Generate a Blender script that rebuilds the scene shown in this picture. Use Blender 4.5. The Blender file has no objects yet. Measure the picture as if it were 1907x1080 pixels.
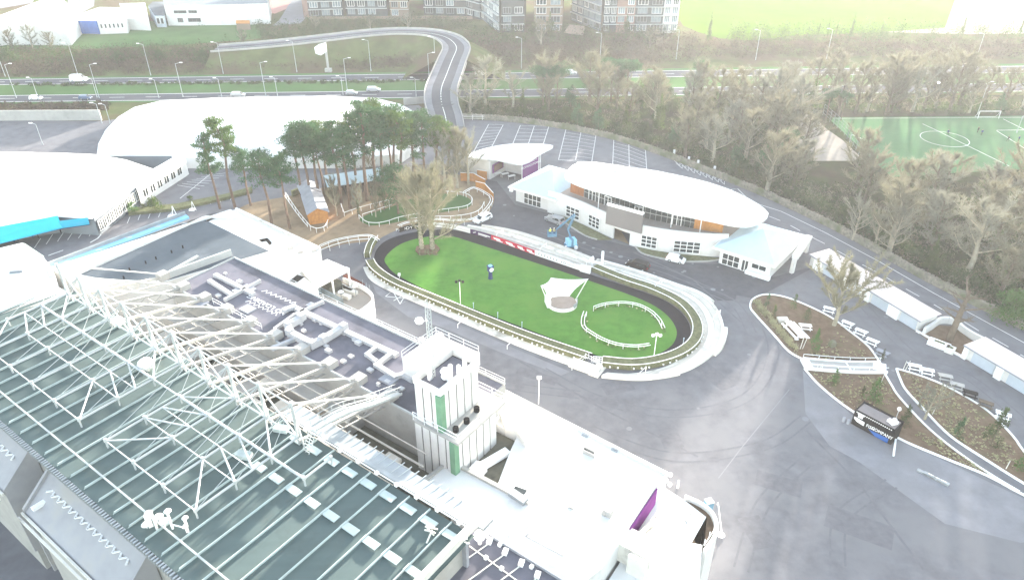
import bpy, math, random
from mathutils import Vector, Matrix
R = math.radians
SC = bpy.context.scene
COL = SC.collection
# ---------------------------------------------------------------- camera
FPX, PITCH, CAMH = 1361.0, R(32), 75.0
cam_d = bpy.data.cameras.new('camera'); cam = bpy.data.objects.new('camera', cam_d); COL.objects.link(cam)
cam.location = (0, 0, CAMH); cam.rotation_euler = (R(90) - PITCH, 0, 0)
cam_d.sensor_fit = 'HORIZONTAL'; cam_d.angle = 2 * math.atan(953.5 / FPX)
cam_d.clip_start = 0.5; cam_d.clip_end = 6000
SC.camera = cam
# ---------------------------------------------------------------- sky, sun, exposure
SUN_AZ, SUN_EL = R(27), R(7.2)
wd = bpy.data.worlds.new('World'); SC.world = wd; wd.use_nodes = True
nt = wd.node_tree; nt.nodes.clear()
sky = nt.nodes.new('ShaderNodeTexSky'); sky.sky_type = 'NISHITA'; sky.sun_disc = False
sky.sun_elevation = SUN_EL; sky.sun_rotation = SUN_AZ; sky.air_density = 1.0; sky.dust_density = 1.0; sky.ozone_density = 1.0
bg = nt.nodes.new('ShaderNodeBackground'); bg.inputs[1].default_value = 0.15
ow = nt.nodes.new('ShaderNodeOutputWorld')
hs = nt.nodes.new('ShaderNodeHueSaturation'); hs.inputs['Saturation'].default_value = .62
nt.links.new(sky.outputs[0], hs.inputs['Color']); nt.links.new(hs.outputs[0], bg.inputs[0]); nt.links.new(bg.outputs[0], ow.inputs[0])
sd = bpy.data.lights.new('sun', 'SUN'); sd.energy = 5.0; sd.angle = R(1.4); sd.color = (1.0, 0.92, 0.8)
so = bpy.data.objects.new('sun', sd); COL.objects.link(so)
sv = Vector((math.sin(SUN_AZ) * math.cos(SUN_EL), math.cos(SUN_AZ) * math.cos(SUN_EL), math.sin(SUN_EL)))
so.rotation_euler = sv.to_track_quat('Z', 'Y').to_euler(); so.location = sv * 300
SC.view_settings.view_transform = 'Standard'; SC.view_settings.look = 'None'
SC.view_settings.exposure = 3.18; SC.view_settings.gamma = 1.0
# ---------------------------------------------------------------- helpers
sp_, cp_ = math.sin(PITCH), math.cos(PITCH)
def P(x, y, z=0.0):
    "survey: the point at height z seen at photograph pixel (x, y)"
    u = (x - 953.5) / FPX; v = (y - 540) / FPX
    t = (CAMH - z) / (sp_ + v * cp_)
    return Vector((u * t, t * (cp_ - v * sp_), z))
A2 = Vector((.8090, -.5878, 0)); B2 = Vector((.5878, .8090, 0)); O2 = Vector((-57, 61.5, 0))
def W(a, b, z=0.0):
    "the grandstand's own axes: a along it, b across it"
    v = O2 + A2 * a + B2 * b; return Vector((v.x, v.y, z))
def AB(px, py, z):
    q = P(px, py, z) - O2; return q.x * A2.x + q.y * A2.y, q.x * B2.x + q.y * B2.y
RA = math.atan2(A2.y, A2.x)
def cr(pts, n=5, closed=False):
    "Catmull-Rom through the points"
    out = []; N = len(pts); pts = [Vector(p) for p in pts]
    rng = range(N) if closed else range(N - 1)
    for i in rng:
        if closed: p0, p1, p2, p3 = pts[(i - 1) % N], pts[i], pts[(i + 1) % N], pts[(i + 2) % N]
        else: p0, p1, p2, p3 = pts[max(i - 1, 0)], pts[i], pts[i + 1], pts[min(i + 2, N - 1)]
        for k in range(n):
            t = k / n
            out.append(0.5 * ((2 * p1) + (p2 - p0) * t + (2 * p0 - 5 * p1 + 4 * p2 - p3) * t * t + (3 * p1 - p0 - 3 * p2 + p3) * t ** 3))
    if not closed: out.append(pts[-1].copy())
    return out
def PP(pts, z=0.0): return [P(x, y, z) for x, y in pts]
def resample(pts, step):
    out = [pts[0].copy()]; acc = 0.0
    for a, b in zip(pts, pts[1:]):
        L = (b - a).length; d = step - acc
        while d <= L and L > 1e-6:
            out.append(a.lerp(b, d / L)); d += step
        acc = (acc + L) % step
    return out
def offs(pts, d, closed=False):
    "offset a polyline sideways (left is positive) in plan"
    out = []; N = len(pts)
    for i in range(N):
        a = pts[(i - 1) % N] if (closed or i > 0) else pts[i]
        b = pts[(i + 1) % N] if (closed or i < N - 1) else pts[i]
        t = b - a; t.z = 0
        if t.length < 1e-6: t = Vector((1, 0, 0))
        t.normalize(); out.append(pts[i] + Vector((-t.y, t.x, 0)) * d)
    return out
class MB:
    def __init__(s): s.v = []; s.f = []
    def add(s, vs, fs):
        o = len(s.v); s.v += [tuple(q) for q in vs]; s.f += [tuple(i + o for i in f) for f in fs]
    def poly(s, pts): s.add(pts, [tuple(range(len(pts)))])
    def prism(s, pts, z0, z1, bottom=True):
        n = len(pts); lo = [(p[0], p[1], z0) for p in pts]; hi = [(p[0], p[1], z1) for p in pts]
        ar = sum(pts[i][0] * pts[(i + 1) % n][1] - pts[(i + 1) % n][0] * pts[i][1] for i in range(n))
        fs = [(i, (i + 1) % n, n + (i + 1) % n, n + i) for i in range(n)] + [tuple(range(n, 2 * n))]
        if bottom: fs.append(tuple(range(n - 1, -1, -1)))
        if ar < 0: fs = [tuple(reversed(f)) for f in fs]
        s.add(lo + hi, fs)
    def loft(s, lo, hi, cap=True):
        n = len(lo); fs = [(i, (i + 1) % n, n + (i + 1) % n, n + i) for i in range(n)]
        if cap: fs += [tuple(range(n, 2 * n)), tuple(range(n - 1, -1, -1))]
        s.add(list(lo) + list(hi), fs)
    def box(s, c, dx, dy, dz, rot=0.0):
        "c is the centre of the bottom face"
        ca, sa = math.cos(rot), math.sin(rot); vs = []
        for z in (0, dz):
            for x, y in ((-.5, -.5), (.5, -.5), (.5, .5), (-.5, .5)):
                X, Y = x * dx, y * dy; vs.append((c[0] + X * ca - Y * sa, c[1] + X * sa + Y * ca, c[2] + z))
        s.add(vs, [(3, 2, 1, 0), (4, 5, 6, 7), (0, 1, 5, 4), (1, 2, 6, 5), (2, 3, 7, 6), (3, 0, 4, 7)])
    def bar(s, p, q, w, h=None):
        p, q = Vector(p), Vector(q); h = h or w; d = q - p
        if d.length < 1e-6: return
        d.normalize(); up = Vector((0, 0, 1)) if abs(d.z) < .95 else Vector((0, 1, 0))
        r = d.cross(up).normalized(); u = r.cross(d).normalized(); r *= w / 2; u *= h / 2
        s.add([p - r - u, p + r - u, p + r + u, p - r + u, q - r - u, q + r - u, q + r + u, q - r + u],
              [(0, 1, 2, 3), (7, 6, 5, 4), (0, 4, 5, 1), (1, 5, 6, 2), (2, 6, 7, 3), (3, 7, 4, 0)])
    def tube(s, p, q, r0, r1=None, n=6, cap=True):
        p, q = Vector(p), Vector(q); r1 = r0 if r1 is None else r1; d = q - p
        if d.length < 1e-6: return
        d.normalize(); up = Vector((0, 0, 1)) if abs(d.z) < .95 else Vector((0, 1, 0))
        a = d.cross(up).normalized(); b = d.cross(a).normalized(); vs = []
        for c, rr in ((p, r0), (q, r1)):
            for i in range(n):
                t = 2 * math.pi * i / n; vs.append(c + (a * math.cos(t) + b * math.sin(t)) * rr)
        fs = [(i, (i + 1) % n, n + (i + 1) % n, n + i) for i in range(n)]
        if cap: fs += [tuple(range(n, 2 * n)), tuple(range(n - 1, -1, -1))]
        s.add(vs, fs)
    def poltube(s, pts, r, n=6):
        for a, b in zip(pts, pts[1:]): s.tube(a, b, r, n=n)
    def ribbon(s, pts, w, z=None):
        L, Rr = offs(pts, w / 2), offs(pts, -w / 2)
        for i in range(len(pts) - 1):
            q = [L[i], Rr[i], Rr[i + 1], L[i + 1]]
            if z is not None: q = [(p[0], p[1], z) for p in q]
            s.add(q, [(0, 1, 2, 3)])
    def wall(s, pts, w, z0, z1, closed=False):
        "a wall or kerb of width w swept along pts, z0..z1 (added to each point's own z)"
        L, Rr = offs(pts, w / 2, closed), offs(pts, -w / 2, closed); n = len(pts); o = len(s.v)
        for i in range(n):
            zz = pts[i][2]
            for q, z in ((L[i], z0), (Rr[i], z0), (Rr[i], z1), (L[i], z1)): s.v.append((q[0], q[1], zz + z))
        for i in range(n if closed else n - 1):
            j = (i + 1) % n; a, b = o + 4 * i, o + 4 * j
            s.f += [(a + 3, a + 2, b + 2, b + 3), (a + 2, a + 1, b + 1, b + 2), (a, a + 3, b + 3, b), (a + 1, a, b, b + 1)]
        if not closed:
            a = o; b = o + 4 * (n - 1); s.f += [(a, a + 1, a + 2, a + 3), (b + 3, b + 2, b + 1, b)]
    def dome(s, c, rx, ry, rz, nu=12, nv=6, full=False):
        vs = []; lo = -math.pi / 2 if full else 0
        for j in range(nv + 1):
            t = lo + (math.pi / 2 - lo) * j / nv
            for i in range(nu):
                u = 2 * math.pi * i / nu; vs.append((c[0] + rx * math.cos(t) * math.cos(u), c[1] + ry * math.cos(t) * math.sin(u), c[2] + rz * math.sin(t)))
        s.add(vs, [(j * nu + i, j * nu + (i + 1) % nu, (j + 1) * nu + (i + 1) % nu, (j + 1) * nu + i) for j in range(nv) for i in range(nu)])
    def build(s, name, mat, parent=None, smooth=False):
        me = bpy.data.meshes.new(name)
        if parent is not None:
            l = parent.location.copy(); q = parent.parent
            while q is not None: l += q.location; q = q.parent
            vs = [(x - l.x, y - l.y, z - l.z) for x, y, z in s.v]
        else: vs = s.v
        me.from_pydata(vs, [], s.f); me.update()
        if smooth:
            for p in me.polygons: p.use_smooth = True
        me.materials.append(mat)
        o = bpy.data.objects.new(name, me); COL.objects.link(o)
        if parent is not None: o.parent = parent
        return o
def tag(o, label=None, cat=None, group=None, kind=None):
    if label: o['label'] = label
    if cat: o['category'] = cat
    if group: o['group'] = group
    if kind: o['kind'] = kind
    return o
def thing(name, label, cat, loc=(0, 0, 0), group=None):
    o = bpy.data.objects.new(name, None); o.empty_display_size = .5; COL.objects.link(o); o.location = loc
    return tag(o, label, cat, group)
def copy_tree(o, loc=None, rz=None, sc=None, label=None, parent=None, group=None):
    c = o.copy(); COL.objects.link(c)
    if parent is not None: c.parent = parent
    for ch in o.children: copy_tree(ch, parent=c)
    if loc is not None: c.location = loc
    if rz is not None: c.rotation_euler = (0, 0, rz)
    if sc is not None: c.scale = (sc, sc, sc) if not hasattr(sc, '__len__') else sc
    if label: c['label'] = label
    if group: c['group'] = group
    return c
def struct(name, mb, mat): return tag(mb.build(name, mat), kind='structure')
def flat(name, pts, z, mat):
    m = MB(); n = len(pts); q = [(p[0], p[1], z) for p in pts]
    ar = sum(q[i][0] * q[(i + 1) % n][1] - q[(i + 1) % n][0] * q[i][1] for i in range(n))
    m.poly(q if ar > 0 else q[::-1]); return struct(name, m, mat)
# ---------------------------------------------------------------- materials
def mat(name, c, rough=.7, var=.15, scale=.6, metal=0.0, c2=None, c2scale=.05, c2amt=0.0, bump=0.0, bscale=8.0, spec=0.0, trans=None, streak=None):
    m = bpy.data.materials.new(name); m.use_nodes = True; n = m.node_tree.nodes; l = m.node_tree.links
    b = n['Principled BSDF']; b.inputs['Roughness'].default_value = rough; b.inputs['Metallic'].default_value = metal
    b.inputs['Specular IOR Level'].default_value = spec
    tc = n.new('ShaderNodeTexCoord')
    def noise(s, det=6, co=None):
        t = n.new('ShaderNodeTexNoise'); t.inputs['Scale'].default_value = s; t.inputs['Detail'].default_value = det; t.inputs['Roughness'].default_value = .62
        l.new(co or tc.outputs['Object'], t.inputs['Vector']); return t
    co = None
    if streak:
        mp = n.new('ShaderNodeMapping'); mp.inputs['Rotation'].default_value = (0, 0, streak[0]); mp.inputs['Scale'].default_value = (streak[1], streak[2], 1)
        l.new(tc.outputs['Object'], mp.inputs['Vector']); co = mp.outputs[0]
    t = noise(scale, co=co); mx = n.new('ShaderNodeMix'); mx.data_type = 'RGBA'
    mx.inputs[6].default_value = tuple(max(0, x * (1 - var)) for x in c) + (1,); mx.inputs[7].default_value = tuple(min(1, x * (1 + var)) for x in c) + (1,)
    rp = n.new('ShaderNodeMapRange'); rp.inputs[1].default_value = .3; rp.inputs[2].default_value = .7
    l.new(t.outputs[0], rp.inputs[0]); l.new(rp.outputs[0], mx.inputs[0]); out = mx.outputs[2]
    if c2:
        t2 = noise(c2scale, 8); r2 = n.new('ShaderNodeMapRange'); r2.inputs[1].default_value = .62 - c2amt * .3; r2.inputs[2].default_value = .72 - c2amt * .2
        l.new(t2.outputs[0], r2.inputs[0]); m2 = n.new('ShaderNodeMix'); m2.data_type = 'RGBA'; m2.inputs[7].default_value = tuple(c2) + (1,)
        l.new(r2.outputs[0], m2.inputs[0]); l.new(out, m2.inputs[6]); out = m2.outputs[2]
    l.new(out, b.inputs['Base Color'])
    if bump:
        t3 = noise(bscale); bp = n.new('ShaderNodeBump'); bp.inputs['Strength'].default_value = bump; bp.inputs['Distance'].default_value = .1
        l.new(t3.outputs[0], bp.inputs['Height']); l.new(bp.outputs[0], b.inputs['Normal'])
    if trans:
        b.inputs['Transmission Weight'].default_value = trans
    return m
def leafmat(name, c, var=.35, trl=.25):
    "leaf or twig: base colour varies from clump to clump, a little light passes through"
    m = mat(name, c, .8, var, .45)
    n = m.node_tree.nodes; l = m.node_tree.links; b = n['Principled BSDF']; o = n['Material Output']
    if trl:
        td = n.new('ShaderNodeBsdfTranslucent'); ms = n.new('ShaderNodeMixShader'); ms.inputs[0].default_value = trl
        src = b.inputs['Base Color'].links[0].from_socket
        l.new(src, td.inputs[0]); l.new(b.outputs[0], ms.inputs[1]); l.new(td.outputs[0], ms.inputs[2]); l.new(ms.outputs[0], o.inputs[0])
    return m
M = {}
M['asphalt'] = mat('asphalt', (.142, .141, .152), .95, .18, .35, c2=(.158, .157, .166), c2scale=.09, c2amt=.5, bump=.15, bscale=12)
M['asphalt_new'] = mat('dark_asphalt', (.098, .096, .104), .95, .15, .5, c2=(.085, .083, .085), c2scale=.08, c2amt=.3, bump=.15, bscale=12)
M['asphalt_pale'] = mat('pale_asphalt', (.19, .19, .205), .95, .15, .3, c2=(.19, .19, .2), c2scale=.07, c2amt=.4)
M['road'] = mat('road_asphalt', (.088, .09, .1), .95, .12, .3, c2=(.1, .1, .105), c2scale=.05, c2amt=.3)
M['track'] = mat('track_rubber', (.022, .021, .026), .85, .15, .6, bump=.2)
M['duct'] = mat('duct_sheet', (.4, .4, .41), .6, .08, 1)
M['stepcream'] = mat('step_concrete', (.5, .47, .42), .9, .14, .6, c2=(.44, .41, .36), c2scale=.4, c2amt=.3)
M['canopy'] = mat('canopy_sheet', (.32, .32, .335), .7, .1, .4, c2=(.33, .32, .31), c2scale=.2, c2amt=.4)
M['concrete'] = mat('concrete', (.36, .35, .33), .85, .12, .5, c2=(.3, .3, .28), c2scale=.25, c2amt=.3)
M['cream'] = mat('cream_concrete', (.64, .62, .57), .85, .12, .5, c2=(.38, .36, .32), c2scale=.3, c2amt=.25)
M['white'] = mat('white_paint', (.78, .78, .77), .5, .05, .4)
M['line'] = mat('road_marking', (.62, .62, .6), .8, .12, 2.0)
M['render'] = mat('white_render', (.6, .59, .57), .8, .07, .5, c2=(.55, .54, .5), c2scale=.3, c2amt=.15)
M['roofwhite'] = mat('white_membrane', (.64, .64, .63), .7, .06, .3, c2=(.47, .47, .45), c2scale=.1, c2amt=.25)
M['steel'] = mat('painted_steel', (.4, .42, .42), .5, .08, .8)
M['rib'] = mat('pale_rib', (.4, .46, .45), .6, .12, .8)
M['steelgrey'] = mat('grey_steel', (.3, .32, .33), .5, .12, .8, metal=.3)
M['deck'] = mat('deck_sheet', (.085, .115, .112), .9, .07, .5, c2=(.076, .1, .097), c2scale=.3, c2amt=.3, spec=.08, bump=.1, bscale=4, streak=(-RA, .25, 1.6))
M['greyroof'] = mat('grey_roof', (.135, .133, .158), .8, .14, .3, c2=(.085, .085, .1), c2scale=.12, c2amt=.4)
M['darkroof'] = mat('slate_roof', (.09, .105, .12), .8, .12, .25, c2=(.15, .165, .185), c2scale=.08, c2amt=.3)
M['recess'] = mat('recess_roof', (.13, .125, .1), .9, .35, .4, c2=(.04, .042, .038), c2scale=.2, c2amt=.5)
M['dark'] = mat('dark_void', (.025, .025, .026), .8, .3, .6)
M['black'] = mat('black_paint', (.018, .017, .018), .5, .2, 1)
M['glass'] = mat('window_glass', (.032, .04, .043), .3, .35, .7, spec=.2)
M['glassblue'] = mat('pale_glass', (.16, .2, .22), .3, .4, .6, spec=.2)
M['grass'] = mat('lawn', (.066, .175, .029), .9, .2, .5, c2=(.085, .195, .035), c2scale=.12, c2amt=.5, bump=.3, bscale=25)
M['grassbank'] = mat('rough_grass', (.075, .09, .035), .95, .3, .12, c2=(.085, .065, .042), c2scale=.05, c2amt=.6, bump=.3)
M['field'] = mat('field_grass', (.06, .12, .04), .95, .2, .05, c2=(.075, .125, .05), c2scale=.03, c2amt=.5)
M['fieldlime'] = mat('meadow_grass', (.075, .13, .014), .95, .15, .03)
M['pitch'] = mat('pitch_turf', (.07, .15, .07), .9, .12, .08)
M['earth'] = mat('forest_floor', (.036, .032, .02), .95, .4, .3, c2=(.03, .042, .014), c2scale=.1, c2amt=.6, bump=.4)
M['sand'] = mat('wood_chip', (.26, .195, .13), .95, .18, .4, c2=(.18, .135, .09), c2scale=.2, c2amt=.4, bump=.3)
M['soil'] = mat('planting_soil', (.14, .098, .068), .95, .3, .8, c2=(.13, .115, .065), c2scale=.3, c2amt=.3, bump=.5)
M['pale'] = mat('pale_gravel', (.3, .265, .23), .95, .12, .2)
M['orange'] = mat('cedar_boards', (.42, .19, .055), .75, .2, 1.2, streak=(0, .3, 6))
M['timber'] = mat('timber_cladding', (.3, .12, .05), .7, .18, 1.2, streak=(0, .3, 6))
M['purple'] = mat('purple_panel', (.19, .055, .2), .5, .08, .5)
M['bluefas'] = mat('turquoise_sheet', (.03, .42, .62), .5, .06, .4)
M['skyblue'] = mat('sky_blue_sheet', (.25, .5, .68), .5, .06, .4)
M['zinc'] = mat('zinc_roof', (.42, .53, .6), .5, .06, .4)
M['greyshed'] = mat('grey_roof_sheet', (.27, .28, .31), .6, .12, .6)
M['pinkroof'] = mat('pink_roof_sheet', (.58, .5, .48), .7, .08, .4)
M['door_blue'] = mat('pale_blue_shutter', (.42, .47, .53), .6, .06, .6)
M['stone'] = mat('stone_wall', (.22, .2, .16), .95, .4, 1.6, c2=(.13, .14, .08), c2scale=.4, c2amt=.5, bump=.6, bscale=5)
M['green'] = mat('green_panel', (.14, .26, .17), .6, .15, .5)
M['red'] = mat('red_board', (.45, .02, .05), .5, .08, .5)
M['navy'] = mat('navy_paint', (.02, .035, .12), .5, .1, .5)
M['blue'] = mat('blue_paint', (.03, .1, .32), .5, .15, .8)
M['boomblue'] = mat('light_blue_paint', (.09, .19, .28), .45, .08, .8)
M['rubber'] = mat('tyre_rubber', (.015, .015, .015), .9, .2, 2)
M['brown'] = mat('brown_fabric', (.1, .035, .025), .8, .2, 1)
M['brick'] = mat('brown_brick', (.24, .15, .11), .9, .15, .3)
M['apartment'] = mat('grey_cladding', (.05, .06, .065), .6, .15, .15)
M['paleclad'] = mat('pale_cladding', (.17, .19, .21), .6, .12, .15)
M['pinkclad'] = mat('pink_render', (.2, .125, .105), .8, .08, .1)
M['tan'] = mat('tan_render', (.2, .155, .12), .8, .08, .1)
M['yellow'] = mat('hi_vis', (.65, .7, .12), .7, .08, 1)
M['skin'] = mat('skin', (.45, .28, .2), .6, .05, 1)
M['bark'] = mat('bark', (.13, .105, .08), .95, .3, 1.5, bump=.4)
M['pinebark'] = mat('pine_bark', (.15, .105, .08), .95, .3, 1.2)
M['palebark'] = mat('pale_bark', (.32, .29, .22), .95, .25, 1.2)
M['twig'] = leafmat('bare_twigs', (.165, .156, .108), .3, .22)
M['twigolive'] = leafmat('olive_twigs', (.21, .2, .135), .25, .1)
M['twigpale'] = leafmat('pale_twigs', (.2, .198, .155), .25, .18)
M['needle'] = leafmat('pine_needles', (.055, .11, .05), .4, .2)
M['needlelight'] = leafmat('sunny_needles', (.075, .125, .036), .4, .2)  # lighter copy of the needles, sunlit look put into the colour
M['ivy'] = leafmat('ivy_leaves', (.055, .085, .022), .4, .45)
M['shrub'] = leafmat('shrub_leaves', (.045, .072, .024), .45, .4)
M['lush'] = leafmat('lush_leaves', (.06, .13, .03), .3, .2)
M['scrub'] = leafmat('scrub_twigs', (.07, .053, .037), .4, .15)
M['hedge'] = leafmat('hedge_leaves', (.06, .07, .03), .35, .15)
M['hedgetop'] = mat('hedge_top', (.13, .135, .075), .95, .3, 1.5, bump=.6, bscale=10)
M['palegrass'] = leafmat('pampas_leaves', (.36, .34, .2), .25, .2)
# ================================================================ SETTING
rnd = random.Random(7)
def zs_(pts, z): return [Vector((p[0], p[1], z)) for p in pts]
flat('ground', [(-2500, -300, 0), (2500, -300, 0), (2500, 3500, 0), (-2500, 3500, 0)], -.08, M['grassbank'])
WALLPX = [(862, 221), (940, 226), (1010, 234), (1080, 246), (1150, 262), (1225, 287), (1300, 316), (1400, 356), (1480, 392), (1560, 431), (1640, 475), (1720, 520), (1810, 566), (1907, 614), (2080, 700), (2300, 810)]
WALL = cr(PP(WALLPX), 4)
# asphalt: forecourts, car parks and the service road as one sheet
pl = [P(-420, 232), P(-100, 226), P(0, 224), P(190, 226), P(300, 210), P(780, 196), P(800, 215)] + [w for w in WALL] + [P(2600, 1200), P(2300, 1500), P(-600, 1500), P(-900, 700)]
flat('plaza', pl, 0.0, M['asphalt'])
# newer darker asphalt in front of the pavilion
flat('forecourt', PP([(860, 330), (925, 338), (960, 382), (1040, 402), (1060, 430), (1130, 448), (1190, 464), (1240, 488), (1345, 492), (1440, 516), (1500, 500), (1512, 500), (1400, 560), (1330, 560), (1260, 528), (1110, 486), (990, 455), (905, 425), (880, 415)]), .006, M['asphalt_new'])
flat('lower_yard', PP([(1495, 690), (1530, 725), (1590, 775), (1680, 822), (1760, 858), (1900, 925), (2100, 1000), (1900, 1010), (1760, 975), (1600, 860), (1545, 830), (1500, 770)]), .006, M['asphalt_pale'])
flat('apron', PP([(690, 520), (720, 545), (780, 572), (850, 602), (950, 645), (1062, 692), (1045, 699), (930, 655), (830, 612), (760, 590), (700, 545)]), .006, M['asphalt_pale'])
# the motorway
def ext(p, q, k0, k1): d = q - p; return p + d * k0, p + d * k1
def strip(name, t0, t1, b0, b1, z, m):
    a, b = ext(P(*t0), P(*t1), -1.6, 3.2); c, d = ext(P(*b0), P(*b1), -1.6, 3.2); return flat(name, [a, b, d, c], z, m)
strip('motorway_verge', (0, 145), (800, 134), (0, 194), (800, 185), -.01, M['field'])
strip('motorway', (0, 148), (800, 137.5), (0, 159), (800, 149.5), .01, M['road'])
strip('motorway', (0, 178), (800, 168.5), (0, 191), (800, 182.5), .01, M['road'])
ml = MB()
for (y0, y1) in ((148.8, 138.3), (158.3, 148.8), (178.8, 169.2), (190.2, 181.8)):
    a, b = ext(P(0, y0), P(800, y1), -1.6, 3.2); ml.ribbon([a, b], .35, .02)
for (y0, y1) in ((153.3, 143.5), (184.2, 175.3)):
    a, b = ext(P(0, y0), P(800, y1), -1.6, 3.2); n = int((b - a).length / 12); u = (b - a).normalized()
    for i in range(n): ml.ribbon([a + u * 12 * i, a + u * (12 * i + 5)], .25, .02)
struct('road_marking', ml, M['line'])
# car park markings and road lines on the asphalt
pm = MB()
def pline(pts, w=.16, z=.012): pm.ribbon(PP(pts), w, z)
bays = [((910, 232), (882, 283)), ((937, 233), (915, 275)), ((969, 234), (955, 268)), ((995, 235), (984, 268)), ((1022, 236), (1012, 268)), ((1054, 241), (1040, 298)), ((1082, 246), (1072, 298)), ((1110, 251), (1102, 302)),
        ((1143, 260), (1141, 306)), ((1171, 267), (1172, 316)), ((1202, 280), (1205, 326))]
for a, b in bays: pline([a, b])
for i, j in ((0, 1), (2, 3), (3, 4), (5, 6), (6, 7), (8, 9), (9, 10)):
    a0, a1 = P(*bays[i][0]), P(*bays[i][1]); b0, b1 = P(*bays[j][0]), P(*bays[j][1])
    n = max(3, int((a1 - a0).length / 2.6))
    for k in range(n + 1): pm.ribbon([a0.lerp(a1, k / n), b0.lerp(b1, k / n)], .11, .012)
pline([(1040, 298), (1102, 303)])
# zigzag keep-clear hatch by the bike racks
for (x0, y0, x1, y1) in ((1262, 308, 1352, 342), (1258, 303, 1347, 335)):
    z = [(x0 + (x1 - x0) * t / 16 + (3 if t % 2 else -3), y0 + (y1 - y0) * t / 16 + (4 if t % 2 else -4)) for t in range(17)]
    pline(z, .14)
pline([(1354, 360), (1363, 353), (1374, 352), (1398, 376), (1455, 394), (1536, 433), (1637, 487), (1720, 535), (1739, 546), (1907, 638), (2100, 745)], .17)
for a, b in (((1432, 403), (1453, 411)), ((1472, 420), (1490, 430)), ((1512, 442), (1536, 454)), ((1559, 467), (1583, 480)), ((1606, 493), (1633, 507)), ((1651, 517), (1669, 528)), ((1687, 538), (1712, 552)), ((1739, 567), (1768, 584)), ((1792, 597), (1823, 616)), ((1848, 629), (1878, 646)), ((1900, 660), (1930, 677))): pline([a, b], .17)
# left car park bays
for x, y in ((70, 449), (92, 442), (113, 437), (132, 434), (152, 431), (172, 427)): pline([(x + 6, y - 5), (x - 6, y + 13)], .14)
for x, y in ((239, 411), (259, 405), (278, 402), (297, 400), (320, 394), (339, 387), (357, 384), (376, 378), (394, 375), (412, 372), (431, 368)): pline([(x + 3, y - 7), (x - 2, y + 5)], .14)
pline([(168, 452), (182, 444), (188, 437)], .3); pline([(90, 476), (118, 466)], .25)
for i in range(7): pline([(330 + i * 9, 345 - i * 3), (372 + i * 9, 352 - i * 5)], .12)
pline([(335, 370), (365, 346), (395, 322)], .16)
# hatch box on the near side of the ring
pline([(718, 552), (731, 541), (745, 566), (766, 557), (718, 552)], .18); pline([(731, 541), (756, 548), (745, 566)], .18); pline([(733, 560), (752, 549)], .18); pline([(756, 548), (766, 557)], .18)
jm = MB(); jm.ribbon(PP([(1470, 725), (1382, 832), (1338, 890)]), .14, .012); struct('tarmac_joint', jm, M['asphalt_pale'])
pline([(882, 365), (905, 350)], .3)
struct('bay_marking', pm, M['line'])
# small drain covers and pale patches
dm = MB()
for x, y in ((998, 372), (1015, 390), (940, 382), (957, 402), (1080, 470), (1105, 462), (1120, 476), (1138, 470), (1218, 508), (1275, 505), (1290, 491), (1337, 497), (1404, 516), (1328, 539), (1345, 540), (1271, 507), (1172, 798), (1156, 478), (1088, 452), (900, 700), (1015, 648), (1300, 760), (1500, 780), (1395, 660), (1663, 690), (1780, 655), (1545, 645), (1857, 706), (1620, 560), (1650, 590)):
    q = P(x, y); n = rnd.uniform(.25, .6); dm.prism([(q.x + n * math.cos(t), q.y + n * math.sin(t)) for t in (0, .9, 1.7, 2.6, 3.4, 4.2, 5.1)], .004, .012)
struct('drain_cover', dm, M['asphalt_pale'])
# worn wheel tracks, repair patches and trench lines in the tarmac
M['worn'] = mat('worn_tarmac', (.134, .133, .143), .95, .1, 1.2); M['patch'] = mat('tarmac_patch', (.134, .132, .142), .95, .12, 1.0)
tm = MB()
for pts in ([(1010, 690), (1120, 745), (1260, 770), (1390, 740), (1440, 660), (1420, 590)], [(1100, 800), (1250, 850), (1420, 830), (1500, 780)], [(1380, 1060), (1420, 940), (1500, 860)], [(1560, 1050), (1570, 960), (1660, 900)], [(860, 700), (960, 720), (1080, 735)], [(1250, 520), (1360, 560), (1400, 620)], [(1600, 560), (1700, 660), (1800, 700), (1900, 780)], [(1010, 430), (1120, 470), (1240, 505), (1320, 540)]):
    q = cr(PP(pts), 8)
    for e in (-.85, .85): tm.ribbon([Vector((a.x, a.y, .0085)) for a in offs(q, e)], .28)
struct('wheel_track', tm, M['worn'])
tm = MB(); zk = .0095
for x, y, w, h, r_ in ((1150, 720, 5, 3, .3), (1330, 700, 3, 7, .5), (1450, 900, 6, 3, -.4), (1250, 820, 3, 3, .1), (1600, 980, 8, 4, -.5), (1000, 700, 7, 2, -.45), (1720, 690, 6, 2.5, -.6), (1410, 990, 3, 5, .2), (1390, 560, 4, 2.5, -.4)):
    c = P(x, y, .010); ca, sa = math.cos(r_), math.sin(r_); tm.poly([(c.x + ca * a - sa * b, c.y + sa * a + ca * b, .0105) for a, b in ((-w / 2, -h / 2), (w / 2, -h / 2), (w / 2, h / 2), (-w / 2, h / 2))])
for pts in ([(960, 668), (1120, 760), (1300, 850)], [(1180, 470), (1290, 520), (1380, 600)], [(1500, 800), (1600, 900), (1720, 1060)]): tm.ribbon(zs_(PP(pts), .0125), .35)
struct('tarmac_patch', tm, M['patch'])
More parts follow.
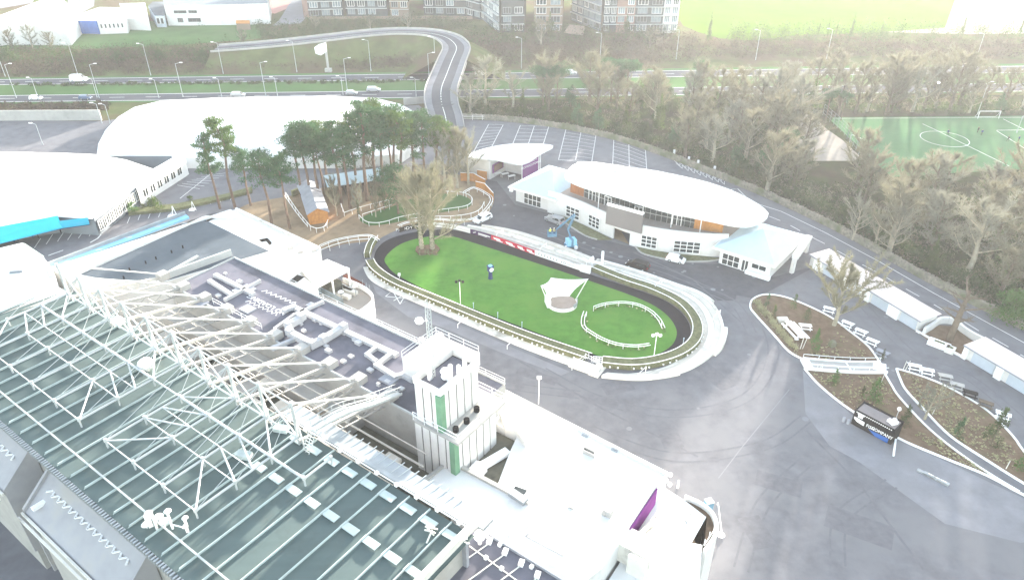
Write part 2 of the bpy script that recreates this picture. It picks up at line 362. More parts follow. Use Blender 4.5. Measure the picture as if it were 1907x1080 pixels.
# forest floor east of the wall, with the sports pitch
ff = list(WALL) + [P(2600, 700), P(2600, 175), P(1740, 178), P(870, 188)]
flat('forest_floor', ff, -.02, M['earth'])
flat('pitch', PP([(1548, 226), (1552, 219), (1907, 216), (2150, 215), (2250, 300), (1850, 318), (1660, 330)]), .0, M['pitch'])
flat('gravel_path', PP([(1482, 212), (1512, 213), (1536, 238), (1570, 262), (1600, 290), (1592, 300), (1540, 300), (1500, 300), (1482, 260)]), .0, M['pale'])
pk = MB()
def kline(pts, w=.2): pk.ribbon(PP(pts), w, .012)
kline([(1553, 221), (1907, 219), (2100, 218)]); kline([(1718, 231), (1750, 246), (1790, 266), (1880, 310)])
c0 = P(1759, 259); pass
ring = [c0 + Vector((math.cos(t) * 6.4, math.sin(t) * 6.4, 0)) for t in [i * math.pi / 16 for i in range(33)]]; pk.ribbon(ring, .2, .014)
kline([(1868, 222), (1900, 238), (1960, 268)]); kline([(1856, 243), (1960, 242)]); kline([(1856, 244), (1907, 276), (1960, 308)])
struct('pitch_marking', pk, M['line'])
# fields and yards far beyond the motorway
flat('playing_field', PP([(-60, 55), (110, 52), (215, 48), (260, 40), (500, 38), (485, 72), (340, 84), (150, 92), (-60, 90)]), -.03, M['field'])
flat('meadow', PP([(1262, -60), (1262, 30), (1272, 48), (1300, 60), (1340, 72), (1400, 76), (1480, 66), (1640, 61), (1760, 52), (1800, -60)]), -.03, M['fieldlime'])
flat('far_yard', PP([(1640, 60), (1760, 52), (1800, -60), (2300, -60), (2200, 60), (1800, 64)]), -.03, M['pale'])
flat('far_yard', PP([(122, -40), (180, -40), (175, 12), (146, 28), (128, 22)]), -.03, M['asphalt_pale'])
flat('far_yard', PP([(-80, -40), (90, -40), (60, 6), (-80, 30)]), -.035, M['asphalt_pale'])
flat('court', PP([(496, -40), (570, -40), (556, 8), (512, 26), (496, 24)]), -.03, mat('red_tarmac', (.36, .2, .18), .9, .08, .1))
flat('side_road', PP([(520, 38), (568, -40), (590, -40), (572, 30), (560, 44), (508, 48)]), -.025, M['asphalt_pale'])
# the embanked overpass: ramp up, deck over the motorway, curved embankment beyond
cl = [(833, 238, .2), (829, 215, 1.5), (822, 190, 4.2), (822, 165, 6.2), (832, 138, 7), (842, 112, 7), (850, 92, 7), (845, 80, 7), (828, 69, 7), (795, 62, 7), (740, 60, 7), (680, 64, 7), (620, 71, 6.5), (550, 79, 6), (480, 86, 5.5), (400, 92, 4.5)]
C = cr([P(x, y, z) for x, y, z in cl], 5)
ov = thing('overpass', 'grey concrete road bridge curving over the motorway with white centre line', 'bridge', P(822, 165))
om = MB(); bank = MB(); bm_ = MB(); par = MB(); lm = MB()
L, Rr = offs(C, 5.2), offs(C, -5.2)
for i in range(len(C) - 1):
    om.add([L[i], Rr[i], Rr[i + 1], L[i + 1]], [(0, 1, 2, 3)])
    onbridge = 14 <= i <= 24
    for S, e in ((L, 1), (Rr, -1)):
        a, b = S[i] - Vector((0, 0, .02)), S[i + 1] - Vector((0, 0, .02)); lo = -1.2 if onbridge else -9
        if i <= 24: bm_.add([a, b, (b.x, b.y, max(b.z + lo, -.05)), (a.x, a.y, max(a.z + lo, -.05))], [(0, 1, 2, 3)])
        else:
            oa, ob = (offs(C, e * (5.4 + 13))[i], offs(C, e * (5.4 + 13))[i + 1]); bank.add([a, b, (ob.x, ob.y, -.06), (oa.x, oa.y, -.06)], [(0, 1, 2, 3)])
    if onbridge:
        a, b, c, d = L[i], Rr[i], Rr[i + 1], L[i + 1]; bm_.add([(q.x, q.y, q.z - 1.2) for q in (a, b, c, d)], [(0, 1, 2, 3)])
struct('embankment', bank, M['grassbank'])
for e in (1, -1):
    vg = MB()
    E0, E1 = offs(C, e * 5.4), offs(C, e * 2.9)
    for i in range(len(C) - 1): vg.add([Vector(q) + Vector((0, 0, .06)) for q in ((E0[i], E1[i], E1[i + 1], E0[i + 1]) if e > 0 else (E1[i], E0[i], E0[i + 1], E1[i + 1]))], [(0, 1, 2, 3)])
    vg.build('verge', M['asphalt_pale'], ov); par = MB(); par.wall(offs(C, e * 5.1), .18, 0, .75); par.build('parapet', M['concrete'], ov)
lm.ribbon([q + Vector((0, 0, .02)) for q in C], .22)
om.build('road_deck', M['road'], ov); bm_.build('abutment', M['concrete'], ov); lm.build('centre_line', M['line'], ov)
for i in (17, 21):
    for e in (-3, 3):
        m = MB(); q = offs(C, e)[i]; m.tube((q.x, q.y, 0), (q.x, q.y, q.z - 1.2), .5, n=10); m.build('pier', M['concrete'], ov)
# grey noise wall along the near side of the motorway
for k, (pts, lab) in enumerate(((((-300, 229), (0, 225), (190, 224)), 'long grey concrete retaining wall between motorway scrub and the left car park'), (((752, 196), (775, 194), (796, 192)), 'short grey concrete wall below the motorway beside the overpass ramp'))):
    m = MB(); m.wall(PP(pts), .4, -.05, 3.2 if k == 0 else 2.2); tag(m.build('retaining_wall', M['concrete']), lab, 'wall')
m = MB(); m.wall(resample(WALL, 1.6), .7, -.1, 1.5)
for q in resample(WALL, .8): m.box((q.x + rnd.uniform(-.1, .1), q.y + rnd.uniform(-.1, .1), 1.5), rnd.uniform(.4, .75), rnd.uniform(.4, .7), rnd.uniform(.05, .3), rnd.uniform(0, 3))
tag(m.build('stone_wall', M['stone']), 'long grey rubble stone wall curving between the car park road and the wood', 'wall')
# ================================================================ GRANDSTAND
gs = thing('grandstand', 'huge grandstand with grey green sheet roof under white tube masts and stays', 'grandstand', W(10, 9, 0))
ZD = 20.0
m = MB(); m.prism([W(-19.6, 18.4), W(-24.5, -.2), W(52, -.2), W(52, 18.4)], 19.2, 19.5)
a = -24.675
while a < 51:
    x1 = a + 2.675; bb0 = 18.35 if a > -19.6 else max(2, 18.35 + (a + 19.6) * 3.8); bb1 = 18.35 if x1 > -19.6 else bb0
    for f0, f1, z0, z1 in ((0, .06, 0, -.09), (.06, .5, -.09, -.12), (.5, .94, -.12, -.09), (.94, 1, -.09, 0)):
        m.add([W(a + 2.675 * f0, -.2, ZD + z0), W(a + 2.675 * f1, -.2, ZD + z1), W(a + 2.675 * f1, bb1, ZD + z1), W(a + 2.675 * f0, bb0, ZD + z0)], [(0, 1, 2, 3)])
    a = x1
m.build('roof_deck', M['deck'], gs)
m = MB(); k = 0
a = -22.0
while a < 51.9:
    b1 = 18.2 if a > -19 else 14
    m.bar(W(a, .15, ZD + .12), W(a, b1, ZD + .12), .09, .24); m.tube(W(a, .15, ZD + .1), W(a, -.35, ZD - .5), .05, n=4); a += 2.675
m.build('roof_rib', M['rib'], gs)
m = MB(); m.bar(W(-23, 1.9, ZD + .3), W(51, 1.9, ZD + .3), .16, .16); m.build('snow_rail', M['steel'], gs)
for b in (12.1, 17.0):
    m = MB(); a = 28.3
    while a < 50.5:
        m.box(W(a + 1.3, b, ZD + .004), 1.9, .8, .12, RA); a += 2.675
    m.box(W(27.2, b, ZD + .004), 1.6, .9, .5, RA + .4); m.build('roof_walkway', M['rib'], gs)
m = MB(); a = -24
while a < 52:
    m.box(W(a, -.45, ZD - .55 + rnd.uniform(-.05, .05)), .2, .5, .5, RA); a += .42
m.bar(W(-24.5, -.35, ZD - .6), W(52, -.35, ZD - .6), .5, .35); m.build('gutter', M['steelgrey'], gs)
m = MB(); m.prism([W(-24, .6), W(51.5, .6), W(51.5, 18), W(-20, 18)], 0, 19.28); m.build('stand_wall', M['concrete'], gs)
# right gable edge and back gutter
m = MB(); m.bar(W(52.2, -.2, ZD + .35), W(52.2, 19.4, ZD + .35), .5, .9); m.build('gable_parapet', M['cream'], gs)
m = MB(); m.bar(W(25.5, 18.9, ZD + .1), W(52.4, 18.9, ZD + .1), .5, .5); m.bar(W(25.5, 20.2, ZD - .3), W(53, 20.2, ZD - .3), 1.5, .3)
m.build('back_gutter', M['steelgrey'], gs)
m = MB(); m.poltube([W(26, 18.3, ZD + .6), W(52, 18.3, ZD + .6)], .06); a = 27
while a < 52: m.box(W(a, 18.3, ZD + .35), .35, .35, .3, RA); a += 2.675
m.build('safety_line', M['white'], gs)
m = MB(); a = 27
while a < 50: m.tube(W(a, 19.6, ZD - .2), W(a + .2, 21.4, ZD - .1), .07, n=4); a += 1.0
m.build('bracket', M['steel'], gs)
# mast bays
AK = [-17.6, -12.2, -6.9, -1.6, 3.7, 9.1, 14.5, 19.8, 25.1, 30.4, 35.5]
ROWS = [4.5, 8.9, 11.0, 13.2, 16.7]; ZT = 21.0; ZM = 25.5
def anchor(a): return W(a, 29.6, 18.0)
n = len(AK)
for k in range(n):
    a = AK[k]
    b0 = 4.5 if k > 0 and k < 10 else (13.2 if k == 10 else 8.9)
    m = MB(); m.tube(W(a, b0, ZT), W(a, 16.7, ZT), .13, n=8)
    for b in ROWS:
        if b >= b0 and b != 11.0: m.tube(W(a, b, ZT + .25), W(a, b, ZD), .1, n=5); m.tube(W(a, b, ZT - .1), W(a, b, ZT + .3), .2, n=6)
    m.build('roof_tube', M['steel'], gs)
    if k < 10:
        mast = MB()
        mast.tube(W(a, 16.7, ZD), W(a, 16.7, ZM), .13, n=7); mast.tube(W(a, 16.7, ZM), W(a, 16.7, ZM + .35), .22, n=7)
        mast.tube(W(a + .45, 16.9, ZD), W(a + .1, 16.7, ZM - .4), .1, n=5)
        mo = mast.build('mast', M['steel'], gs)
        st = MB()
        for b in (4.5, 8.9, 13.2):
            if b >= b0: st.tube(W(a, 16.7, ZM), W(a - .05, b, ZT), .045, n=4)
        st.build('stay_cable', M['steel'], mo)
        t = MB(); t.tube(W(a, 16.7, ZM + .1), anchor(a), .11, n=6); t.build('back_tie', M['steel'], gs)
        bm2 = MB(); bm2.bar(W(a, 16.7, ZT - .6), W(a, 29.4, 17.4), .3, .34)
        bm2.bar(W(a - .5, 16.7, ZT - 2.4), W(a - .5, 29.4, 16.0), .14, .16)
        for j in range(5):
            p0 = W(a, 16.7, ZT - .6).lerp(W(a, 29.4, 17.4), j / 5); p1 = W(a - .5, 16.7, ZT - 2.4).lerp(W(a - .5, 29.4, 16.0), (j + .5) / 5); p2 = W(a, 16.7, ZT - .6).lerp(W(a, 29.4, 17.4), (j + 1) / 5)
            bm2.tube(p0, p1, .06, n=4); bm2.tube(p1, p2, .06, n=4)
        bm2.build('rear_girder', M['concrete'] if k % 2 else M['stepcream'], gs)
        ab_ = MB(); ab_.box(W(a, 30.1, 16.9), 1.5, 1.5, 1.1, RA); ab_.build('anchor_block', M['concrete'], gs)
ch = MB()
for k in range(9):
    a, c = AK[k], AK[k + 1]
    ch.tube(W(a, 16.7, ZM), W(c, 16.7, ZM), .1, n=6); ch.tube(W(a, 16.7, ZT), W(c, 16.7, ZT), .12, n=6)
    ch.tube(W(a, 16.7, ZM), W(c, 16.7, ZT), .1, n=5); ch.tube(W(a, 16.7, ZT), W(c, 16.7, ZM), .07, n=5)
ch.build('spine_truss', M['steel'], gs)
x = MB()
for k in range(n - 1):
    a, c = AK[k], AK[k + 1]
    if k == 5: 
        x.tube(W(a, 13.2, ZT), W(c, 13.2, ZT), .1, n=5); continue
    for b, r in ((4.5, .07), (8.9, .07), (11.0, .06), (13.2, .15)):
        if (k == 0 and b < 9) or (k == 9 and b < 13): continue
        x.tube(W(a, b, ZT), W(c, b, ZT), r, n=5)
x.build('cross_tube', M['steel'], gs)
for ka, kb, s in ((4, 5, 1), (7, 6, -1), (8, 9, 1), (0, 1, 1)):
    d = MB()
    for (b0, b1) in ((4.5, 8.9), (8.9, 11.0), (11.0, 13.2), (13.2, 16.7)):
        d.tube(W(AK[ka], b1, ZT), W(AK[kb], b0, ZT), .1, n=6)
    d.build('wind_brace', M['steel'], gs)
# the sunk plant deck behind the roof, seen between the girders
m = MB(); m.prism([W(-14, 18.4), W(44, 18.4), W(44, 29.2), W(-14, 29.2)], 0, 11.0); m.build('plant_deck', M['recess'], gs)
m = MB(); m.prism([W(-14, 18.0), W(52, 18.0), W(52, 18.39), W(-14, 18.39)], 10.0, 19.3); m.build('rear_wall', M['greyshed'], gs)
m = MB(); m.prism([W(-14, 26.5), W(26, 26.5), W(26, 29.3), W(-14, 29.3)], 11.01, 13.5)
for a in (-10, -4, 3, 9): m.box(W(a, 24, 11.01), 3.5, 3.0, 1.3, RA)
m.build('plant_room', M['concrete'], gs)
for a, b, w in ((14, 21.5, 2.6), (18, 23.5, 2.8), (22.5, 21.5, 2.6), (26.5, 24, 2.8), (31, 22, 2.6), (12, 25.5, 2.2), (35, 25, 2.0), (21, 26.4, 2.0)): m = MB(); m.box(W(a, b, 13.2 + rnd.uniform(-.3, .5)), w, w * .75, .5, RA); m.box(W(a, b, 11), .4, .4, 2.4, RA); m.build('skylight_box', M['stepcream'], gs)
m = MB()
for b in (20.5, 23.2, 26.0): m.bar(W(-13, b, 16.6), W(40, b, 16.6), .1, .1)
for b in (21, 25.2): m.bar(W(0, b, 15.4), W(40, b, 15.4), .2, .15)
m.build('purlin', M['stepcream'], gs)
m = MB(); m.poltube([W(27, 20, 15.5), W(29.5, 23, 15.5), W(33, 23.4, 15.5)], .55, 8); m.poltube([W(36, 20, 16), W(37.2, 20, 16), W(37.2, 20, 11)], .6, 8); m.build('air_duct', M['white'], gs, smooth=False)
# maintenance gangway bridging the bay
m = MB(); g = cr([W(32.2, 17.6, 22.6), W(32.4, 21.2, 22.2), W(32.1, 25.5, 20.3), W(31.6, 30.5, 18.3)], 5)
m.ribbon([Vector(q) for q in g], .9); 
for e in (.45, -.45):
    for h in (.55, 1.1): m.poltube([q + Vector((0, 0, h)) for q in offs(g, e)], .04, 4)
    for q in offs(g, e)[::2]: m.tube(q, q + Vector((0, 0, 1.1)), .04, n=4)
    m.wall(offs(g, e), .1, -.15, .15)
m.build('gangway', M['steel'], gs)
m = MB()
for e in (-.5, 0, .5): m.tube(W(32.2 + e, 17.5, 22.5), W(31.9 + e, 16.3, 20.0), .05, n=4)
for j in range(8):
    q = W(32.2, 17.5, 22.5).lerp(W(31.9, 16.3, 20.0), (j + .5) / 8); m.tube(q - A2 * .5, q + A2 * .5, .05, n=4)
m.build('ladder', M['steel'], gs)
# pipes, tanks and aerials on the deck near its gable
m = MB()
for j in range(5): m.tube(W(49.3 + rnd.uniform(-.7, .7), 16 + rnd.uniform(-1, 1), ZD), W(49.3 + rnd.uniform(-.7, .7), 16, ZD + rnd.uniform(.5, .9)), .09, n=6)
m.build('vent_pipe', M['cream'], gs)
# floodlit aerial cluster on the front of the roof
ae = thing('aerial_cluster', 'white dish aerials on a low frame near the front edge of the grandstand roof', 'aerial', W(29, 2.2, ZD))
m = MB(); m.tube(W(28.5, 1.5, ZD), W(28.5, 1.5, ZD + 2.2), .12); m.tube(W(29.6, 2.4, ZD), W(29.6, 2.4, ZD + 2.0), .12); m.tube(W(31.2, 3.0, ZD), W(31.2, 3.0, ZD + 1.8), .1); m.tube(W(29.6, 2.4, ZD + .6), W(31.2, 3.0, ZD + .6), .07); m.bar(W(26.6, 1.6, ZD + .5), W(28.2, 1.2, ZD + .5), .4, .3); m.build('frame', M['white'], ae)
for a, b, h, r in ((28.4, 1.3, 2.3, .55), (28.7, 1.9, 1.5, .6), (28.0, .9, .9, .6), (29.5, 2.5, 2.2, .5), (29.3, 2.0, 1.2, .6), (31.2, 3.1, 1.9, .42), (31.6, 2.7, 1.4, .38)):
    r *= .7; q = W(a, b, ZD + h); m = MB(); m.dome(q, r, r, r * .5, 10, 4, True); m.tube(q, q - Vector((0, 0, h * .6)), .06, n=4); m.build('dish', M['white'], ae, smooth=True)
for px, py, z, r in ((271, 678, 20.9, .95), (219, 598, 21, .75), (893, 997, 16.4, .62)):
    q = P(px, py, z); m = MB(); m.dome(q, r, r, r * .85, 12, 6, True); m.tube((q.x, q.y, z - 1.2), (q.x, q.y, z - r * .6), .2); tag(m.build('dome_aerial', M['white'], smooth=True), {271: 'large white radome ball on the grandstand roof behind the second mast row', 219: 'smaller white radome ball beneath the far masts of the grandstand roof', 893: 'small white radome ball at the corner of the dark panel roof'}[px], 'aerial')
# two raked canopies projecting from the grandstand front
for (a0, a1, lab) in ((8.9, 27.4, 'white raked front canopy with zigzag truss, the whole one nearer the camera'), (-15.0, 4.0, 'white raked front canopy with zigzag truss, cut by the left picture edge')):
    cn = thing('front_canopy', lab, 'canopy', W((a0 + a1) / 2, -4, 0), 'canopies projecting from the grandstand front')
    zi, zo = 17.0, 13.6; b_in, b_out = .5, -3.5
    m = MB(); lo = [W(a0, b_out, zo - .5), W(a1, b_out, zo - .5), W(a1, b_in, zi - .5), W(a0, b_in, zi - .5)]; hi = [q + Vector((0, 0, .5)) for q in lo]
    m.loft(lo, hi); m.build('roof_panel', M['canopy'], cn)
    for aa in (a0, a1):
        m = MB(); s = .35 if aa == a1 else -.35
        m.loft([W(aa, b_out, 4), W(aa + s, b_out, 4), W(aa + s, b_in, 4), W(aa, b_in, 4)], [W(aa, b_out, zo + .5), W(aa + s, b_out, zo + .5), W(aa + s, b_in, zi + .5), W(aa, b_in, zi + .5)]); m.build('side_wall', M['canopy'], cn)
    m = MB(); N = 26; bz = -.95; zz = 15.75
    for j in range(N):
        p = W(a0 + 1.5 + (a1 - a0 - 3) * j / N, bz + (.35 if j % 2 else -.35), zz + .12); q = W(a0 + 1.5 + (a1 - a0 - 3) * (j + 1) / N, bz + (-.35 if j % 2 else .35), zz + .12); m.bar(p, q, .2, .1)
    m.build('zigzag_truss', M['white'], cn)
    m = MB()
    for e in (0, .45): m.bar(W(a0 - .3, b_out - .2 - e, zo - e * .7), W(a1 + .3, b_out - .2 - e, zo - e * .7), .22, .3)
    m.build('fascia', M['cream'], cn)
    m = MB(); m.box(W(a0 + 1.6, -2.2, 14.7), .6, 1.8, .35, RA + .0); m.build('roof_hatch', M['white'], cn)
    m = MB(); m.prism([W(a0 + .3, b_out + .3), W(a1 - .3, b_out + .3), W(a1 - .3, .4), W(a0 + .3, .4)], 0, 11.8); m.build('terrace_block', M['concrete'], cn)
# ---------------------------------------------------------------- grey service roof with ducts
sr = thing('service_building', 'long low building with grey flat roof, white ducts and painted zigzag lines', 'building', W(12, 35, 0))
m = MB(); m.prism([W(-14.2, 29.4), W(40, 29.4), W(40, 40.5), W(-14.2, 40.5)], 0, 17.0); m.build('wall', M['concrete'], sr)
m = MB(); m.prism([W(-13.9, 29.7), W(39.8, 29.7), W(39.8, 40.2), W(-13.9, 40.2)], 17.01, 17.05); m.build('roof', M['greyroof'], sr)
m = MB()
for p in ([W(-14.1, 29.5, 17), W(-14.1, 40.4, 17), W(40, 40.4, 17)], [W(-14.1, 29.5, 17), W(36, 29.5, 17)]): m.wall(p, .2, 0, .25)
m.build('parapet', M['steel'], sr)
m = MB()
for z in (.6, 1.0): m.poltube([W(-8, 40.4, 17 + z), W(40, 40.4, 17 + z)], .035, 4)
for j in range(17): m.tube(W(-8 + j * 3, 40.4, 17), W(-8 + j * 3, 40.4, 18), .035, n=4)
for z in (.6, 1.1): m.poltube([W(-5, 30.2, 17 + z), W(6, 30.2, 17 + z)], .04, 4)
for j in range(6): m.tube(W(-5 + j * 2.2, 30.2, 17), W(-5 + j * 2.2, 30.2, 18.1), .04, n=4)
m.build('railing', M['white'], sr)
def D(pts, w=.6, name='air_duct', z=17.35, h=.5, mm='duct'):
    w *= .85; m = MB(); q = [W(*AB(x, y, z), z) for x, y in pts]
    for a_, b_ in zip(q, q[1:]): m.bar(a_, b_ + (b_ - a_).normalized() * (w / 2), w, h)
    for q0 in q: m.box((q0.x, q0.y, z - .28), w * 1.08, w * 1.08, h + .04, RA)
    m.build(name, M[mm], sr)
D([(403, 513), (470, 547)], .75); D([(392, 524), (432, 550)], .7); D([(483, 524), (420, 558)], .45); D([(546, 572), (640, 616), (735, 660)], .9)
D([(600, 563), (548, 587), (513, 612)], .45); D([(562, 592), (537, 606), (540, 620), (582, 642), (603, 632), (640, 610)], 1.0, h=.9, z=17.7); D([(553, 630), (509, 648)], .6)
D([(724, 663), (702, 680), (735, 701), (750, 698), (766, 706)], .75); D([(697, 650), (684, 660), (699, 672)], .6); D([(532, 577), (545, 572)], .9, z=17.6)
m = MB()
for x, y in ((407, 552), (420, 510), (447, 526), (608, 645), (612, 655), (660, 634), (668, 640), (640, 674), (654, 664), (700, 672), (690, 690), (722, 712), (748, 724), (705, 718), (560, 604), (587, 597), (640, 622), (566, 617), (598, 604), (440, 545), (372, 556)):
    a, b = AB(x, y, 17.1); s = rnd.uniform(.45, 1.0); m = MB(); m.box(W(a, b, 17.05), s, s * .7, rnd.uniform(.2, .5), RA); m.build('roof_unit', M['duct'], sr)
for x, y, s in ((460, 540, 1.8), (580, 570, 1.0), (375, 565, 1.5), (462, 577, 1.6), (724, 708, 1.6)): a, b = AB(x, y, 17.05); m = MB(); m.box(W(a, b, 17.055), s * 1.3, s, .25, RA); m.build('roof_hatch', M['greyshed'], sr)
zz = MB()
for (x0, y0, x1, y1) in ((490, 541, 552, 566), (460, 560, 517, 586)):
    a0, b0 = AB(x0, y0, 17.07); a1, b1 = AB(x1, y1, 17.07); N = 14
    z = [W(a0 + (a1 - a0) * t / N, b0 + (b1 - b0) * t / N + (.3 if t % 2 else -.3), 17.075) for t in range(N + 1)]; zz.ribbon(z, .14)
zz.build('roof_marking', M['white'], sr)
def lettering(body, size, org, xd, yd, m, parent=None, name='lettering', sx=1.0, thick=.01, align='CENTER'):
    cu = bpy.data.curves.new(name, 'FONT'); cu.body = body; cu.size = size; cu.align_x = align; cu.align_y = 'CENTER'; cu.extrude = thick; cu.resolution_u = 2
    to = bpy.data.objects.new(name, cu); COL.objects.link(to); bpy.context.view_layer.update()
    me = bpy.data.meshes.new_from_object(to.evaluated_get(bpy.context.evaluated_depsgraph_get())); bpy.data.objects.remove(to); bpy.data.curves.remove(cu)
    xd, yd = Vector(xd).normalized(), Vector(yd).normalized(); zd = xd.cross(yd)
    b = MB(); b.v = [tuple(Vector(org) + xd * v.co.x * sx + yd * v.co.y + zd * v.co.z) for v in me.vertices]; b.f = [tuple(p.vertices) for p in me.polygons]
    bpy.data.meshes.remove(me)
    return b.build(name, m, parent)
a, b = AB(494, 566, 17.08)
lettering('NO LOADING', 1.15, W(a + .3, b, 17.08), -A2, -B2, M['white'], sr, sx=1.15)
# white plant room beside the tower
pr = thing('plant_room', 'white boxy roof plant room beside the striped tower', 'plant room', W(32, 36, 17))
m = MB(); m.prism([W(28.8, 34.2), W(35.8, 34.2), W(35.8, 40.6), W(28.8, 40.6)], 17.06, 20); m.build('wall', M['render'], pr)
m = MB()
for z in (.5, 1): m.poltube([W(28.8, 34.2, 20 + z), W(28.8, 40.6, 20 + z), W(35.8, 40.6, 20 + z)], .035, 4)
for q in ((28.8, 34.2), (28.8, 37.4), (28.8, 40.6), (31, 40.6), (33.4, 40.6), (35.8, 40.6)): m.tube(W(*q, 20), W(*q, 21), .035, n=4)
m.build('railing', M['white'], pr)
# ---------------------------------------------------------------- the striped tower
tw = thing('lift_tower', 'white two tier tower with dark vertical joints and green corner strips', 'tower', W(38.5, 31.5, 0))
def panels(a0, a1, b0, b1, z0, z1, par, green=True):
    m = MB(); m.prism([W(a0, b0), W(a1, b0), W(a1, b1), W(a0, b1)], z0, z1); core = m.build('tower_core', M['dark'], par)
    m = MB(); g = MB(); na = max(2, round((a1 - a0) / 1.25)); nb = max(2, round((b1 - b0) / 1.25)); gap = .1; t = .12
    for i in range(na):
        x0 = a0 + (a1 - a0) * i / na + gap; x1 = a0 + (a1 - a0) * (i + 1) / na - gap
        for bb in (b0, b1): m.box(W((x0 + x1) / 2, bb, z0 + .02), x1 - x0, t * 2, z1 - z0 - .02, RA)
    for i in range(nb):
        x0 = b0 + (b1 - b0) * i / nb + gap; x1 = b0 + (b1 - b0) * (i + 1) / nb - gap
        for aa in (a0, a1): m.box(W(aa, (x0 + x1) / 2, z0 + .02), t * 2, x1 - x0, z1 - z0 - .02, RA)
    m.build('cladding_panel', M['render'], par)
    if green:
        g.box(W(a1 - .1, b0 + .1, z0 + .03), .75, .75, z1 - z0 - .05, RA); g.build('corner_strip', M['green'], par)
panels(36.4, 42.2, 28.0, 35.6, 9, 18.2, tw); panels(36.6, 40.3, 28.3, 34.8, 18.5, 23.6, tw)
m = MB(); m.prism([W(36.2, 27.8), W(43.0, 27.8), W(43.0, 36.6), W(36.2, 36.6)], 18.2, 18.5); m.build('ledge', M['concrete'], tw)
m = MB(); m.wall([W(36.6, 28.3, 23.6), W(40.3, 28.3, 23.6), W(40.3, 34.8, 23.6), W(36.6, 34.8, 23.6)], .35, 0, .9, True); m.build('parapet', M['render'], tw)
m = MB(); m.prism([W(36.9, 28.6), W(40, 28.6), W(40, 34.5), W(36.9, 34.5)], 23.62, 23.66); m.build('tower_roof', M['greyroof'], tw)
m = MB()
for z in (.55, 1.1): m.poltube([W(36.3, 27.9, 18.5 + z), W(42.9, 27.9, 18.5 + z), W(42.9, 36.5, 18.5 + z), W(39, 36.5, 18.5 + z)], .04, 4)
for q in ((36.3, 27.9), (38, 27.9), (40, 27.9), (42.9, 27.9), (42.9, 30), (42.9, 32), (42.9, 34), (42.9, 36.5), (41, 36.5)): m.tube(W(*q, 18.5), W(*q, 19.6), .04, n=4)
m.build('railing', M['white'], tw)
for (a, b) in ((41.5, 29.2), (41.6, 31.0), (41.3, 33.2)):
    m = MB(); q = W(a, b, 18.5); m.tube(q, q + Vector((0, 0, .6)), .34, n=10); m.build('roof_fan', M['black'], tw)
m = MB()
for a, b in ((40.0, 32.2), (39.8, 33.2), (39.8, 30.5), (39.4, 31.2), (40.3, 34.9), (40.1, 31.8), (37.6, 29.7)):
    q = W(a, b, 23.66); m.box(q, .35, .35, rnd.uniform(.9, 2.0), RA)
m.build('antenna_panel', M['white'], tw)
q = W(38.6, 31.2, 23.66); m = MB(); m.dome(q + Vector((0, 0, .7)), .6, .6, .35, 10, 4, True); m.dome(W(39.2, 30.6, 24.3), .55, .55, .45, 10, 4, True); m.build('dish', M['white'], tw, smooth=True)
# lattice mast rising from the tower roof
lt = thing('lattice_mast', 'slim lattice radio mast with dishes standing on the tower roof', 'mast', W(37.6, 30.2, 23.66))
m = MB(); c = W(37.6, 30.2, 23.66); s = .32; top = 9.2
legs = [Vector((s * math.cos(t), s * math.sin(t), 0)) for t in (0.5, 2.6, 4.7)]
for l in legs: m.tube(c + l, c + l + Vector((0, 0, top)), .05, n=4)
for j in range(18):
    z = top * j / 18
    for i in range(3): m.tube(c + legs[i] + Vector((0, 0, z)), c + legs[(i + 1) % 3] + Vector((0, 0, z + top / 18)), .03, n=4)
m.tube(c + Vector((0, 0, top)), c + Vector((0, 0, top + 1.2)), .04, n=4); m.build('lattice', M['steel'], lt)
for dx, z, r in ((-1.0, 7.6, .5), (1.0, 5.6, .55), (.6, 5.2, .4), (-.9, 5.2, .35)):
    m = MB(); q = c + Vector((dx, 0, z)); m.dome(q, r, r * .5, r, 10, 4, True); m.tube(c + Vector((0, 0, z)), q, .05, n=4); m.build('dish', M['white'], lt, smooth=True)
# ---------------------------------------------------------------- slate roofed hall and its neighbours
hall = thing('slate_roof_hall', 'large hall with dark slate grey flat roof and broad white parapet', 'building', W(-30, 37, 0))
Z = 14.0
m = MB(); m.prism([P(x, y, Z) for x, y in ((92, 500), (430, 393), (503, 467), (312, 523), (150, 520))], 0, Z - .1); m.build('wall', M['render'], hall)
m = MB(); m.prism([P(x, y, Z) for x, y in ((150, 510), (378, 408), (500, 467), (312, 521), (200, 520))], Z - .09, Z); m.build('roof', M['darkroof'], hall)
m = MB(); m.prism([P(x, y, Z) for x, y in ((95, 503), (430, 394), (452, 406), (385, 406), (378, 408), (150, 511))], Z - .09, Z + .45); m.build('parapet', M['roofwhite'], hall)
m = MB(); m.prism([P(x, y, 11) for x, y in ((85, 492), (345, 398), (352, 404), (95, 502))], 10.6, 11); m.build('side_canopy', M['skyblue'], hall)
m = MB(); m.wall([P(90, 492, 11.3), P(345, 397, 11.3)], .3, -.4, .35); m.build('canopy_fascia', M['steelgrey'], hall)
m = MB(); m.wall([P(310, 512, Z + .02), P(369, 479, Z + .02)], .5, 0, .35); m.wall([P(305, 522, Z), P(432, 476, Z)], .35, 0, 1.2); m.build('roof_upstand', M['steel'], hall)
m = MB()
for x, y in ((341, 462), (320, 471), (291, 483), (272, 491), (242, 504), (231, 519)): m.tube(P(x, y, Z), P(x, y, Z) + Vector((0, 0, .5)), .13, n=6)
m.build('roof_vent', M['black'], hall)
for x, y in ((125, 487), (184, 465), (233, 460), (240, 442), (291, 436), (293, 422), (343, 416)): q = P(x, y, Z + .46); m = MB(); m.box(q, .9, .35, .05, .4); m.build('roof_outlet', M['steelgrey'], hall)
an = thing('white_annex', 'low white flat roofed annex with stained wall between slate roof and wood chip yard', 'building', P(540, 480, 0))
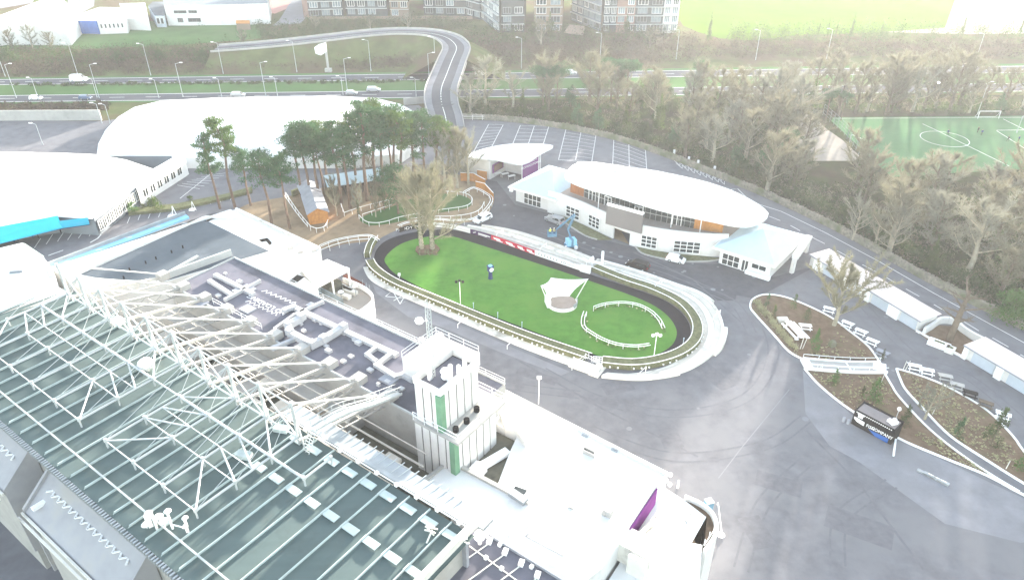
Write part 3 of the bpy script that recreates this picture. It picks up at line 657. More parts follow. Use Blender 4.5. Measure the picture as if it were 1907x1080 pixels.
m = MB(); m.prism([P(x, y, 9) for x, y in ((400, 400), (440, 390), (597, 466), (575, 483), (512, 512), (470, 500), (500, 467))], 0, 9); m.build('wall', M['roofwhite'], an)
m = MB(); m.wall([P(440, 391, 9), P(596, 465, 9)], .4, -.6, .5); m.build('parapet', M['cream'], an)
m = MB()
for x, y in ((541, 463), (560, 471), (505, 490), (508, 512), (585, 468)): m.box(P(x, y, 9.01), .9, .6, .5, .4)
m.build('roof_unit', M['concrete'], an)
# black bent duct pipe
m = MB(); m.poltube([P(483, 449, 10), P(497, 446, 10.4), P(503, 453, 9.2)], .3, 8); m.build('duct_pipe', M['black'], an)
wl = thing('white_roof_block', 'bright white roofed block with pale green skylight at the left picture edge', 'building', P(40, 500, 0))
m = MB(); m.prism([P(x, y, 16) for x, y in ((-90, 480), (-40, 462), (0, 462), (42, 452), (80, 478), (97, 500), (100, 530), (130, 546), (0, 577), (-100, 602))], 0, 16); m.build('wall', M['roofwhite'], wl)
m = MB(); m.prism([P(x, y, 16) for x, y in ((20, 462), (46, 454), (82, 478), (58, 491))], 16.01, 16.1); m.build('skylight', mat('pale_green_sheet', (.5, .62, .54), .4, .05), wl)
m = MB(); m.prism([P(x, y, 16) for x, y in ((85, 503), (95, 500), (102, 515), (92, 518))], 16.01, 16.06); m.build('roof_hatch', M['steelgrey'], wl)
m = MB(); m.box(P(31, 507, 16.01), 1.9, .5, .3, .2); m.build('roof_unit', M['paleclad'], wl)
# ---------------------------------------------------------------- long white building south of the tower
wb = thing('white_flat_building', 'long dazzling white flat roofed building with purple end wall and outside stairs', 'building', W(52, 34, 0))
ZW = 13.0
m = MB(); m.prism([P(x, y, ZW) for x, y in ((925, 722), (1243, 884), (1222, 904), (1120, 1058), (1085, 1085), (898, 978), (950, 840), (963, 812), (926, 790), (890, 760))], 0, ZW); m.build('wall', M['roofwhite'], wb)
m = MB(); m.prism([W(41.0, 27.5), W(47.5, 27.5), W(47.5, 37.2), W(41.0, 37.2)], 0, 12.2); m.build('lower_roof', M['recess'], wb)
m = MB(); m.wall([P(925, 722, ZW), P(1243, 884, ZW), P(1222, 904, ZW)], .35, -.3, .3); m.build('parapet', M['render'], wb)
m = MB(); q = [P(x, y, ZW) for x, y in ((1086, 843), (1107, 853), (1106, 846), (1088, 837))]; m.wall(q, .14, 0, .5, True); m.build('skylight_kerb', M['concrete'], wb)
m = MB(); m.box(P(1132, 958, ZW + .01), .9, .7, .8, RA); m.box(P(1125, 957, ZW + .01), .5, .5, .5, RA); m.box(P(1063, 945, ZW + .01), .6, .3, .2, RA); m.build('roof_unit', M['concrete'], wb)
m = MB(); m.prism([P(x, y, ZW) for x, y in ((955, 911), (976, 921), (982, 913), (960, 905))], ZW + .01, ZW + .05); m.build('roof_light', M['glass'], wb)
m = MB(); m.prism([P(x, y, ZW) for x, y in ((978, 998), (984, 993), (1052, 1031), (1048, 1035))], ZW + .01, ZW + .06); m.build('roof_gutter', M['concrete'], wb)
m = MB()
for x, y in ((1089, 812), (1144, 839), (1195, 857)): m.box(P(x, y, ZW + .01), .8, .25, .12, RA)
m.build('roof_outlet', M['steelgrey'], wb)
m = MB(); m.poltube([P(x, y, 13) for x, y in ((922, 812), (912, 818), (900, 832))], .16, 6); m.bar(P(945, 840, 12.8), P(890, 872, 12.8), .9, .7); m.bar(P(880, 870, 12.8), P(900, 880, 12.8), 1.6, 1.0); m.build('air_duct', M['white'], wb)
m = MB(); m.prism([P(x, y, ZW) for x, y in ((930, 778), (963, 800), (985, 826), (978, 834), (962, 812), (940, 800))], ZW - 4, ZW + .9); m.build('upstand', M['render'], wb)
zp = 10.0
e0, e1 = P(1222.5, 905, ZW), P(1172, 980, ZW); dd = (e1 - e0).normalized(); no = Vector((-dd.y, dd.x, 0)); no = no if no.x > 0 else -no
ang = math.atan2(dd.y, dd.x); mid_ = (e0 + e1) / 2 + no * .1
m = MB(); m.box((mid_.x, mid_.y, zp + .2), (e0 - e1).length, .16, ZW - zp - .5, ang); m.build('purple_wall', M['purple'], wb)
m = MB(); Ls = (e1 - e0).length
def SP(s, o, z): q = e0 + dd * s + no * o; return Vector((q.x, q.y, z))
m.loft([SP(2.2, 1.0, zp), SP(Ls, 1.0, zp), SP(Ls, 1.3, zp), SP(2.2, 1.3, zp)], [SP(2.2, 1.0, zp + 1.0), SP(Ls, 1.0, zp + 2.6), SP(Ls, 1.3, zp + 2.6), SP(2.2, 1.3, zp + 1.0)])
for j in range(8): q = SP(2.6 + j * .42, 2.4, zp); m.box(q, .44, 2.0, .18 * (j + 1), ang)
q = SP(2.6 + 8 * .42 + .5, 2.4, zp); m.box(q, 1.5, 2.0, 1.5, ang)
for j in range(6): q = SP(2.6 + 8 * .42 + 1.6 + j * .42, 2.4, zp); m.box(q, .44, 2.0, 1.5 + .18 * (j + 1), ang)
q = SP(Ls + 1.0, 1.4, zp); m.box(q, 2.6, 4.2, 2.6, ang); m.build('staircase', M['cream'], wb)
m = MB(); pr_ = [(2.5, zp), (5.9, zp + 1.5), (7.4, zp + 1.5), (Ls + .2, zp + 2.6), (Ls + 2.2, zp + 2.6)]
for h in (.5, 1.0): m.poltube([SP(s_, 3.45, z + h) for s_, z in pr_] + [SP(Ls + 2.2, .2, zp + 2.6 + h)], .05, 4)
for s_, z in pr_: m.tube(SP(s_, 3.45, z), SP(s_, 3.45, z + 1), .05, n=4)
m.build('handrail', M['white'], wb)
# raised terrace with planter
pt = thing('white_terrace', 'white paved terrace with curved planter at the end of the white flat building', 'terrace', P(1270, 1000))
m = MB(); m.prism([P(x, y, zp) for x, y in ((1218, 906), (1228, 902), (1275, 931), (1315, 962), (1287, 1010), (1308, 1014), (1300, 1100), (1120, 1100), (1172, 1020))], 0, zp); m.build('paving', M['roofwhite'], pt)
pc = cr([P(x, y, zp) for x, y in ((1275, 925), (1304, 938), (1325, 955), (1334, 978), (1330, 1000), (1312, 1026))], 5)
m = MB(); m.wall(pc, .4, -zp, .25); m.build('kerb', M['render'], pt)
m = MB(); m.prism([(q.x, q.y, 0) for q in pc[::-1]] + [P(1300, 1030, zp - .4), P(1286, 1012, zp - .4), P(1316, 962, zp - .4)], 0, zp - .3); m.build('planting_bed', M['soil'], pt)
m = MB()
for h in (.5, 1.0): m.poltube([P(1311, 1015, zp + h), P(1329, 988, zp + h)], .05, 4)
for t in (0, .5, 1): q = P(1311, 1015, zp).lerp(P(1329, 988, zp), t); m.tube(q, q + Vector((0, 0, 1)), .05, n=4)
m.build('handrail', M['white'], pt)
# ---------------------------------------------------------------- raised white roof and dark panel roof at the bottom edge
rr = thing('raised_white_roof', 'square white roof with grey parapet beside the foot of the striped tower', 'building', W(46, 24, 0))
m = MB(); m.prism([P(x, y, 13.4) for x, y in ((790, 897), (838, 860), (985, 938), (1000, 965), (940, 1000), (900, 968))], 0, 13.4); m.build('wall', M['roofwhite'], rr)
m = MB(); m.wall([P(x, y, 13.4) for x, y in ((790, 897), (838, 860), (985, 938))], .5, -.1, .35); m.build('parapet', M['concrete'], rr)
m = MB(); m.box(P(965, 928, 13.41), 2.2, .9, .5, RA - .1); m.build('roof_box', M['steelgrey'], rr)
dp = thing('dark_panel_roof', 'dark flat roof with crossing cream cables and small white lamps, cut by bottom edge', 'building', W(60, 12, 0))
Z = 15.0
m = MB(); m.prism([P(x, y, Z) for x, y in ((888, 985), (905, 978), (1085, 1100), (700, 1130))], 0, Z); m.build('roof', M['greyroof'], dp)
m = MB(); m.wall([P(893, 980, Z), P(1085, 1098, Z)], .9, -.2, .35); m.build('parapet', M['greyshed'], dp)
def AP(x, y): return P(x, y, Z + .12)
m = MB()
for a, b in (((874, 1016), (965, 1082)), ((810, 1082), (914, 1009)), ((870, 1082), (943, 1029)), ((930, 1082), (973, 1050)), ((985, 1090), (1003, 1072))): m.bar(AP(*a), AP(*b), .1, .1)
m.build('roof_cable', M['cream'], dp)
for x, y in ((912, 1009), (941, 1029), (971, 1050), (1001, 1072)): m = MB(); m.box(P(x, y, Z), .5, .7, .35, RA + .3); m.build('roof_lamp', M['white'], dp)
m = MB()
for x, y in ((906, 999), (934, 1060), (905, 1040), (860, 1034), (866, 1028), (990, 1057), (931, 1016)): m.box(P(x, y, Z), .35, .35, .35, RA)
m.build('roof_vent', M['white'], dp)
m = MB()
for j in range(8): q = P(862 + rnd.uniform(-8, 8), 1007 + rnd.uniform(-6, 6), 20.5); m.tube(q, q + Vector((rnd.uniform(-.5, .5), rnd.uniform(-.5, .5), rnd.uniform(.3, .7))), .045, n=5)
m.build('cable_bundle', M['white'], gs)
# ================================================================ OTHER BUILDINGS
def window(par, p0, p1, t0, t1, z0, z1, nx, nz, glass='glass', frame='white', out=1, name='window', fw=.09):
    "a framed window on the wall from p0 to p1 (plan points), between fractions t0..t1; its pane is a sub-part"
    p0, p1 = Vector((p0[0], p0[1], 0)), Vector((p1[0], p1[1], 0)); d = p1 - p0; L = d.length; d.normalize()
    nrm = Vector((d.y, -d.x, 0))
    if nrm.dot(-p0) < 0: nrm = -nrm
    a, b = p0 + d * L * t0, p0 + d * L * t1
    m = MB(); up = Vector((0, 0, 1)); off = nrm * .05
    for i in range(nx + 1):
        q = a.lerp(b, i / nx) + off; m.bar(q + up * z0, q + up * z1, fw, fw)
    for j in range(nz + 1):
        z = z0 + (z1 - z0) * j / nz; m.bar(a + off - d * fw / 2 + up * z, b + off + d * fw / 2 + up * z, fw, fw * .98)
    f = m.build(name, M[frame], par)
    g = MB(); o = nrm * .03
    g.add([a + o + up * z0, b + o + up * z0, b + o + up * z1, a + o + up * z1], [(0, 1, 2, 3)]); g.build('pane', M[glass], f)
    return f
def dome_roof(pts, z0, hh, p=2.0, rings=7):
    "a low tensioned roof: the outline pulled in and up ring by ring"
    m = MB(); n = len(pts); c = Vector((0, 0, 0))
    for q in pts: c += Vector((q[0], q[1], 0))
    c /= n; R_ = []
    for j in range(rings + 1):
        s = 1 - j / rings; z = z0 + hh * (1 - s ** p); R_.append([(c.x + (q[0] - c.x) * s, c.y + (q[1] - c.y) * s, z) for q in pts])
    o = len(m.v)
    for r_ in R_[:-1]: m.v += r_
    m.v.append((c.x, c.y, z0 + hh))
    for j in range(rings - 1):
        for i in range(n): m.f.append((j * n + i, j * n + (i + 1) % n, (j + 1) * n + (i + 1) % n, (j + 1) * n + i))
    t = len(m.v) - 1
    for i in range(n): m.f.append(((rings - 1) * n + i, (rings - 1) * n + (i + 1) % n, t))
    return m
# ---- tennis halls on the left
h1 = thing('white_hall', 'wide white membrane roofed hall with turquoise canopy at the left edge', 'hall', P(60, 400, 0))
o1 = [(-150, 300), (-60, 287), (0, 283), (110, 285), (180, 288), (235, 298), (292, 317), (250, 350), (172, 408), (108, 404), (0, 425), (-150, 455)]
pts = [P(x, y, 4.5) for x, y in o1]; dome_roof(pts, 4.5, 1.6).build('roof', M['roofwhite'], h1, smooth=True)
wp = [P(x, y, 4.4) for x, y in ((-150, 305), (0, 290), (180, 293), (292, 317.5), (250, 350), (174, 405), (100, 400), (0, 415), (-150, 440))]
m = MB(); m.prism(wp, 0, 4.4); m.build('wall', M['paleclad'], h1)
w0, w1 = P(175, 408, 4.5), P(292, 317, 4.5)
m = MB(); q0, q1 = w0 + (w1 - w0) * .02 - Vector((0, .0, 0)), w1; 
for j in range(17): window(h1, w0, w1, .03 + j * .056, .03 + j * .056 + .046, 1.2, 3.6, 2, 1)
m = MB()
for (i0, i1, o0, o1) in (((-150, 452), (108, 404), (-150, 492), (117, 425)), ((109, 414), (164, 407), (117, 425), (167, 418))):
    a0, a1, c0, c1 = P(*i0, 4.6), P(*i1, 4.6), P(*o0, 3.0), P(*o1, 3.0); m.loft([a0, c0, c1, a1], [q + Vector((0, 0, .25)) for q in (a0, c0, c1, a1)])
m.build('canopy_roof', M['bluefas'], h1)
m = MB(); m.wall([P(-150, 492, 2.7), P(0, 451, 2.7), P(117, 426, 2.7), P(167, 419, 2.7)], .15, 0, .28); m.build('fascia', M['navy'], h1)
m = MB()
for x, y in ((34, 449), (72, 443), (114, 434), (151, 427), (168, 424)): q = P(x, y); m.tube(q, q + Vector((0, 0, 2.9)), .12, n=6)
m.build('canopy_post', M['black'], h1)
ax = thing('hall_annex', 'low white flat roofed link block with row of windows between the two white halls', 'building', P(300, 310, 0))
m = MB(); m.prism([P(x, y, 4.2) for x, y in ((286, 314), (318, 296), (345, 296), (340, 300), (255, 352), (250, 346))], 0, 4.2); m.build('wall', M['roofwhite'], ax)
f0, f1 = P(255, 352, 4.2), P(340, 300, 4.2)
for j in range(6): window(ax, f0, f1, .08 + j * .15, .18 + j * .15, 1.3, 3.2, 2, 1)
m = MB(); m.wall([P(206, 293, 3), P(320, 293, 3)], .3, -3, .3); m.build('yard_wall', M['paleclad'], ax)
h2 = thing('membrane_hall', 'long white vaulted membrane hall behind the pines', 'hall', P(480, 240, 0))
o2 = [(180, 290), (183, 268), (196, 243), (220, 218), (250, 200), (300, 188), (400, 183), (520, 180), (620, 179), (700, 183), (745, 194), (775, 210), (790, 232), (780, 262), (740, 288), (650, 294), (345, 294)]
pts = [P(x, y, 3) for x, y in o2]; dome_roof(pts, 3, 3.6, 2.4).build('roof', M['roofwhite'], h2, smooth=True)
m = MB(); m.prism(pts, 0, 2.99); m.build('wall', M['roofwhite'], h2)
m = MB()
for j in range(6): q = P(640 + j * 12, 303); m.box(q, 2.2, .2, 2.6)
m.build('door', M['pinkclad'], h2)
# ---- entrance pavilion with curved white canopy
en = thing('entrance_canopy', 'white curved entrance canopy roof with purple welcome wall beneath', 'entrance', P(940, 320, 0))
ol = cr([P(x, y, 5.4) for x, y in ((870, 292), (900, 278), (940, 270), (985, 268), (1030, 272), (1008, 286), (972, 306), (925, 298))], 4, True)
m = MB(); m.prism(ol, 5.1, 5.5); m.build('roof', M['roofwhite'], en)
s0, s1 = P(972, 333), P(1002, 320)
m = MB(); m.wall([s0, s1], .4, 0, 4.9); m.build('welcome_wall', M['purple'], en)
dv = (s1 - s0).normalized(); nv = Vector((dv.y, -dv.x, 0)); mid = (s0 + s1) / 2 + nv * .23
lettering('Welcome To', .78, mid + Vector((0, 0, 3.85)) + dv * .4, dv, (0, 0, 1), M['white'], en)
lettering('LEOPARDSTOWN', .92, mid + Vector((0, 0, 2.85)), dv, (0, 0, 1), M['white'], en)
m = MB(); bw = [P(878, 300), P(884, 323), P(917, 334)]; m.wall([P(870, 318), P(912, 334)], .4, 0, 4.9); m.wall([P(912, 334), P(940, 318), P(972, 325)], .4, 0, 4.9); m.build('back_wall', M['render'], en)
m = MB(); a, b = P(915, 333), P(935, 321); m.wall([a + Vector((.35, -.3, 1.5)), b + Vector((.35, -.3, 1.5))], .12, 0, 2.3); m.build('poster_frame', M['purple'], en)
m = MB(); m.wall([a.lerp(b, .12) + Vector((.44, -.4, 1.8)), a.lerp(b, .88) + Vector((.44, -.4, 1.8))], .1, 0, 1.7); m.build('poster', M['pinkclad'], en)
m = MB(); q = P(889, 324); m.box(q, .9, .3, 2.2, .5); m.build('door', M['black'], en)
m = MB()
for x, y in ((972, 334), (1003, 321), (1006, 318)): q = P(x, y); m.tube(q, q + Vector((0, 0, 5.1)), .14, n=7)
m.build('column', M['white'], en)
for i, (x, y, l) in enumerate(((927, 329, 'white topped turnstile table nearest the poster wall'), (941, 330, 'middle pale turnstile table under the entrance canopy'), (953, 334, 'turnstile table nearest the purple welcome wall'))):
    t = thing('ticket_table', l, 'table', P(x, y), 'tables under the entrance canopy'); q = P(x, y)
    m = MB(); m.box(q + Vector((0, 0, .95)), 1.9, .9, .08, .5); m.build('table_top', M['white'], t)
    for dx, dy in ((-.8, -.3), (.8, -.3), (-.8, .3), (.8, .3)): m = MB(); m.box(q + Vector((dx, dy, 0)), .08, .08, .95); m.build('leg', M['cream'], t)
# ---- the two storey pavilion
pv_ = thing('pavilion', 'two storey white pavilion with curved white roof, glazed terrace and big grey screen', 'pavilion', P(1180, 430, 0))
ZR = 8.6
rf = cr([P(x, y, ZR) for x, y in ((1052, 331), (1060, 314), (1075, 304), (1110, 303), (1162, 310), (1215, 317), (1270, 328), (1340, 346), (1395, 370), (1431, 397), (1410, 417), (1375, 421), (1319, 410), (1250, 396), (1196, 381), (1155, 368), (1113, 356), (1080, 346))], 3, True)
m = MB(); m.prism(rf, ZR - .35, ZR); m.build('roof', M['roofwhite'], pv_)
m = MB(); r2 = [P(x, y, ZR + .5) for x, y in ((1075, 302), (1110, 302), (1162, 309), (1160, 314), (1090, 322), (1065, 315))]; m.prism(r2, ZR + .004, ZR + .5); m.build('upper_roof', M['roofwhite'], pv_)
PB = [(1020, 395), (1052, 404), (1085, 417), (1120, 434), (1150, 447), (1180, 458), (1215, 466), (1263, 473), (1311, 477), (1350, 478)]
base = cr(PP(PB), 4)
Z1 = 4.6
back = [P(x, y, 0) for x, y in ((1440, 440), (1380, 400), (1240, 368), (1100, 345))]
gap0, gap1 = 15, 19
wl_ = base[:]
m = MB(); m.prism(base + [P(1400, 470), P(1420, 440), P(1300, 395), P(1150, 365), P(1050, 345)], Z1 - .7, Z1 - .3); m.build('terrace_floor', mat('terrace_tile', (.3, .27, .25), .8, .1), pv_)
m = MB(); m.wall(base[:gap0 + 1], .35, 0, Z1 - .31); m.wall(base[gap1:], .35, 0, Z1 - .31); m.wall(base[gap0:gap1 + 1], .35, 2.7, Z1 - .31); m.build('lower_wall', M['render'], pv_)
m = MB(); m.wall(base, .38, Z1 - .3, Z1 + .75); m.build('parapet', M['render'], pv_)
m = MB(); m.wall([q + Vector((-1, 6.5, 0)) for q in base[gap0 - 3:gap1 + 4]], .3, 0, Z1 - .8); m.build('undercroft_wall', M['sand'], pv_)
m = MB(); m.poly([base[gap0] + Vector((0, 0, .03)), base[gap1] + Vector((0, 0, .03)), base[gap1] + Vector((-1, 6.3, .03)), base[gap0] + Vector((-1, 6.3, .03))]); m.build('undercroft_floor', M['sand'], pv_)
# upper glazing
GL = [P(x, y, Z1 - .3) for x, y in ((1062, 358), (1087, 367), (1113, 377), (1150, 391), (1196, 405), (1250, 417), (1310, 429), (1345, 434))]
g = cr(GL, 3)
def wallstrip(pts, z0, z1):
    mm = MB()
    for a, b in zip(pts, pts[1:]): mm.add([(a.x, a.y, z0), (b.x, b.y, z0), (b.x, b.y, z1), (a.x, a.y, z1)], [(0, 1, 2, 3)])
    return mm
zf, zt = Z1 - .29, ZR - .36
wallstrip(g[:4], zf, zt).build('timber_wall', M['timber'], pv_); wallstrip(g[17:], zf, zt).build('timber_wall', M['orange'], pv_)
go = wallstrip(g[3:18], zf, zt).build('glazing', M['glass'], pv_)
m = MB()
for q in resample(g[3:18], 1.25): m.bar(q + Vector((.05, -.1, .02)), Vector((q.x + .05, q.y - .1, zt)), .06, .06)
for z in (1.35,): m.wall([Vector((q.x + .04, q.y - .08, zf + z)) for q in g[3:18]], .08, 0, .1)
m.build('mullion', M['steel'], go)
for t in (.1, .34, .62, .86):
    i = 3 + int(t * 14); a, b = g[i], g[i + 1]; d_ = (b - a).normalized(); q = a + Vector((.1, -.2, 0)); m = MB()
    for k in range(3): m.bar(q + d_ * (.95 * k) + Vector((0, 0, .02)), q + d_ * (.95 * k) + Vector((0, 0, 2.3)), .14, .14)
    m.bar(q + Vector((0, 0, 2.3)), q + d_ * 1.9 + Vector((0, 0, 2.3)), .14, .14); m.build('door_frame', M['white'], pv_)
for x, y in ((1082, 364), (1114, 388), (1196, 408), (1249, 424), (1303, 433)):
    q = P(x, y, Z1 - .28); m = MB(); m.tube(q, (q.x, q.y, zt), .11, n=7); m.build('column', M['white'], pv_)
# ground floor windows
def wsec(i0, i1): return base[i0], base[i1]
for (i0, i1, t0, t1, nx, nz) in ((4, 8, .05, .78, 3, 3), (9, 12, .05, .8, 3, 3), (21, 25, .1, .85, 3, 3), (27, 32, .02, .82, 4, 3)):
    window(pv_, base[i0] + Vector((.0, -.45, 0)), base[i1] + Vector((.0, -.45, 0)), t0, t1, .7, 3.3, nx, nz, fw=.13)
# screen
c0, c1 = P(1128, 414, 3.6), P(1194, 433, 3.6)
c0, c1 = c0 + Vector((0, -.5, 0)), c1 + Vector((0, -.5, 0))
m = MB(); m.wall([c0, c1], .5, 0, 4.4); sc_ = m.build('display_screen', mat('screen_grey', (.17, .155, .15), .6, .06, .3), pv_)
m = MB(); m.wall([c0, c1], .7, 4.4, 4.75); m.build('top_trim', M['white'], sc_)
# corner wings with pyramid roofs
def wing(name, lab, e1, e2, e4, apex_h, ze, basepx, par_name):
    t = thing(name, lab, 'pavilion wing', P(*basepx[0])); E1, E2, E4 = P(*e1, ze), P(*e2, ze), P(*e4, ze); E3 = E2 + (E4 - E1)
    c = (E1 + E2 + E3 + E4) / 4; ap = Vector((c.x, c.y, ze + apex_h)); m = MB()
    m.add([E1, E2, E3, E4, ap], [(0, 1, 4), (1, 2, 4), (2, 3, 4), (3, 0, 4)]); m.build('roof', M['zinc'], t)
    m = MB(); m.wall([E1, E2, E3, E4], .3, -.35, .02, True); m.build('fascia', M['white'], t)
    ins = [q.lerp(Vector((c.x, c.y, q.z)), .17) for q in (E1, E2, E3, E4)]; m = MB(); m.prism(ins, 0, ze - .1); m.build('wall', M['render'], t)
    return t, ins
wg, ins = wing('corner_wing', 'square white wing with blue zinc pyramid roof at the left end of the pavilion', (947, 348), (1034, 373), (1022, 308), 3.4, 3.9, [(990, 380)], 'l')
window(wg, ins[0], ins[1], .22, .66, .1, 2.9, 4, 2, fw=.12); 
m = MB(); q = ins[0]; m.box((q.x - 1.1, q.y + .6, 2.2), .9, .4, 1.4, -.4); m.build('hanging_sign', M['white'], wg)
wg2, ins2 = wing('corner_wing', 'square white wing with blue zinc pyramid roof at the right end of the pavilion', (1328, 460), (1443, 496), (1392, 408), 3.0, 3.9, [(1400, 500)], 'r')
window(wg2, ins2[0], ins2[1], .06, .40, .1, 2.6, 3, 2, fw=.12); window(wg2, ins2[0], ins2[1], .45, .58, .0, 2.5, 2, 1, fw=.14); window(wg2, ins2[0], ins2[1], .64, .92, 1.3, 2.4, 2, 1, fw=.12)
m = MB(); a, b = ins2[0], ins2[1]; dd = (b - a).normalized(); nn = Vector((dd.y, -dd.x, 0)); m.box(a.lerp(b, .8) + nn * .5 + Vector((0, 0, -a.z)), 5, .8, .8, math.atan2(dd.y, dd.x)); m.build('planter', M['white'], wg2)
gt = thing('gateway', 'white square gateway frame between the right wing and the shutter row', 'gate', P(1490, 500))
g0, g1 = P(1474, 508), P(1500, 470)
m = MB()
for q in (g0, g1): m.box(q, .7, .7, 3.6, .6)
m.bar(g0 + Vector((0, 0, 3.6)), g1 + Vector((0, 0, 3.6)), 1.2, .9); m.build('frame', M['render'], gt)
# ---- planting beds along the pavilion front
for k, (pts, lab) in enumerate((([(1029, 392), (1030, 402), (1050, 414), (1066, 425), (1090, 440), (1112, 447), (1140, 447), (1120, 436), (1085, 419), (1052, 405)], 'kerbed planting bed curving along the left front of the pavilion'), ([(1183, 460), (1195, 472), (1222, 480), (1262, 487), (1300, 488), (1330, 486), (1346, 482), (1311, 478), (1263, 474), (1215, 467)], 'kerbed planting bed along the right front of the pavilion'))):
    t = thing('planting_bed', lab, 'planter', P(*pts[2])); q = PP(pts); m = MB(); m.prism(q, .0, .16); m.build('soil', M['hedgetop'], t)
    half = cr(PP(pts[:6] if k == 0 else pts[:7]), 4); m = MB(); m.wall(half, .3, 0, .22); m.build('kerb', M['concrete'], t)
# ---- row of shutter kiosks along the road
def kiosk(lab, ground, eave, ridge_, blocks, blues, zw=2.5, hip=True):
    t = thing('kiosk_row', lab, 'kiosk row', P(*ground[0]), 'kiosk rows along the service road')
    g0, g1 = P(*ground[0]), P(*ground[1]); d = (g1 - g0).normalized(); nb = Vector((-d.y, d.x, 0))
    if nb.y < 0: nb = -nb
    dp_ = 4.6
    m = MB(); m.prism([g0, g1, g1 + nb * dp_, g0 + nb * dp_], 0, zw); m.build('wall', M['render'], t)
    e0, e1 = g0 - d * .2 - nb * .5, g1 + d * .5 - nb * .5; f0, f1 = g0 - d * .2 + nb * (dp_ + .3), g1 + d * .5 + nb * (dp_ + .3)
    r0, r1 = (e0 + f0) / 2 + d * 2.2, (e1 + f1) / 2 - d * 2.2
    up = Vector((0, 0, 1)); m = MB()
    v = [e0 + up * zw, e1 + up * zw, f1 + up * zw, f0 + up * zw, r0 + up * (zw + 1.1), r1 + up * (zw + 1.1)]
    m.add(v, [(0, 1, 5, 4), (1, 2, 5), (2, 3, 4, 5), (3, 0, 4), (3, 2, 1, 0)]); m.build('roof', M['pinkroof'], t)
    m = MB(); m.wall([e0 + up * (zw - .25), e1 + up * (zw - .25)], .12, 0, .24); m.build('gutter', M['greyshed'], t)
    L = (g1 - g0).length; ang = math.atan2(d.y, d.x)
    for a, b in blues:
        m = MB(); q = g0 + d * L * (a + b) / 2 - nb * .06; m.box((q.x, q.y, .05), L * (b - a), .12, zw - .45, ang); m.build('shutter', M['door_blue'], t)
    for a, b in blocks:
        m = MB(); q = g0 + d * L * (a + b) / 2 - nb * .25; m.box((q.x, q.y, 0), L * (b - a), .5, zw - .15, ang); m.build('pier', M['white'], t)
    return t, g0, g1, d, nb
kiosk('long white kiosk row with pale pink roof and light blue shutters beside the right wing', ((1507, 493), (1706, 616)), 0, 0, ((.05, .13), (.32, .38), (.52, .6), (.76, .85)), ((.14, .31), (.39, .51), (.61, .75), (.86, .99)))
kiosk('white kiosk row with pale pink roof cut by the right picture edge', ((1792, 664), (2010, 796)), 0, 0, ((0, .04), (.3, .36)), ((.08, .28), (.4, .6), (.65, .9)))
bw = thing('garden_wall', 'white curved wall round the soil bed of the big lone tree', 'wall', P(1780, 610)); m = MB()
m.wall([q for q in cr(PP([(1719, 622), (1735, 612), (1750, 602), (1775, 604), (1790, 618), (1812, 632), (1838, 645)]), 4)], .5, 0, 1.3); m.build('wall', M['render'], bw)
m = MB(); m.prism(PP([(1712, 622), (1720, 618), (1750, 606), (1775, 608), (1812, 636), (1806, 648), (1791, 664), (1745, 645)]), 0, .08); m.build('soil', M['soil'], bw)
m = MB(); m.wall(PP([(1706, 617), (1735, 634), (1765, 652), (1792, 666)]), .3, 0, .35); m.build('kerb', M['white'], bw)
for i, (x, y, l, s) in enumerate(((1747, 645, 'white oblong planter on the kerb in front of the lone tree', 3.4), (1768, 655, 'pale stone block beside the white planter under the lone tree', 1.4))):
    t = thing('stone_planter', l, 'planter', P(x, y)); m = MB(); m.box(P(x, y), s, 1.4, .9, -.75); m.build('box', M['white'] if i == 0 else M['cream'], t); m = MB(); m.box(P(x, y) + Vector((0, 0, .9)), s * .5, .5, .06, -.75); m.build('plant', M['hedgetop'], t)
# ---- wood chip yard: huts and stables
hut = thing('timber_hut', 'orange timber hut with grey pitched roof in the wood chip yard', 'hut', P(594, 412)); 
def gable(par, fl, fr, depth_px, h, ridge, wallm, roofm, over=.35, mul=1.0):
    a, b, c = P(*fl), P(*fr), P(*depth_px); dv = c - a; a2, b2 = a + dv, b + dv; up = Vector((0, 0, 1))
    m = MB(); mid = (a + b) / 2; mid2 = (a2 + b2) / 2
    m.add([a, b, b2, a2, a + up * h, b + up * h, b2 + up * h, a2 + up * h, mid + up * ridge, mid2 + up * ridge], [(0, 1, 5, 8, 4), (1, 2, 6, 5), (2, 3, 7, 9, 6), (3, 0, 4, 7)]); m.build('wall', wallm, par)
    dn = dv.normalized(); sd_ = (b - a).normalized(); m = MB(); t = Vector((0, 0, .12))
    for s, e, e2 in ((-1, a, a2), (1, b, b2)):
        x0 = e + up * (h - .12) + sd_ * s * over - dn * over; x1 = e2 + up * (h - .12) + sd_ * s * over + dn * over; y0 = mid + up * ridge - dn * over; y1 = mid2 + up * ridge + dn * over
        m.loft([x0, x1, y1, y0], [x0 + t, x1 + t, y1 + t, y0 + t])
    m.build('roof', roofm, par)
gable(hut, (577, 419), (613, 414), (566, 384), 2.7, 3.9, M['orange'], M['greyshed'])
hut2 = thing('timber_shed', 'second grey roofed shed behind the orange timber hut', 'shed', P(580, 384)); gable(hut2, (566, 381), (600, 376), (559, 366), 2.7, 3.9, M['brown'], M['greyshed'])
sb = thing('stable_row', 'long open fronted stable row with pale grey sheet roof under the pines', 'stable', P(660, 365))
a, b = P(612, 368), P(722, 352); d = (b - a).normalized(); nb = Vector((-d.y, d.x, 0)); up = Vector((0, 0, 1)); m = MB()
m.loft([a + up * 2.6, b + up * 2.6, b + nb * 5 + up * 3.6, a + nb * 5 + up * 3.6], [a + up * 2.75, b + up * 2.75, b + nb * 5 + up * 3.75, a + nb * 5 + up * 3.75]); m.build('roof', M['zinc'], sb)
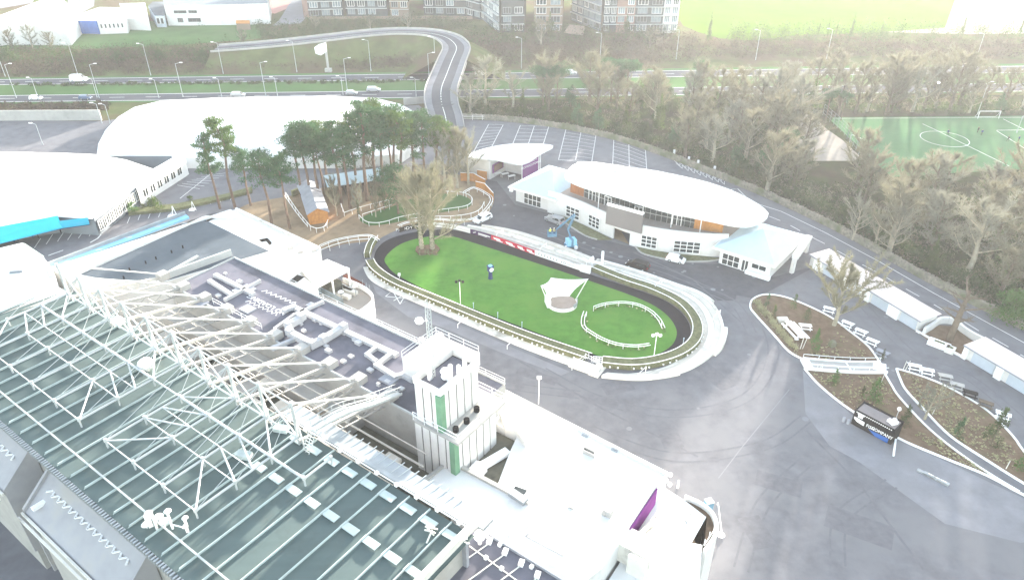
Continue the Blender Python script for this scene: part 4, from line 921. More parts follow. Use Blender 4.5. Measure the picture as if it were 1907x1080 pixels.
m = MB(); m.wall([a + nb * 4.8 + Vector((0, 0, 0)), b + nb * 4.8], .2, 0, 3.5); m.build('rear_wall', M['dark'], sb)
m = MB()
for j in range(8): q = a.lerp(b, j / 7) + nb * .3; m.box(q, .18, .18, 2.6); m.wall([q, q + nb * 4.4], .12, 0, 2.2)
m.build('partition', M['bark'], sb)
for i, (pts, l, h) in enumerate((([(858, 337), (882, 338), (904, 350)], 'sunlit orange board fence bending round the top of the small ring', 2.2), ([(886, 352), (903, 356), (919, 374)], 'orange board fence panel with white capping nearest the grey car', 2.0), ([(889, 333), (907, 336)], 'short orange board gate beside the entrance doorway', 2.4))):
    t = thing('board_fence', l, 'fence', P(*pts[0])); q = PP(pts); m = MB(); m.wall(q, .1, 0, h); m.build('boards', M['orange'], t)
    m = MB(); m.wall(q, .16, h, h + .08); m.build('capping', M['white'], t)
# ---- far buildings
def block(name, lab, cat, px, z, m_, roofm=None, rise=None):
    t = thing(name, lab, cat, P(*px[0])); q = PP(px); m = MB(); m.prism(q, 0, z); m.build('wall', M[m_], t)
    m = MB(); c = sum((Vector(p) for p in q), Vector((0, 0, 0))) / len(q); m.prism([c + (p - c) * 1.02 for p in q], z + .01, z + .35); m.build('roof', M[roofm or 'roofwhite'], t); return t, q
def roofblock(name, lab, cat, px, z, m_, roofm='roofwhite'):
    t = thing(name, lab, cat, P(px[0][0], px[0][1], 0)); q = [P(x, y, z) for x, y in px]; m = MB(); m.prism(q, 0, z - .02); m.build('wall', M[m_], t)
    m = MB(); m.prism(q, z - .019, z); m.build('roof', M[roofm], t); return t, q
roofblock('warehouse', 'big white roofed warehouse in the far left corner', 'warehouse', ((-120, 60), (-60, 42), (0, 29), (90, -4), (112, -4), (125, 6), (130, 20), (145, 26), (122, 48), (0, 47), (-120, 66)), 8, 'render')
t, q = roofblock('sports_block', 'white roofed low block with blue end wall beside the far playing field', 'building', ((132, 37), (150, 26), (185, 14), (245, 15), (232, 36), (180, 38)), 6, 'render')
m = MB(); m.wall([q[0] + Vector((0, -.3, -6)), q[5] + Vector((0, -.3, -6))], .3, .2, 5.6); m.build('end_wall', M['blue'], t)
for j in range(6): window(t, q[5], q[4], .08 + j * .15, .13 + j * .15, 2.6, 4.2, 1, 1, frame='paleclad')
t, q = roofblock('school_wing', 'white gabled school wing with pale blue side wall', 'school', ((228, 34), (232, 16), (222, 7), (270, 6), (276, 34), (276, 36)), 5, 'render')
t, q = roofblock('school', 'long white two storey school with blue window bays', 'school', ((305, 10), (302, -6), (500, -12), (498, 7), (420, 9)), 9, 'render', 'paleclad')
for (t0, t1, z0, z1) in ((.08, .2, 5.4, 6.6), (.22, .30, 5.4, 6.6), (.1, .15, 1.5, 3.3), (.20, .32, 1.6, 3.2)): window(t, q[0], q[4], t0 * 1.7, t1 * 1.7, z0, z1, 3, 1, frame='paleclad')
for k in range(4):
    window(t, q[0], q[3], .40 + k * .065, .44 + k * .065, 5.2, 7.4, 2, 1, frame='paleclad'); window(t, q[0], q[3], .40 + k * .065, .44 + k * .065, 1.3, 3.4, 2, 1, frame='paleclad')
m = MB(); m.wall([Vector((*q[0].lerp(q[3], .66).xy, 0)) + Vector((0, -.4, 0)), Vector((*q[0].lerp(q[3], .74).xy, 0)) + Vector((0, -.4, 0))], .4, 0, 8.9); m.build('stair_bay', M['door_blue'], t)
for k in range(3): window(t, q[0], q[3], .80 + k * .08, .82 + k * .08, 4.2, 5.8, 1, 1, frame='paleclad')
t, q = roofblock('school_porch', 'small pale blue link with slate hipped porch beside the school', 'school', ((276, 12), (284, 4), (306, 4), (306, 30), (288, 30)), 5, 'door_blue', 'darkroof')
for k in range(2): window(t, q[4], q[3], .1 + k * .4, .4 + k * .4, 1.5, 4.0, 1, 1, frame='white')
block('container', 'orange shipping container at the edge of the far playing field', 'container', ((442, 56), (467, 56), (467, 51), (442, 51)), 2.6, 'tan', 'orange')
block('brick_house', 'brown brick end house beside the far side road', 'house', ((566, 33), (577, 34), (580, 20), (568, 18)), 14, 'pinkclad', 'greyshed')
apts = [((576, 34), (640, 32), (646, -2), (576, -2), 20, 'apartment', 'grey apartment block with green fascia, furthest left of the far flats'), ((646, 31), (722, 31), (726, 0), (648, 0), 22, 'apartment', 'dark grey apartment block with tall glazed bay behind the overpass curve'),
        ((728, 33), (762, 33), (762, 5), (728, 5), 16, 'tan', 'narrow cream fronted block between the dark apartment blocks'), ((790, 29), (868, 30), (872, -4), (790, -4), 22, 'apartment', 'dark grey apartment block with bright balcony glass left of the pale slab'), ((868, 30), (896, 38), (900, 0), (872, 0), 20, 'apartment', 'narrow grey apartment return beside the pale blue slab'),
        ((896, 35), (930, 62), (950, 26), (914, 2), 24, 'paleclad', 'pale blue clad apartment slab turned at an angle'), ((934, 62), (976, 61), (980, 20), (940, 20), 15, 'apartment', 'brown grey balcony block right of the pale blue slab'), ((994, 62), (1046, 62), (1050, 20), (996, 20), 22, 'tan', 'tan rendered apartment block with pines before it'),
        ((1064, 38), (1118, 60), (1134, 24), (1080, 8), 22, 'paleclad', 'second pale blue clad slab right of the tan block'), ((1122, 62), (1146, 62), (1150, 26), (1124, 26), 20, 'apartment', 'slim grey apartment block beside the pink one'), ((1146, 62), (1180, 62), (1182, 28), (1148, 28), 20, 'pinkclad', 'pink rendered apartment block near the bright meadow'),
        ((1180, 62), (1232, 62), (1234, 28), (1182, 28), 22, 'apartment', 'grey apartment block with white windows next to the meadow'), ((1232, 62), (1260, 62), (1262, 30), (1234, 30), 22, 'render', 'white rounded glazed end block at the edge of the meadow')]
for a, b, c, d_, z, mm, lab in apts:
    t, q = block('apartment_block', lab, 'apartment block', (a, b, c, d_), z, mm, 'greyshed'); t['group'] = 'apartment blocks beyond the motorway'
    L = (q[1] - q[0]).length; nw = max(2, int(L / 4.6)); nf = int((z - 1) / 3.6)
    for f in range(nf):
        for i in range(nw):
            z0 = 1.0 + f * 3.6; gl = 'glassblue' if rnd.random() < .45 else 'glass'
            if mm != 'render' and rnd.random() < .12: continue
            window(t, q[0], q[1], (i + .16) / nw, (i + .84) / nw, z0, z0 + 2.5, 3, 1, gl, 'white' if rnd.random() < .5 or mm == 'render' else 'steelgrey', fw=.14)
    m = MB()
    for f in range(1, nf): d1 = (q[1] - q[0]).normalized(); n1 = Vector((d1.y, -d1.x, 0)); m.box((q[0] + q[1]) / 2 + n1 * .5 + Vector((0, 0, f * 3.6)), L, 1.0, .2, math.atan2(d1.y, d1.x))
    m.build('balcony', M['steel' if mm in ('apartment', 'paleclad') else 'concrete'], t)
bd = thing('site_cabin', 'white roofed slant cabin before the second pale blue slab', 'cabin', P(1080, 66)); m = MB()
m.loft(PP([(1050, 62), (1086, 66), (1090, 50), (1060, 46)]), [P(1050, 62, 4), P(1086, 66, 2.5), P(1090, 50, 2.5), P(1060, 46, 4)]); m.build('wall', M['tan'], bd)
m = MB(); m.wall([P(1052, 62, 3.2), P(1086, 66, 2.2)], .5, 0, .3); m.build('eave', M['steelgrey'], bd)
lw = MB(); lw.wall(PP([(575, 37), (700, 36), (880, 36)]), .5, 0, 1.3); tag(lw.build('boundary_wall', M['tan']), 'long low tan wall along the foot of the far apartment blocks', 'wall')
# ================================================================ PARADE RING
def zs(pts, z): return [Vector((p[0], p[1], z)) for p in pts]
def Z7(pts): return [(680 + x / 2.724, 400 + y / 2.724) for x, y in pts]
lawn = cr(PP(Z7([(103, 215), (180, 150), (300, 115), (430, 110), (540, 140), (850, 240), (1150, 340), (1400, 430), (1520, 500), (1578, 580), (1565, 650), (1500, 700), (1400, 735), (1300, 742), (1180, 715), (800, 572), (400, 420), (180, 317), (115, 262)])), 5, True)
outer = cr(PP(Z7([(46, 235), (60, 175), (120, 125), (250, 88), (400, 75), (540, 95), (640, 128), (1000, 250), (1150, 305), (1450, 405), (1575, 470), (1642, 550), (1645, 630), (1585, 690), (1480, 730), (1350, 748), (1200, 738), (800, 603), (400, 442), (180, 352), (80, 290)])), 5, True)
flat('track', outer, .02, M['track']); flat('lawn', lawn, .05, M['grass'])
# hedge round the near side and the right end
hin = PP(Z7([(46, 245), (80, 292), (180, 355), (400, 446), (800, 607), (1150, 728)]))
hin2 = PP(Z7([(1205, 742), (1350, 754), (1480, 736), (1590, 694), (1650, 632), (1648, 552), (1580, 468), (1452, 402), (1300, 350), (1138, 284)]))
def hedge(name, lab, line, w, h, side):
    t = thing(name, lab, 'hedge', line[len(line) // 2]); q = cr(line, 6); c = offs(q, side * w / 2)
    m = MB(); m.wall(resample(c, .9), w, 0, h); m.build('hedge_body', M['hedgetop'], t)
    m = MB()
    for p in resample(offs(q, side * w), .22) + resample(c, .3):
        for _ in range(2):
            x = Vector((p.x + rnd.uniform(-.3, .3), p.y + rnd.uniform(-.3, .3), h + rnd.uniform(-.5, .06))); u = Vector((rnd.uniform(-1, 1), rnd.uniform(-1, 1), rnd.uniform(-.5, .5))).normalized() * .13; v = Vector((rnd.uniform(-1, 1), rnd.uniform(-1, 1), rnd.uniform(-.5, .5))).normalized() * .13
            m.add([x - u, x + v, x + u], [(0, 1, 2)])
    m.build('leaves', M['hedge'], t)
    for k, dd in enumerate((.05, w - .05)):
        r = offs(q, side * dd); m = MB(); m.poltube([p + Vector((0, 0, h + .12)) for p in r], .075, 5)
        for p in resample(r, 2.4): m.tube(p, p + Vector((0, 0, h + .1)), .05, n=4)
        m.build('rail', M['white'], t)
    return q, t
qa, ha = hedge('ring_hedge', 'clipped olive hedge with white top rails along the near side of the ring', hin, 1.7, 1.0, -1)
qb, hb = hedge('ring_hedge', 'clipped olive hedge with white top rails round the right end of the ring', hin2, 1.8, 1.0, -1)
for k, (q, l) in enumerate(((PP([(694, 470), (700, 452), (706, 447)]), 0),)):
    hedge('ring_hedge', 'short hedge with white rails at the left tip of the ring', PP([(690, 480), (695, 463), (705, 447)]), 1.3, 1.0, 1)
# white balls standing for flower pots dotted along the hedge face, no lamps
dots = [p for i, p in enumerate(resample(offs(qa, -1.85), 1.0)) if i % 4 != 3][2:-1] + [p for i, p in enumerate(resample(offs(qb[:36], -1.95), 1.3)) if i % 4 != 3]
mb = MB(); mb.dome((0, 0, .1), .17, .17, .17, 7, 4, True); lp = mb.build('hedge_pot', M['white'], smooth=True)
tag(lp, 'small round white pot in the dotted row along the hedge foot', 'lamp', 'pots along the ring hedge')
for i, p in enumerate(dots):
    o = lp if i == 0 else copy_tree(lp); o.location = (p.x, p.y, .35)
# concrete viewing terraces: near strip and the wide right end, far steps
nearo = PP(Z7([(22, 262), (60, 325), (180, 388), (400, 482), (800, 650), (1065, 748)]))
m = MB(); a = cr(nearo, 5); m.wall(offs(a, -.2), 2.2, 0, .12); tag(m.build('terrace_strip', M['cream']), 'long cream concrete viewing strip along the near side of the ring', 'terrace')
t = thing('viewing_terrace', 'broad stepped white concrete terrace wrapping the right end of the ring', 'terrace', P(1300, 640))
edge = cr(PP([(1098, 497), (1120, 505), (1172, 521), (1231, 543), (1275, 570), (1294, 605), (1290, 637), (1268, 667), (1231, 686), (1176, 696), (1130, 694)]), 5)
outl = cr(PP([(1113, 486), (1150, 496), (1194, 509), (1262, 533), (1304, 548), (1337, 573), (1354, 612), (1348, 646), (1330, 666), (1300, 686), (1262, 700), (1194, 709), (1120, 704)]), 5)
N = 60; E_ = [resample(edge, sum((b - a).length for a, b in zip(edge, edge[1:])) / N * .9999)[:N + 1], resample(outl, sum((b - a).length for a, b in zip(outl, outl[1:])) / N * .9999)[:N + 1]]
for s in range(5):
    m = MB(); f0, f1 = s / 5, (s + 1) / 5
    for i in range(N):
        ia, ib = E_[0][i], E_[0][i + 1]; oa, ob = E_[1][i], E_[1][i + 1]; lo_, hi_ = 0, .1 + .13 * s
        q = [ia.lerp(oa, f0), ib.lerp(ob, f0), ib.lerp(ob, f1), ia.lerp(oa, f1)]
        if s == 4 and 22 < i < 54 and (i // 8) % 2: q[2] = q[1].lerp(q[2], .45); q[3] = q[0].lerp(q[3], .45)
        m.loft([(p.x, p.y, lo_) for p in q], [(p.x, p.y, hi_) for p in q])
    m.build('step', M['stepcream' if s % 2 else 'cream'], t)
t = thing('far_terrace', 'straight cream concrete steps along the far side of the ring behind the boards', 'terrace', P(1000, 455))
b0 = cr(PP([(822, 424), (880, 433), (950, 457), (1020, 480), (1098, 505)]), 5); b1 = cr(PP([(842, 418), (885, 424), (960, 437), (1040, 463), (1106, 489)]), 5)
n_ = min(len(b0), len(b1))
for s in range(4):
    m = MB()
    for i in range(n_ - 1):
        if s == 3 and i < 6 or s == 2 and i < 4: continue
        q = [b0[i].lerp(b1[i], s / 4), b0[i + 1].lerp(b1[i + 1], s / 4), b0[i + 1].lerp(b1[i + 1], (s + 1) / 4), b0[i].lerp(b1[i], (s + 1) / 4)]; m.loft([(p.x, p.y, 0) for p in q], [(p.x, p.y, .25 + .28 * s) for p in q])
    m.build('step', M['stepcream' if s % 2 else 'cream'], t)
# handrail hoops on the steps
hoops = [(937, 436, .9, 'hoop handrail at the upper left of the far steps'), (1018, 462, .9, 'hoop handrail midway along the far steps'), (1104, 487, .9, 'hoop handrail at the right end of the far steps'), (1232, 530, .8, 'hoop handrail at the top of the right terrace behind the black car'), (1340, 588, .8, 'hoop handrail on the outer rim of the right terrace'), (1202, 694, .4, 'hoop handrail at the foot of the right terrace by the gate steps'), (868, 602, .3, 'hoop handrail on the near strip opposite the tower mast'), (960, 641, .3, 'hoop handrail on the near strip left of the white landing')]
for x, y, z, l in hoops:
    q = P(x, y, z); m = MB(); d = Vector((-.75, -.55, 0)); m.poltube([q, q + Vector((0, 0, 1.3)), q + d * 1.9 + Vector((0, 0, .5)), q + d * 1.9 + Vector((0, 0, -.3))], .06, 5); tag(m.build('handrail', M['white']), 'white ' + l, 'handrail', 'hoop handrails on the ring terraces')
# landing with gate at the lower right
ld = thing('ring_gate', 'white landing, steps and gate through the hedge at the near right of the ring', 'gate', P(1090, 680))
tg = qa[-1] - qa[-8]; ta = math.atan2(tg.y, tg.x); m = MB(); m.box(P(1089, 685), 5.0, 2.3, .45, ta); m.box(P(1113, 690), 1.8, 3.6, .2, ta); m.build('landing', M['cream'], ld)
m = MB()
for h in (.55, 1.1): m.poltube(zs(PP([(1067, 690), (1091, 673), (1110, 682)]), .4 + h), .05, 4); m.poltube(zs(PP([(1108, 704), (1120, 688)]), .2 + h), .05, 4)
for x, y in ((1065, 692), (1090, 672), (1101, 677), (1112, 682), (1108, 704), (1114, 696), (1120, 688)): q = P(x, y); m.tube((q.x, q.y, .3), (q.x, q.y, 1.6), .05, n=4)
m.build('railing', M['white'], ld)
m = MB(); a, b = P(1104, 676), P(1121, 677)
for h in (.2, .6, 1.0, 1.4): m.bar(a + Vector((0, 0, h)), b + Vector((0, 0, h)), .09, .09)
for k in range(4): q = a.lerp(b, k / 3); m.bar(q, q + Vector((0, 0, 1.45)), .09, .09)
m.build('gate_leaf', M['white'], ld)
gw = thing('entry_gate', 'white gated entry block between the far boards and the right end hedge', 'gate', P(1096, 500)); m = MB()
m.box(P(1090, 507), 2.2, .5, 1.5, -.5); m.box(P(1110, 497), 3.0, .3, 1.3, -.5); m.box(P(1121, 494), .5, .5, 3.2, 0); m.box(P(1103, 497), .5, .5, 2.2, 0); m.build('gate_post', M['white'], gw)
m = MB()
for h in (.5, 1.0): m.poltube(zs(PP([(1085, 490), (1100, 499), (1128, 503)]), .4 + h), .05, 4)
m.build('railing', M['white'], gw)
# advertising boards
BL = cr(PP([(744, 434), (762, 429), (790, 424), (815, 424), (845, 428), (876, 436), (915, 447), (960, 463), (996, 476), (1045, 493), (1092, 509)]), 6)
BL = [q + Vector((0, .15, 0)) for q in BL]
cum = [0.0]
for a, b in zip(BL, BL[1:]): cum.append(cum[-1] + (b - a).length)
def at_px(x): return min(range(len(BL)), key=lambda i: abs(953.5 + FPX * BL[i].x / ((CAMH - .5) * sp_ + BL[i].y * cp_) - x))
bt = thing('advertising_boards', 'long run of low advertising boards along the far side of the ring track', 'billboard', P(900, 445))
segs = [(744, 806, 'black', (('PADDY POWER', .8, 'white'),)), (806, 876, 'white', (('o  ooo', .5, 'steelgrey'), )), (876, 912, 'navy_p', ()), (912, 938, 'red', ()), (938, 960, 'red', ()), (960, 978, 'red', ()), (978, 996, 'red', ()), (996, 1042, 'white', ()), (1042, 1094, 'white', ())]
M['navy_p'] = mat('plum_board', (.06, .03, .09), .5, .1)
for x0, x1, mm, _ in segs:
    i0, i1 = at_px(x0), at_px(x1); q = BL[i0:i1 + 1]; m = MB(); m.wall(q, .12, .1, 1.15); bo = m.build('board', M[mm], bt)
    a, b = q[0], q[-1]; d = (b - a).normalized(); n1 = Vector((d.y, -d.x, 0)); L = (b - a).length; up = Vector((0, 0, 1)); mk = MB()
    midp = q[len(q) // 2] + n1 * .09
    if x0 == 744:
        lettering('PADDY POWER', .95, midp + up * .62 + n1 * .25, d, up, M['white'], bo, sx=1.25); continue
    def on(s, z): 
        j = max(0, min(len(q) - 2, int(s * (len(q) - 1)))); f = s * (len(q) - 1) - j; return q[j].lerp(q[j + 1], f) + n1 * .08 + up * z
    if x0 in (806, 1042):
        s0 = .5 if x0 == 806 else .03
        mk.bar(on(s0, .45), on(s0, .85), .25, .05); c = on(s0 + .1, .63); ringp = [c + d * .28 * math.cos(t) + up * .28 * math.sin(t) for t in [k * math.pi / 6 for k in range(13)]]; mk.poltube(ringp, .05, 4)
        for k in range(10): mk.bar(on(s0 + .2 + k * .028, .5), on(s0 + .218 + k * .028, .7), .12, .05)
        mk.build('lettering', M['steelgrey'], bo); mk = MB()
        if x0 == 806:
            for k in range(5): c = on(.08 + k * .06, .65); mk.bar(c, c + d * .4, .05, .2)
            mk.build('lettering', M['steelgrey'], bo)
    elif mm == 'white':
        for k in range(8):
            c = on(.06 + k * .11, .4); mk.bar(c, c + up * .5, .16, .05); 
            if k % 2: mk.bar(c + up * .5, c + up * .5 + d * .4, .05, .12)
        mk.build('lettering', M['steelgrey'], bo)
    elif mm == 'red':
        for h, s0, s1 in ((.75, .2, .75), (.5, .25, .8), (.33, .45, .95)): mk.bar(on(s0, h), on(s1, h), .05, .2)
        mk.build('lettering', M['white'], bo)
    else:
        mk.bar(on(.15, .5), on(.3, .8), .05, .15); mk.bar(on(.4, .7), on(.95, .6), .05, .22); mk.bar(on(.4, .42), on(.8, .36), .05, .1); mk.build('lettering', M['white'], bo)
# clock
ck = thing('ring_clock', 'navy clock post with white dials standing on the ring lawn', 'clock', P(913.5, 519)); q = P(913.5, 519)
m = MB(); m.tube(q, q + Vector((0, 0, 1.7)), .42, .36, 8); m.tube(q, q + Vector((0, 0, .15)), .5, n=8); m.build('post', M['navy'], ck)
m = MB(); m.box(q + Vector((0, 0, 1.7)), .95, .95, 1.1, .5); m.box(q + Vector((0, 0, 2.8)), 1.15, 1.15, .12, .5); m.build('clock_case', M['navy'], ck)
m = MB(); m.dome(q + Vector((0, 0, 2.92)), .45, .45, .3, 8, 3); m.build('cap', M['skyblue'], ck)
for ang in (.5 - math.pi / 2, .5):
    nn = Vector((math.cos(ang), math.sin(ang), 0)); m = MB(); m.tube(q + nn * .47 + Vector((0, 0, 2.25)), q + nn * .54 + Vector((0, 0, 2.25)), .46, n=14); dl = m.build('dial', M['white'], ck)
    m = MB(); c = q + nn * .56 + Vector((0, 0, 2.25)); m.bar(c, c + Vector((0, 0, .32)), .05, .03); m.bar(c, c + Vector((nn.y, -nn.x, 0)) * -.22, .05, .03); m.build('clock_hand', M['black'], dl)
# sail canopy over the podium
sc = thing('sail_canopy', 'white tensile sail canopy over a round podium on the ring lawn', 'canopy', P(1046, 568))
tip, lt_, tl, bl = P(1097, 519, 5.5), P(1007.5, 531.6, 3.4), P(1026, 517, 4.6), P(1018, 556, 2.2); br = P(1060, 552, 2.6)
ctr = P(1040, 531, 4.6)
def sail(p):
    m = MB(); n = len(p); K = 6; prev = None
    for i in range(n):
        a, b = p[i], p[(i + 1) % n]
        for k in range(K):
            def ed(s): 
                e = a.lerp(b, s); w = 4 * s * (1 - s); return e.lerp(ctr, .12 * w) - Vector((0, 0, .1 * w))
            e0, e1 = ed(k / K), ed((k + 1) / K)
            for j in range(5):
                s0, s1 = j / 5, (j + 1) / 5; sag = lambda s: Vector((0, 0, -.55 * s * (1 - s) * 2))
                m.add([ctr.lerp(e0, s0) + sag(s0), ctr.lerp(e0, s1) + sag(s1), ctr.lerp(e1, s1) + sag(s1), ctr.lerp(e1, s0) + sag(s0)], [(0, 1, 2, 3)])
    return m
sail([lt_, bl, br, tip, tl]).build('sail', M['roofwhite'], sc, smooth=True)
m = MB(); m.tube(P(1022, 561), ctr + Vector((0, 0, .1)), .13, n=6); m.tube(P(1072, 558), P(1094, 520, 5.4), .1, n=6); m.tube(P(1018, 558), lt_, .09, n=5); m.build('mast', M['white'], sc)
pd = P(1047, 567); m = MB(); m.tube(pd, pd + Vector((0, 0, .35)), 2.8, n=28); m.build('podium', mat('podium_boards', (.3, .25, .22), .9, .1, 1), sc)
m = MB(); arc = [pd + Vector((2.75 * math.cos(t), 2.75 * math.sin(t), .35)) for t in [math.pi * (.95 + k * .055) for k in range(22)]]; m.wall(arc, .12, -.3, .35); m.build('balustrade', M['white'], sc)
m = MB(); arc = [pd + Vector((2.8 * math.cos(t), 2.8 * math.sin(t), .35)) for t in [math.pi * (1.75 + k * .04) for k in range(9)]]; m.wall(arc, .16, .05, .8); m.build('dark_panel', M['steelgrey'], sc)
m = MB(); m.prism([P(1014, 562), P(1020, 560), P(1026, 574), P(1019, 574)], 0, 1.6); m.build('flank_wall', M['white'], sc)
# winners' ring rails
def rail(name, lab, cat, pts_px, h, m_='white', step=2.6, group=None, double=False, z=0, close=False, smooth=5, rr=.075):
    q = cr(PP(pts_px, z), smooth, close); t = thing(name, lab, cat, q[len(q) // 2], group)
    m = MB(); m.poltube([p + Vector((0, 0, h)) for p in q], rr, 5); m.build('rail', M[m_], t)
    if double:
        m = MB(); m.poltube([p + Vector((0, 0, h)) for p in offs(q, -.55)], rr, 5); m.build('rail', M[m_], t)
    m = MB()
    for p in resample(q, step): m.tube(p + Vector((0, 0, -z * 0)), p + Vector((0, 0, h)), .055, n=5)
    m.build('rail_posts', M[m_], t); return q, t
q1, t1 = rail('winners_rail', 'white curved double rail on the far side of the winners circle', 'rail', [(1105, 580), (1120, 575), (1137, 572), (1163, 571), (1190, 576), (1213, 588), (1229, 604), (1237, 620)], 1.15, double=True)
q2, t2 = rail('winners_rail', 'white curved double rail on the near side of the winners circle', 'rail', [(1092, 590), (1088, 604), (1090, 618), (1106, 630), (1122, 639), (1140, 646), (1157, 650), (1184, 652), (1208, 649)], 1.15, double=True)
for q, t in ((q1, t1), (q2, t2)):
    m = MB()
    for p in resample(q, .35):
        for _ in range(9):
            x = p + Vector((rnd.uniform(-.4, .4), rnd.uniform(-.4, .4), rnd.uniform(.05, .4))); u = Vector((rnd.uniform(-1, 1), rnd.uniform(-1, 1), rnd.uniform(-.6, .6))) * .14; v = Vector((rnd.uniform(-1, 1), rnd.uniform(-1, 1), rnd.uniform(-.3, .8))) * .14; m.add([x - u, x + v, x + u], [(0, 1, 2)])
    m.build('flower_bed', M['hedge'], t)
    m = MB()
    for p in resample(q, 1.7):
        x = p + Vector((rnd.uniform(-.5, .5), rnd.uniform(-.5, .5), .3)); m.dome(x, .2, .2, .12, 5, 2)
    m.build('flowers', M['palegrass'], t)
# LRC clipped hedge
lc = thing('letter_hedge', 'low brown hedge bed with clipped letters at the foot of the ring trees', 'hedge', P(797, 470))
m = MB(); m.prism(PP([(776, 462), (812, 458), (819, 466), (812, 474), (780, 475), (774, 469)]), .05, .5); m.build('bed', M['soil'], lc)
lettering('LRC', 1.9, P(798, 472, .56) + Vector((0, -.1, .25)), (1, .02, 0), (0, .75, .66), M['hedgetop'], lc, sx=1.25, thick=.12)
# floodlights on the ring edge and blue marker posts
for x, y, h, l, mm in ((857.7, 567.5, 5.0, 'slim white floodlight pole with dark lamp heads on the near edge of the ring', 'black'), (1217, 670, 5.0, 'slim white floodlight pole with white lamp heads at the right end of the ring', 'white')):
    t = thing('floodlight', l, 'floodlight', P(x, y)); q = P(x, y); m = MB(); m.tube(q, q + Vector((0, 0, h)), .07, n=5); m.build('pole', M['white'], t)
    for dx, dz in ((-.6, .1), (0, .35), (.6, .1)): m = MB(); m.box(q + Vector((dx, -.1, h + dz - .2)), .45, .3, .4, .3); m.build('lamp_head', M[mm], t)
for i, (x, y, l) in enumerate(((744, 518, 'white box topped marker at the left near edge of the ring'), (882, 575, 'pale blue marker post nearest the dark headed floodlight'), (927, 593, 'pale blue marker post in the middle of the near track edge'), (972, 611, 'pale blue marker post towards the landing on the near track edge'), (1272, 641, 'pale blue marker post at the right end of the track'))):
    q = P(x, y); m = MB()
    if i == 0: m.box(q, .15, .15, .6); m.box(q + Vector((0, 0, .6)), .5, .5, .45)
    else: m.tube(q, q + Vector((0, 0, 1.3)), .07, n=5); m.dome(q + Vector((0, 0, 1.3)), .13, .13, .13, 6, 3, True)
    tag(m.build('marker_post', M['white' if i == 0 else 'zinc']), l, 'post', 'marker posts on the ring edge')
# ---- pre-parade ring: wood chip, oval lawn, rails
flat('wood_chip', cr(PP([(442, 392), (470, 378), (540, 365), (590, 352), (660, 340), (760, 330), (850, 325), (906, 345), (920, 372), (908, 398), (884, 412), (843, 416), (780, 418), (742, 428), (715, 440), (698, 448), (640, 455), (592, 463), (520, 430), (450, 404)]), 4, True), .014, M['sand'])
flat('oval_lawn', cr(PP([(670, 408), (690, 398), (730, 385), (780, 366), (830, 361), (866, 366), (878, 377), (868, 388), (817, 397), (750, 412), (700, 420), (680, 417)]), 4, True), .03, M['field'])
rail('ring_rail', 'white rail round the near edge of the small oval lawn', 'rail', [(669, 408), (682, 420), (700, 423), (721, 420), (750, 411), (817, 399), (868, 391), (880, 378), (865, 367), (830, 364)], 1.1, step=2.4)
rail('ring_rail', 'white rail running back along the left of the small oval lawn', 'rail', [(676, 407), (700, 399), (730, 389)], 1.1, step=2.4)
rail('ring_rail', 'straight white rail with kicked end before the stable row', 'rail', [(636, 387), (642, 404), (670, 394), (731, 378)], 1.1, step=2.4, smooth=1)
rail('ring_rail', 'outer white double rail sweeping round the right of the wood chip track', 'rail', [(863, 366), (882, 357), (904, 366), (918, 379), (905, 401), (882, 417), (843, 420), (814, 418), (765, 423), (744, 430)], 1.2, step=2.4, double=True)
rail('ring_rail', 'inner white rail of the double sweep beside the grey estate car', 'rail', [(902, 384), (895, 397), (878, 406), (843, 411), (800, 412), (765, 416)], 1.2, step=2.4)
rail('walkway_rail', 'white double railing of the curving walkway above the bar terrace', 'rail', [(596, 466), (622, 456), (655, 449), (686, 446), (700, 450), (708, 456)], 1.2, step=2.2, double=True)
rail('walkway_rail', 'second white railing on the outer side of the curving walkway', 'rail', [(598, 474), (624, 464), (656, 456), (690, 453)], 1.1, step=2.2)
rail('hut_rail', 'white rail along the left of the timber hut yard', 'rail', [(533, 368), (556, 402), (579, 430)], 1.3, step=3, double=True, smooth=2)
rail('hut_rail', 'white rail curving round the front of the timber hut', 'rail', [(579, 430), (592, 434), (606, 430), (612, 418)], 1.2, step=1.8)
m = MB(); m.wall(PP([(545, 366), (578, 352)]), .6, 0, 1.5); tag(m.build('hedge', M['hedgetop']), 'dark clipped hedge behind the timber shed', 'hedge')
# ---- bar terrace with pergola
ba = thing('bar_terrace', 'round ended white roof terrace with pergola and pale seating beside the service building', 'terrace', P(640, 545))
zt = 3.0; pe = cr([P(x, y, zt + 1) for x, y in ((639, 517), (670, 529), (690, 543), (694, 556), (686, 566), (662, 580), (630, 568))], 5); pz = zs(pe, 0)
m = MB(); m.prism(pz + zs([P(585, 555, zt), P(570, 530, zt), P(600, 500, zt)], 0), 0, zt); m.build('terrace_floor', M['pale'], ba)
m = MB(); m.wall(pz, .3, 0, zt + 1.0); m.build('parapet', M['white'], ba)
m = MB(); bq = [P(x, y, zt) for x, y in ((643, 519), (657, 527), (676, 537))]; m.wall(bq, .9, 0, .9); m.build('planter_bench', M['brown'], ba)
m = MB()
for x, y in ((631, 534), (645, 541), (652, 545), (640, 553), (628, 548)): q = P(x, y, zt); m.box(q, 3.2, .9, .7, -.55)
m.build('seating', M['cream'], ba)
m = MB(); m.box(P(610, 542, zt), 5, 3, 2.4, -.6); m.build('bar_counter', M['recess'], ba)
m = MB(); m.wall([P(583, 552, zt), P(600, 544, zt)], .4, 0, 3.2); m.build('bar_wall', M['steelgrey'], ba)
zp_ = 7.2; c4 = [P(x, y, zp_) for x, y in ((562, 505), (610, 484), (648, 500), (586, 534))]; m = MB()
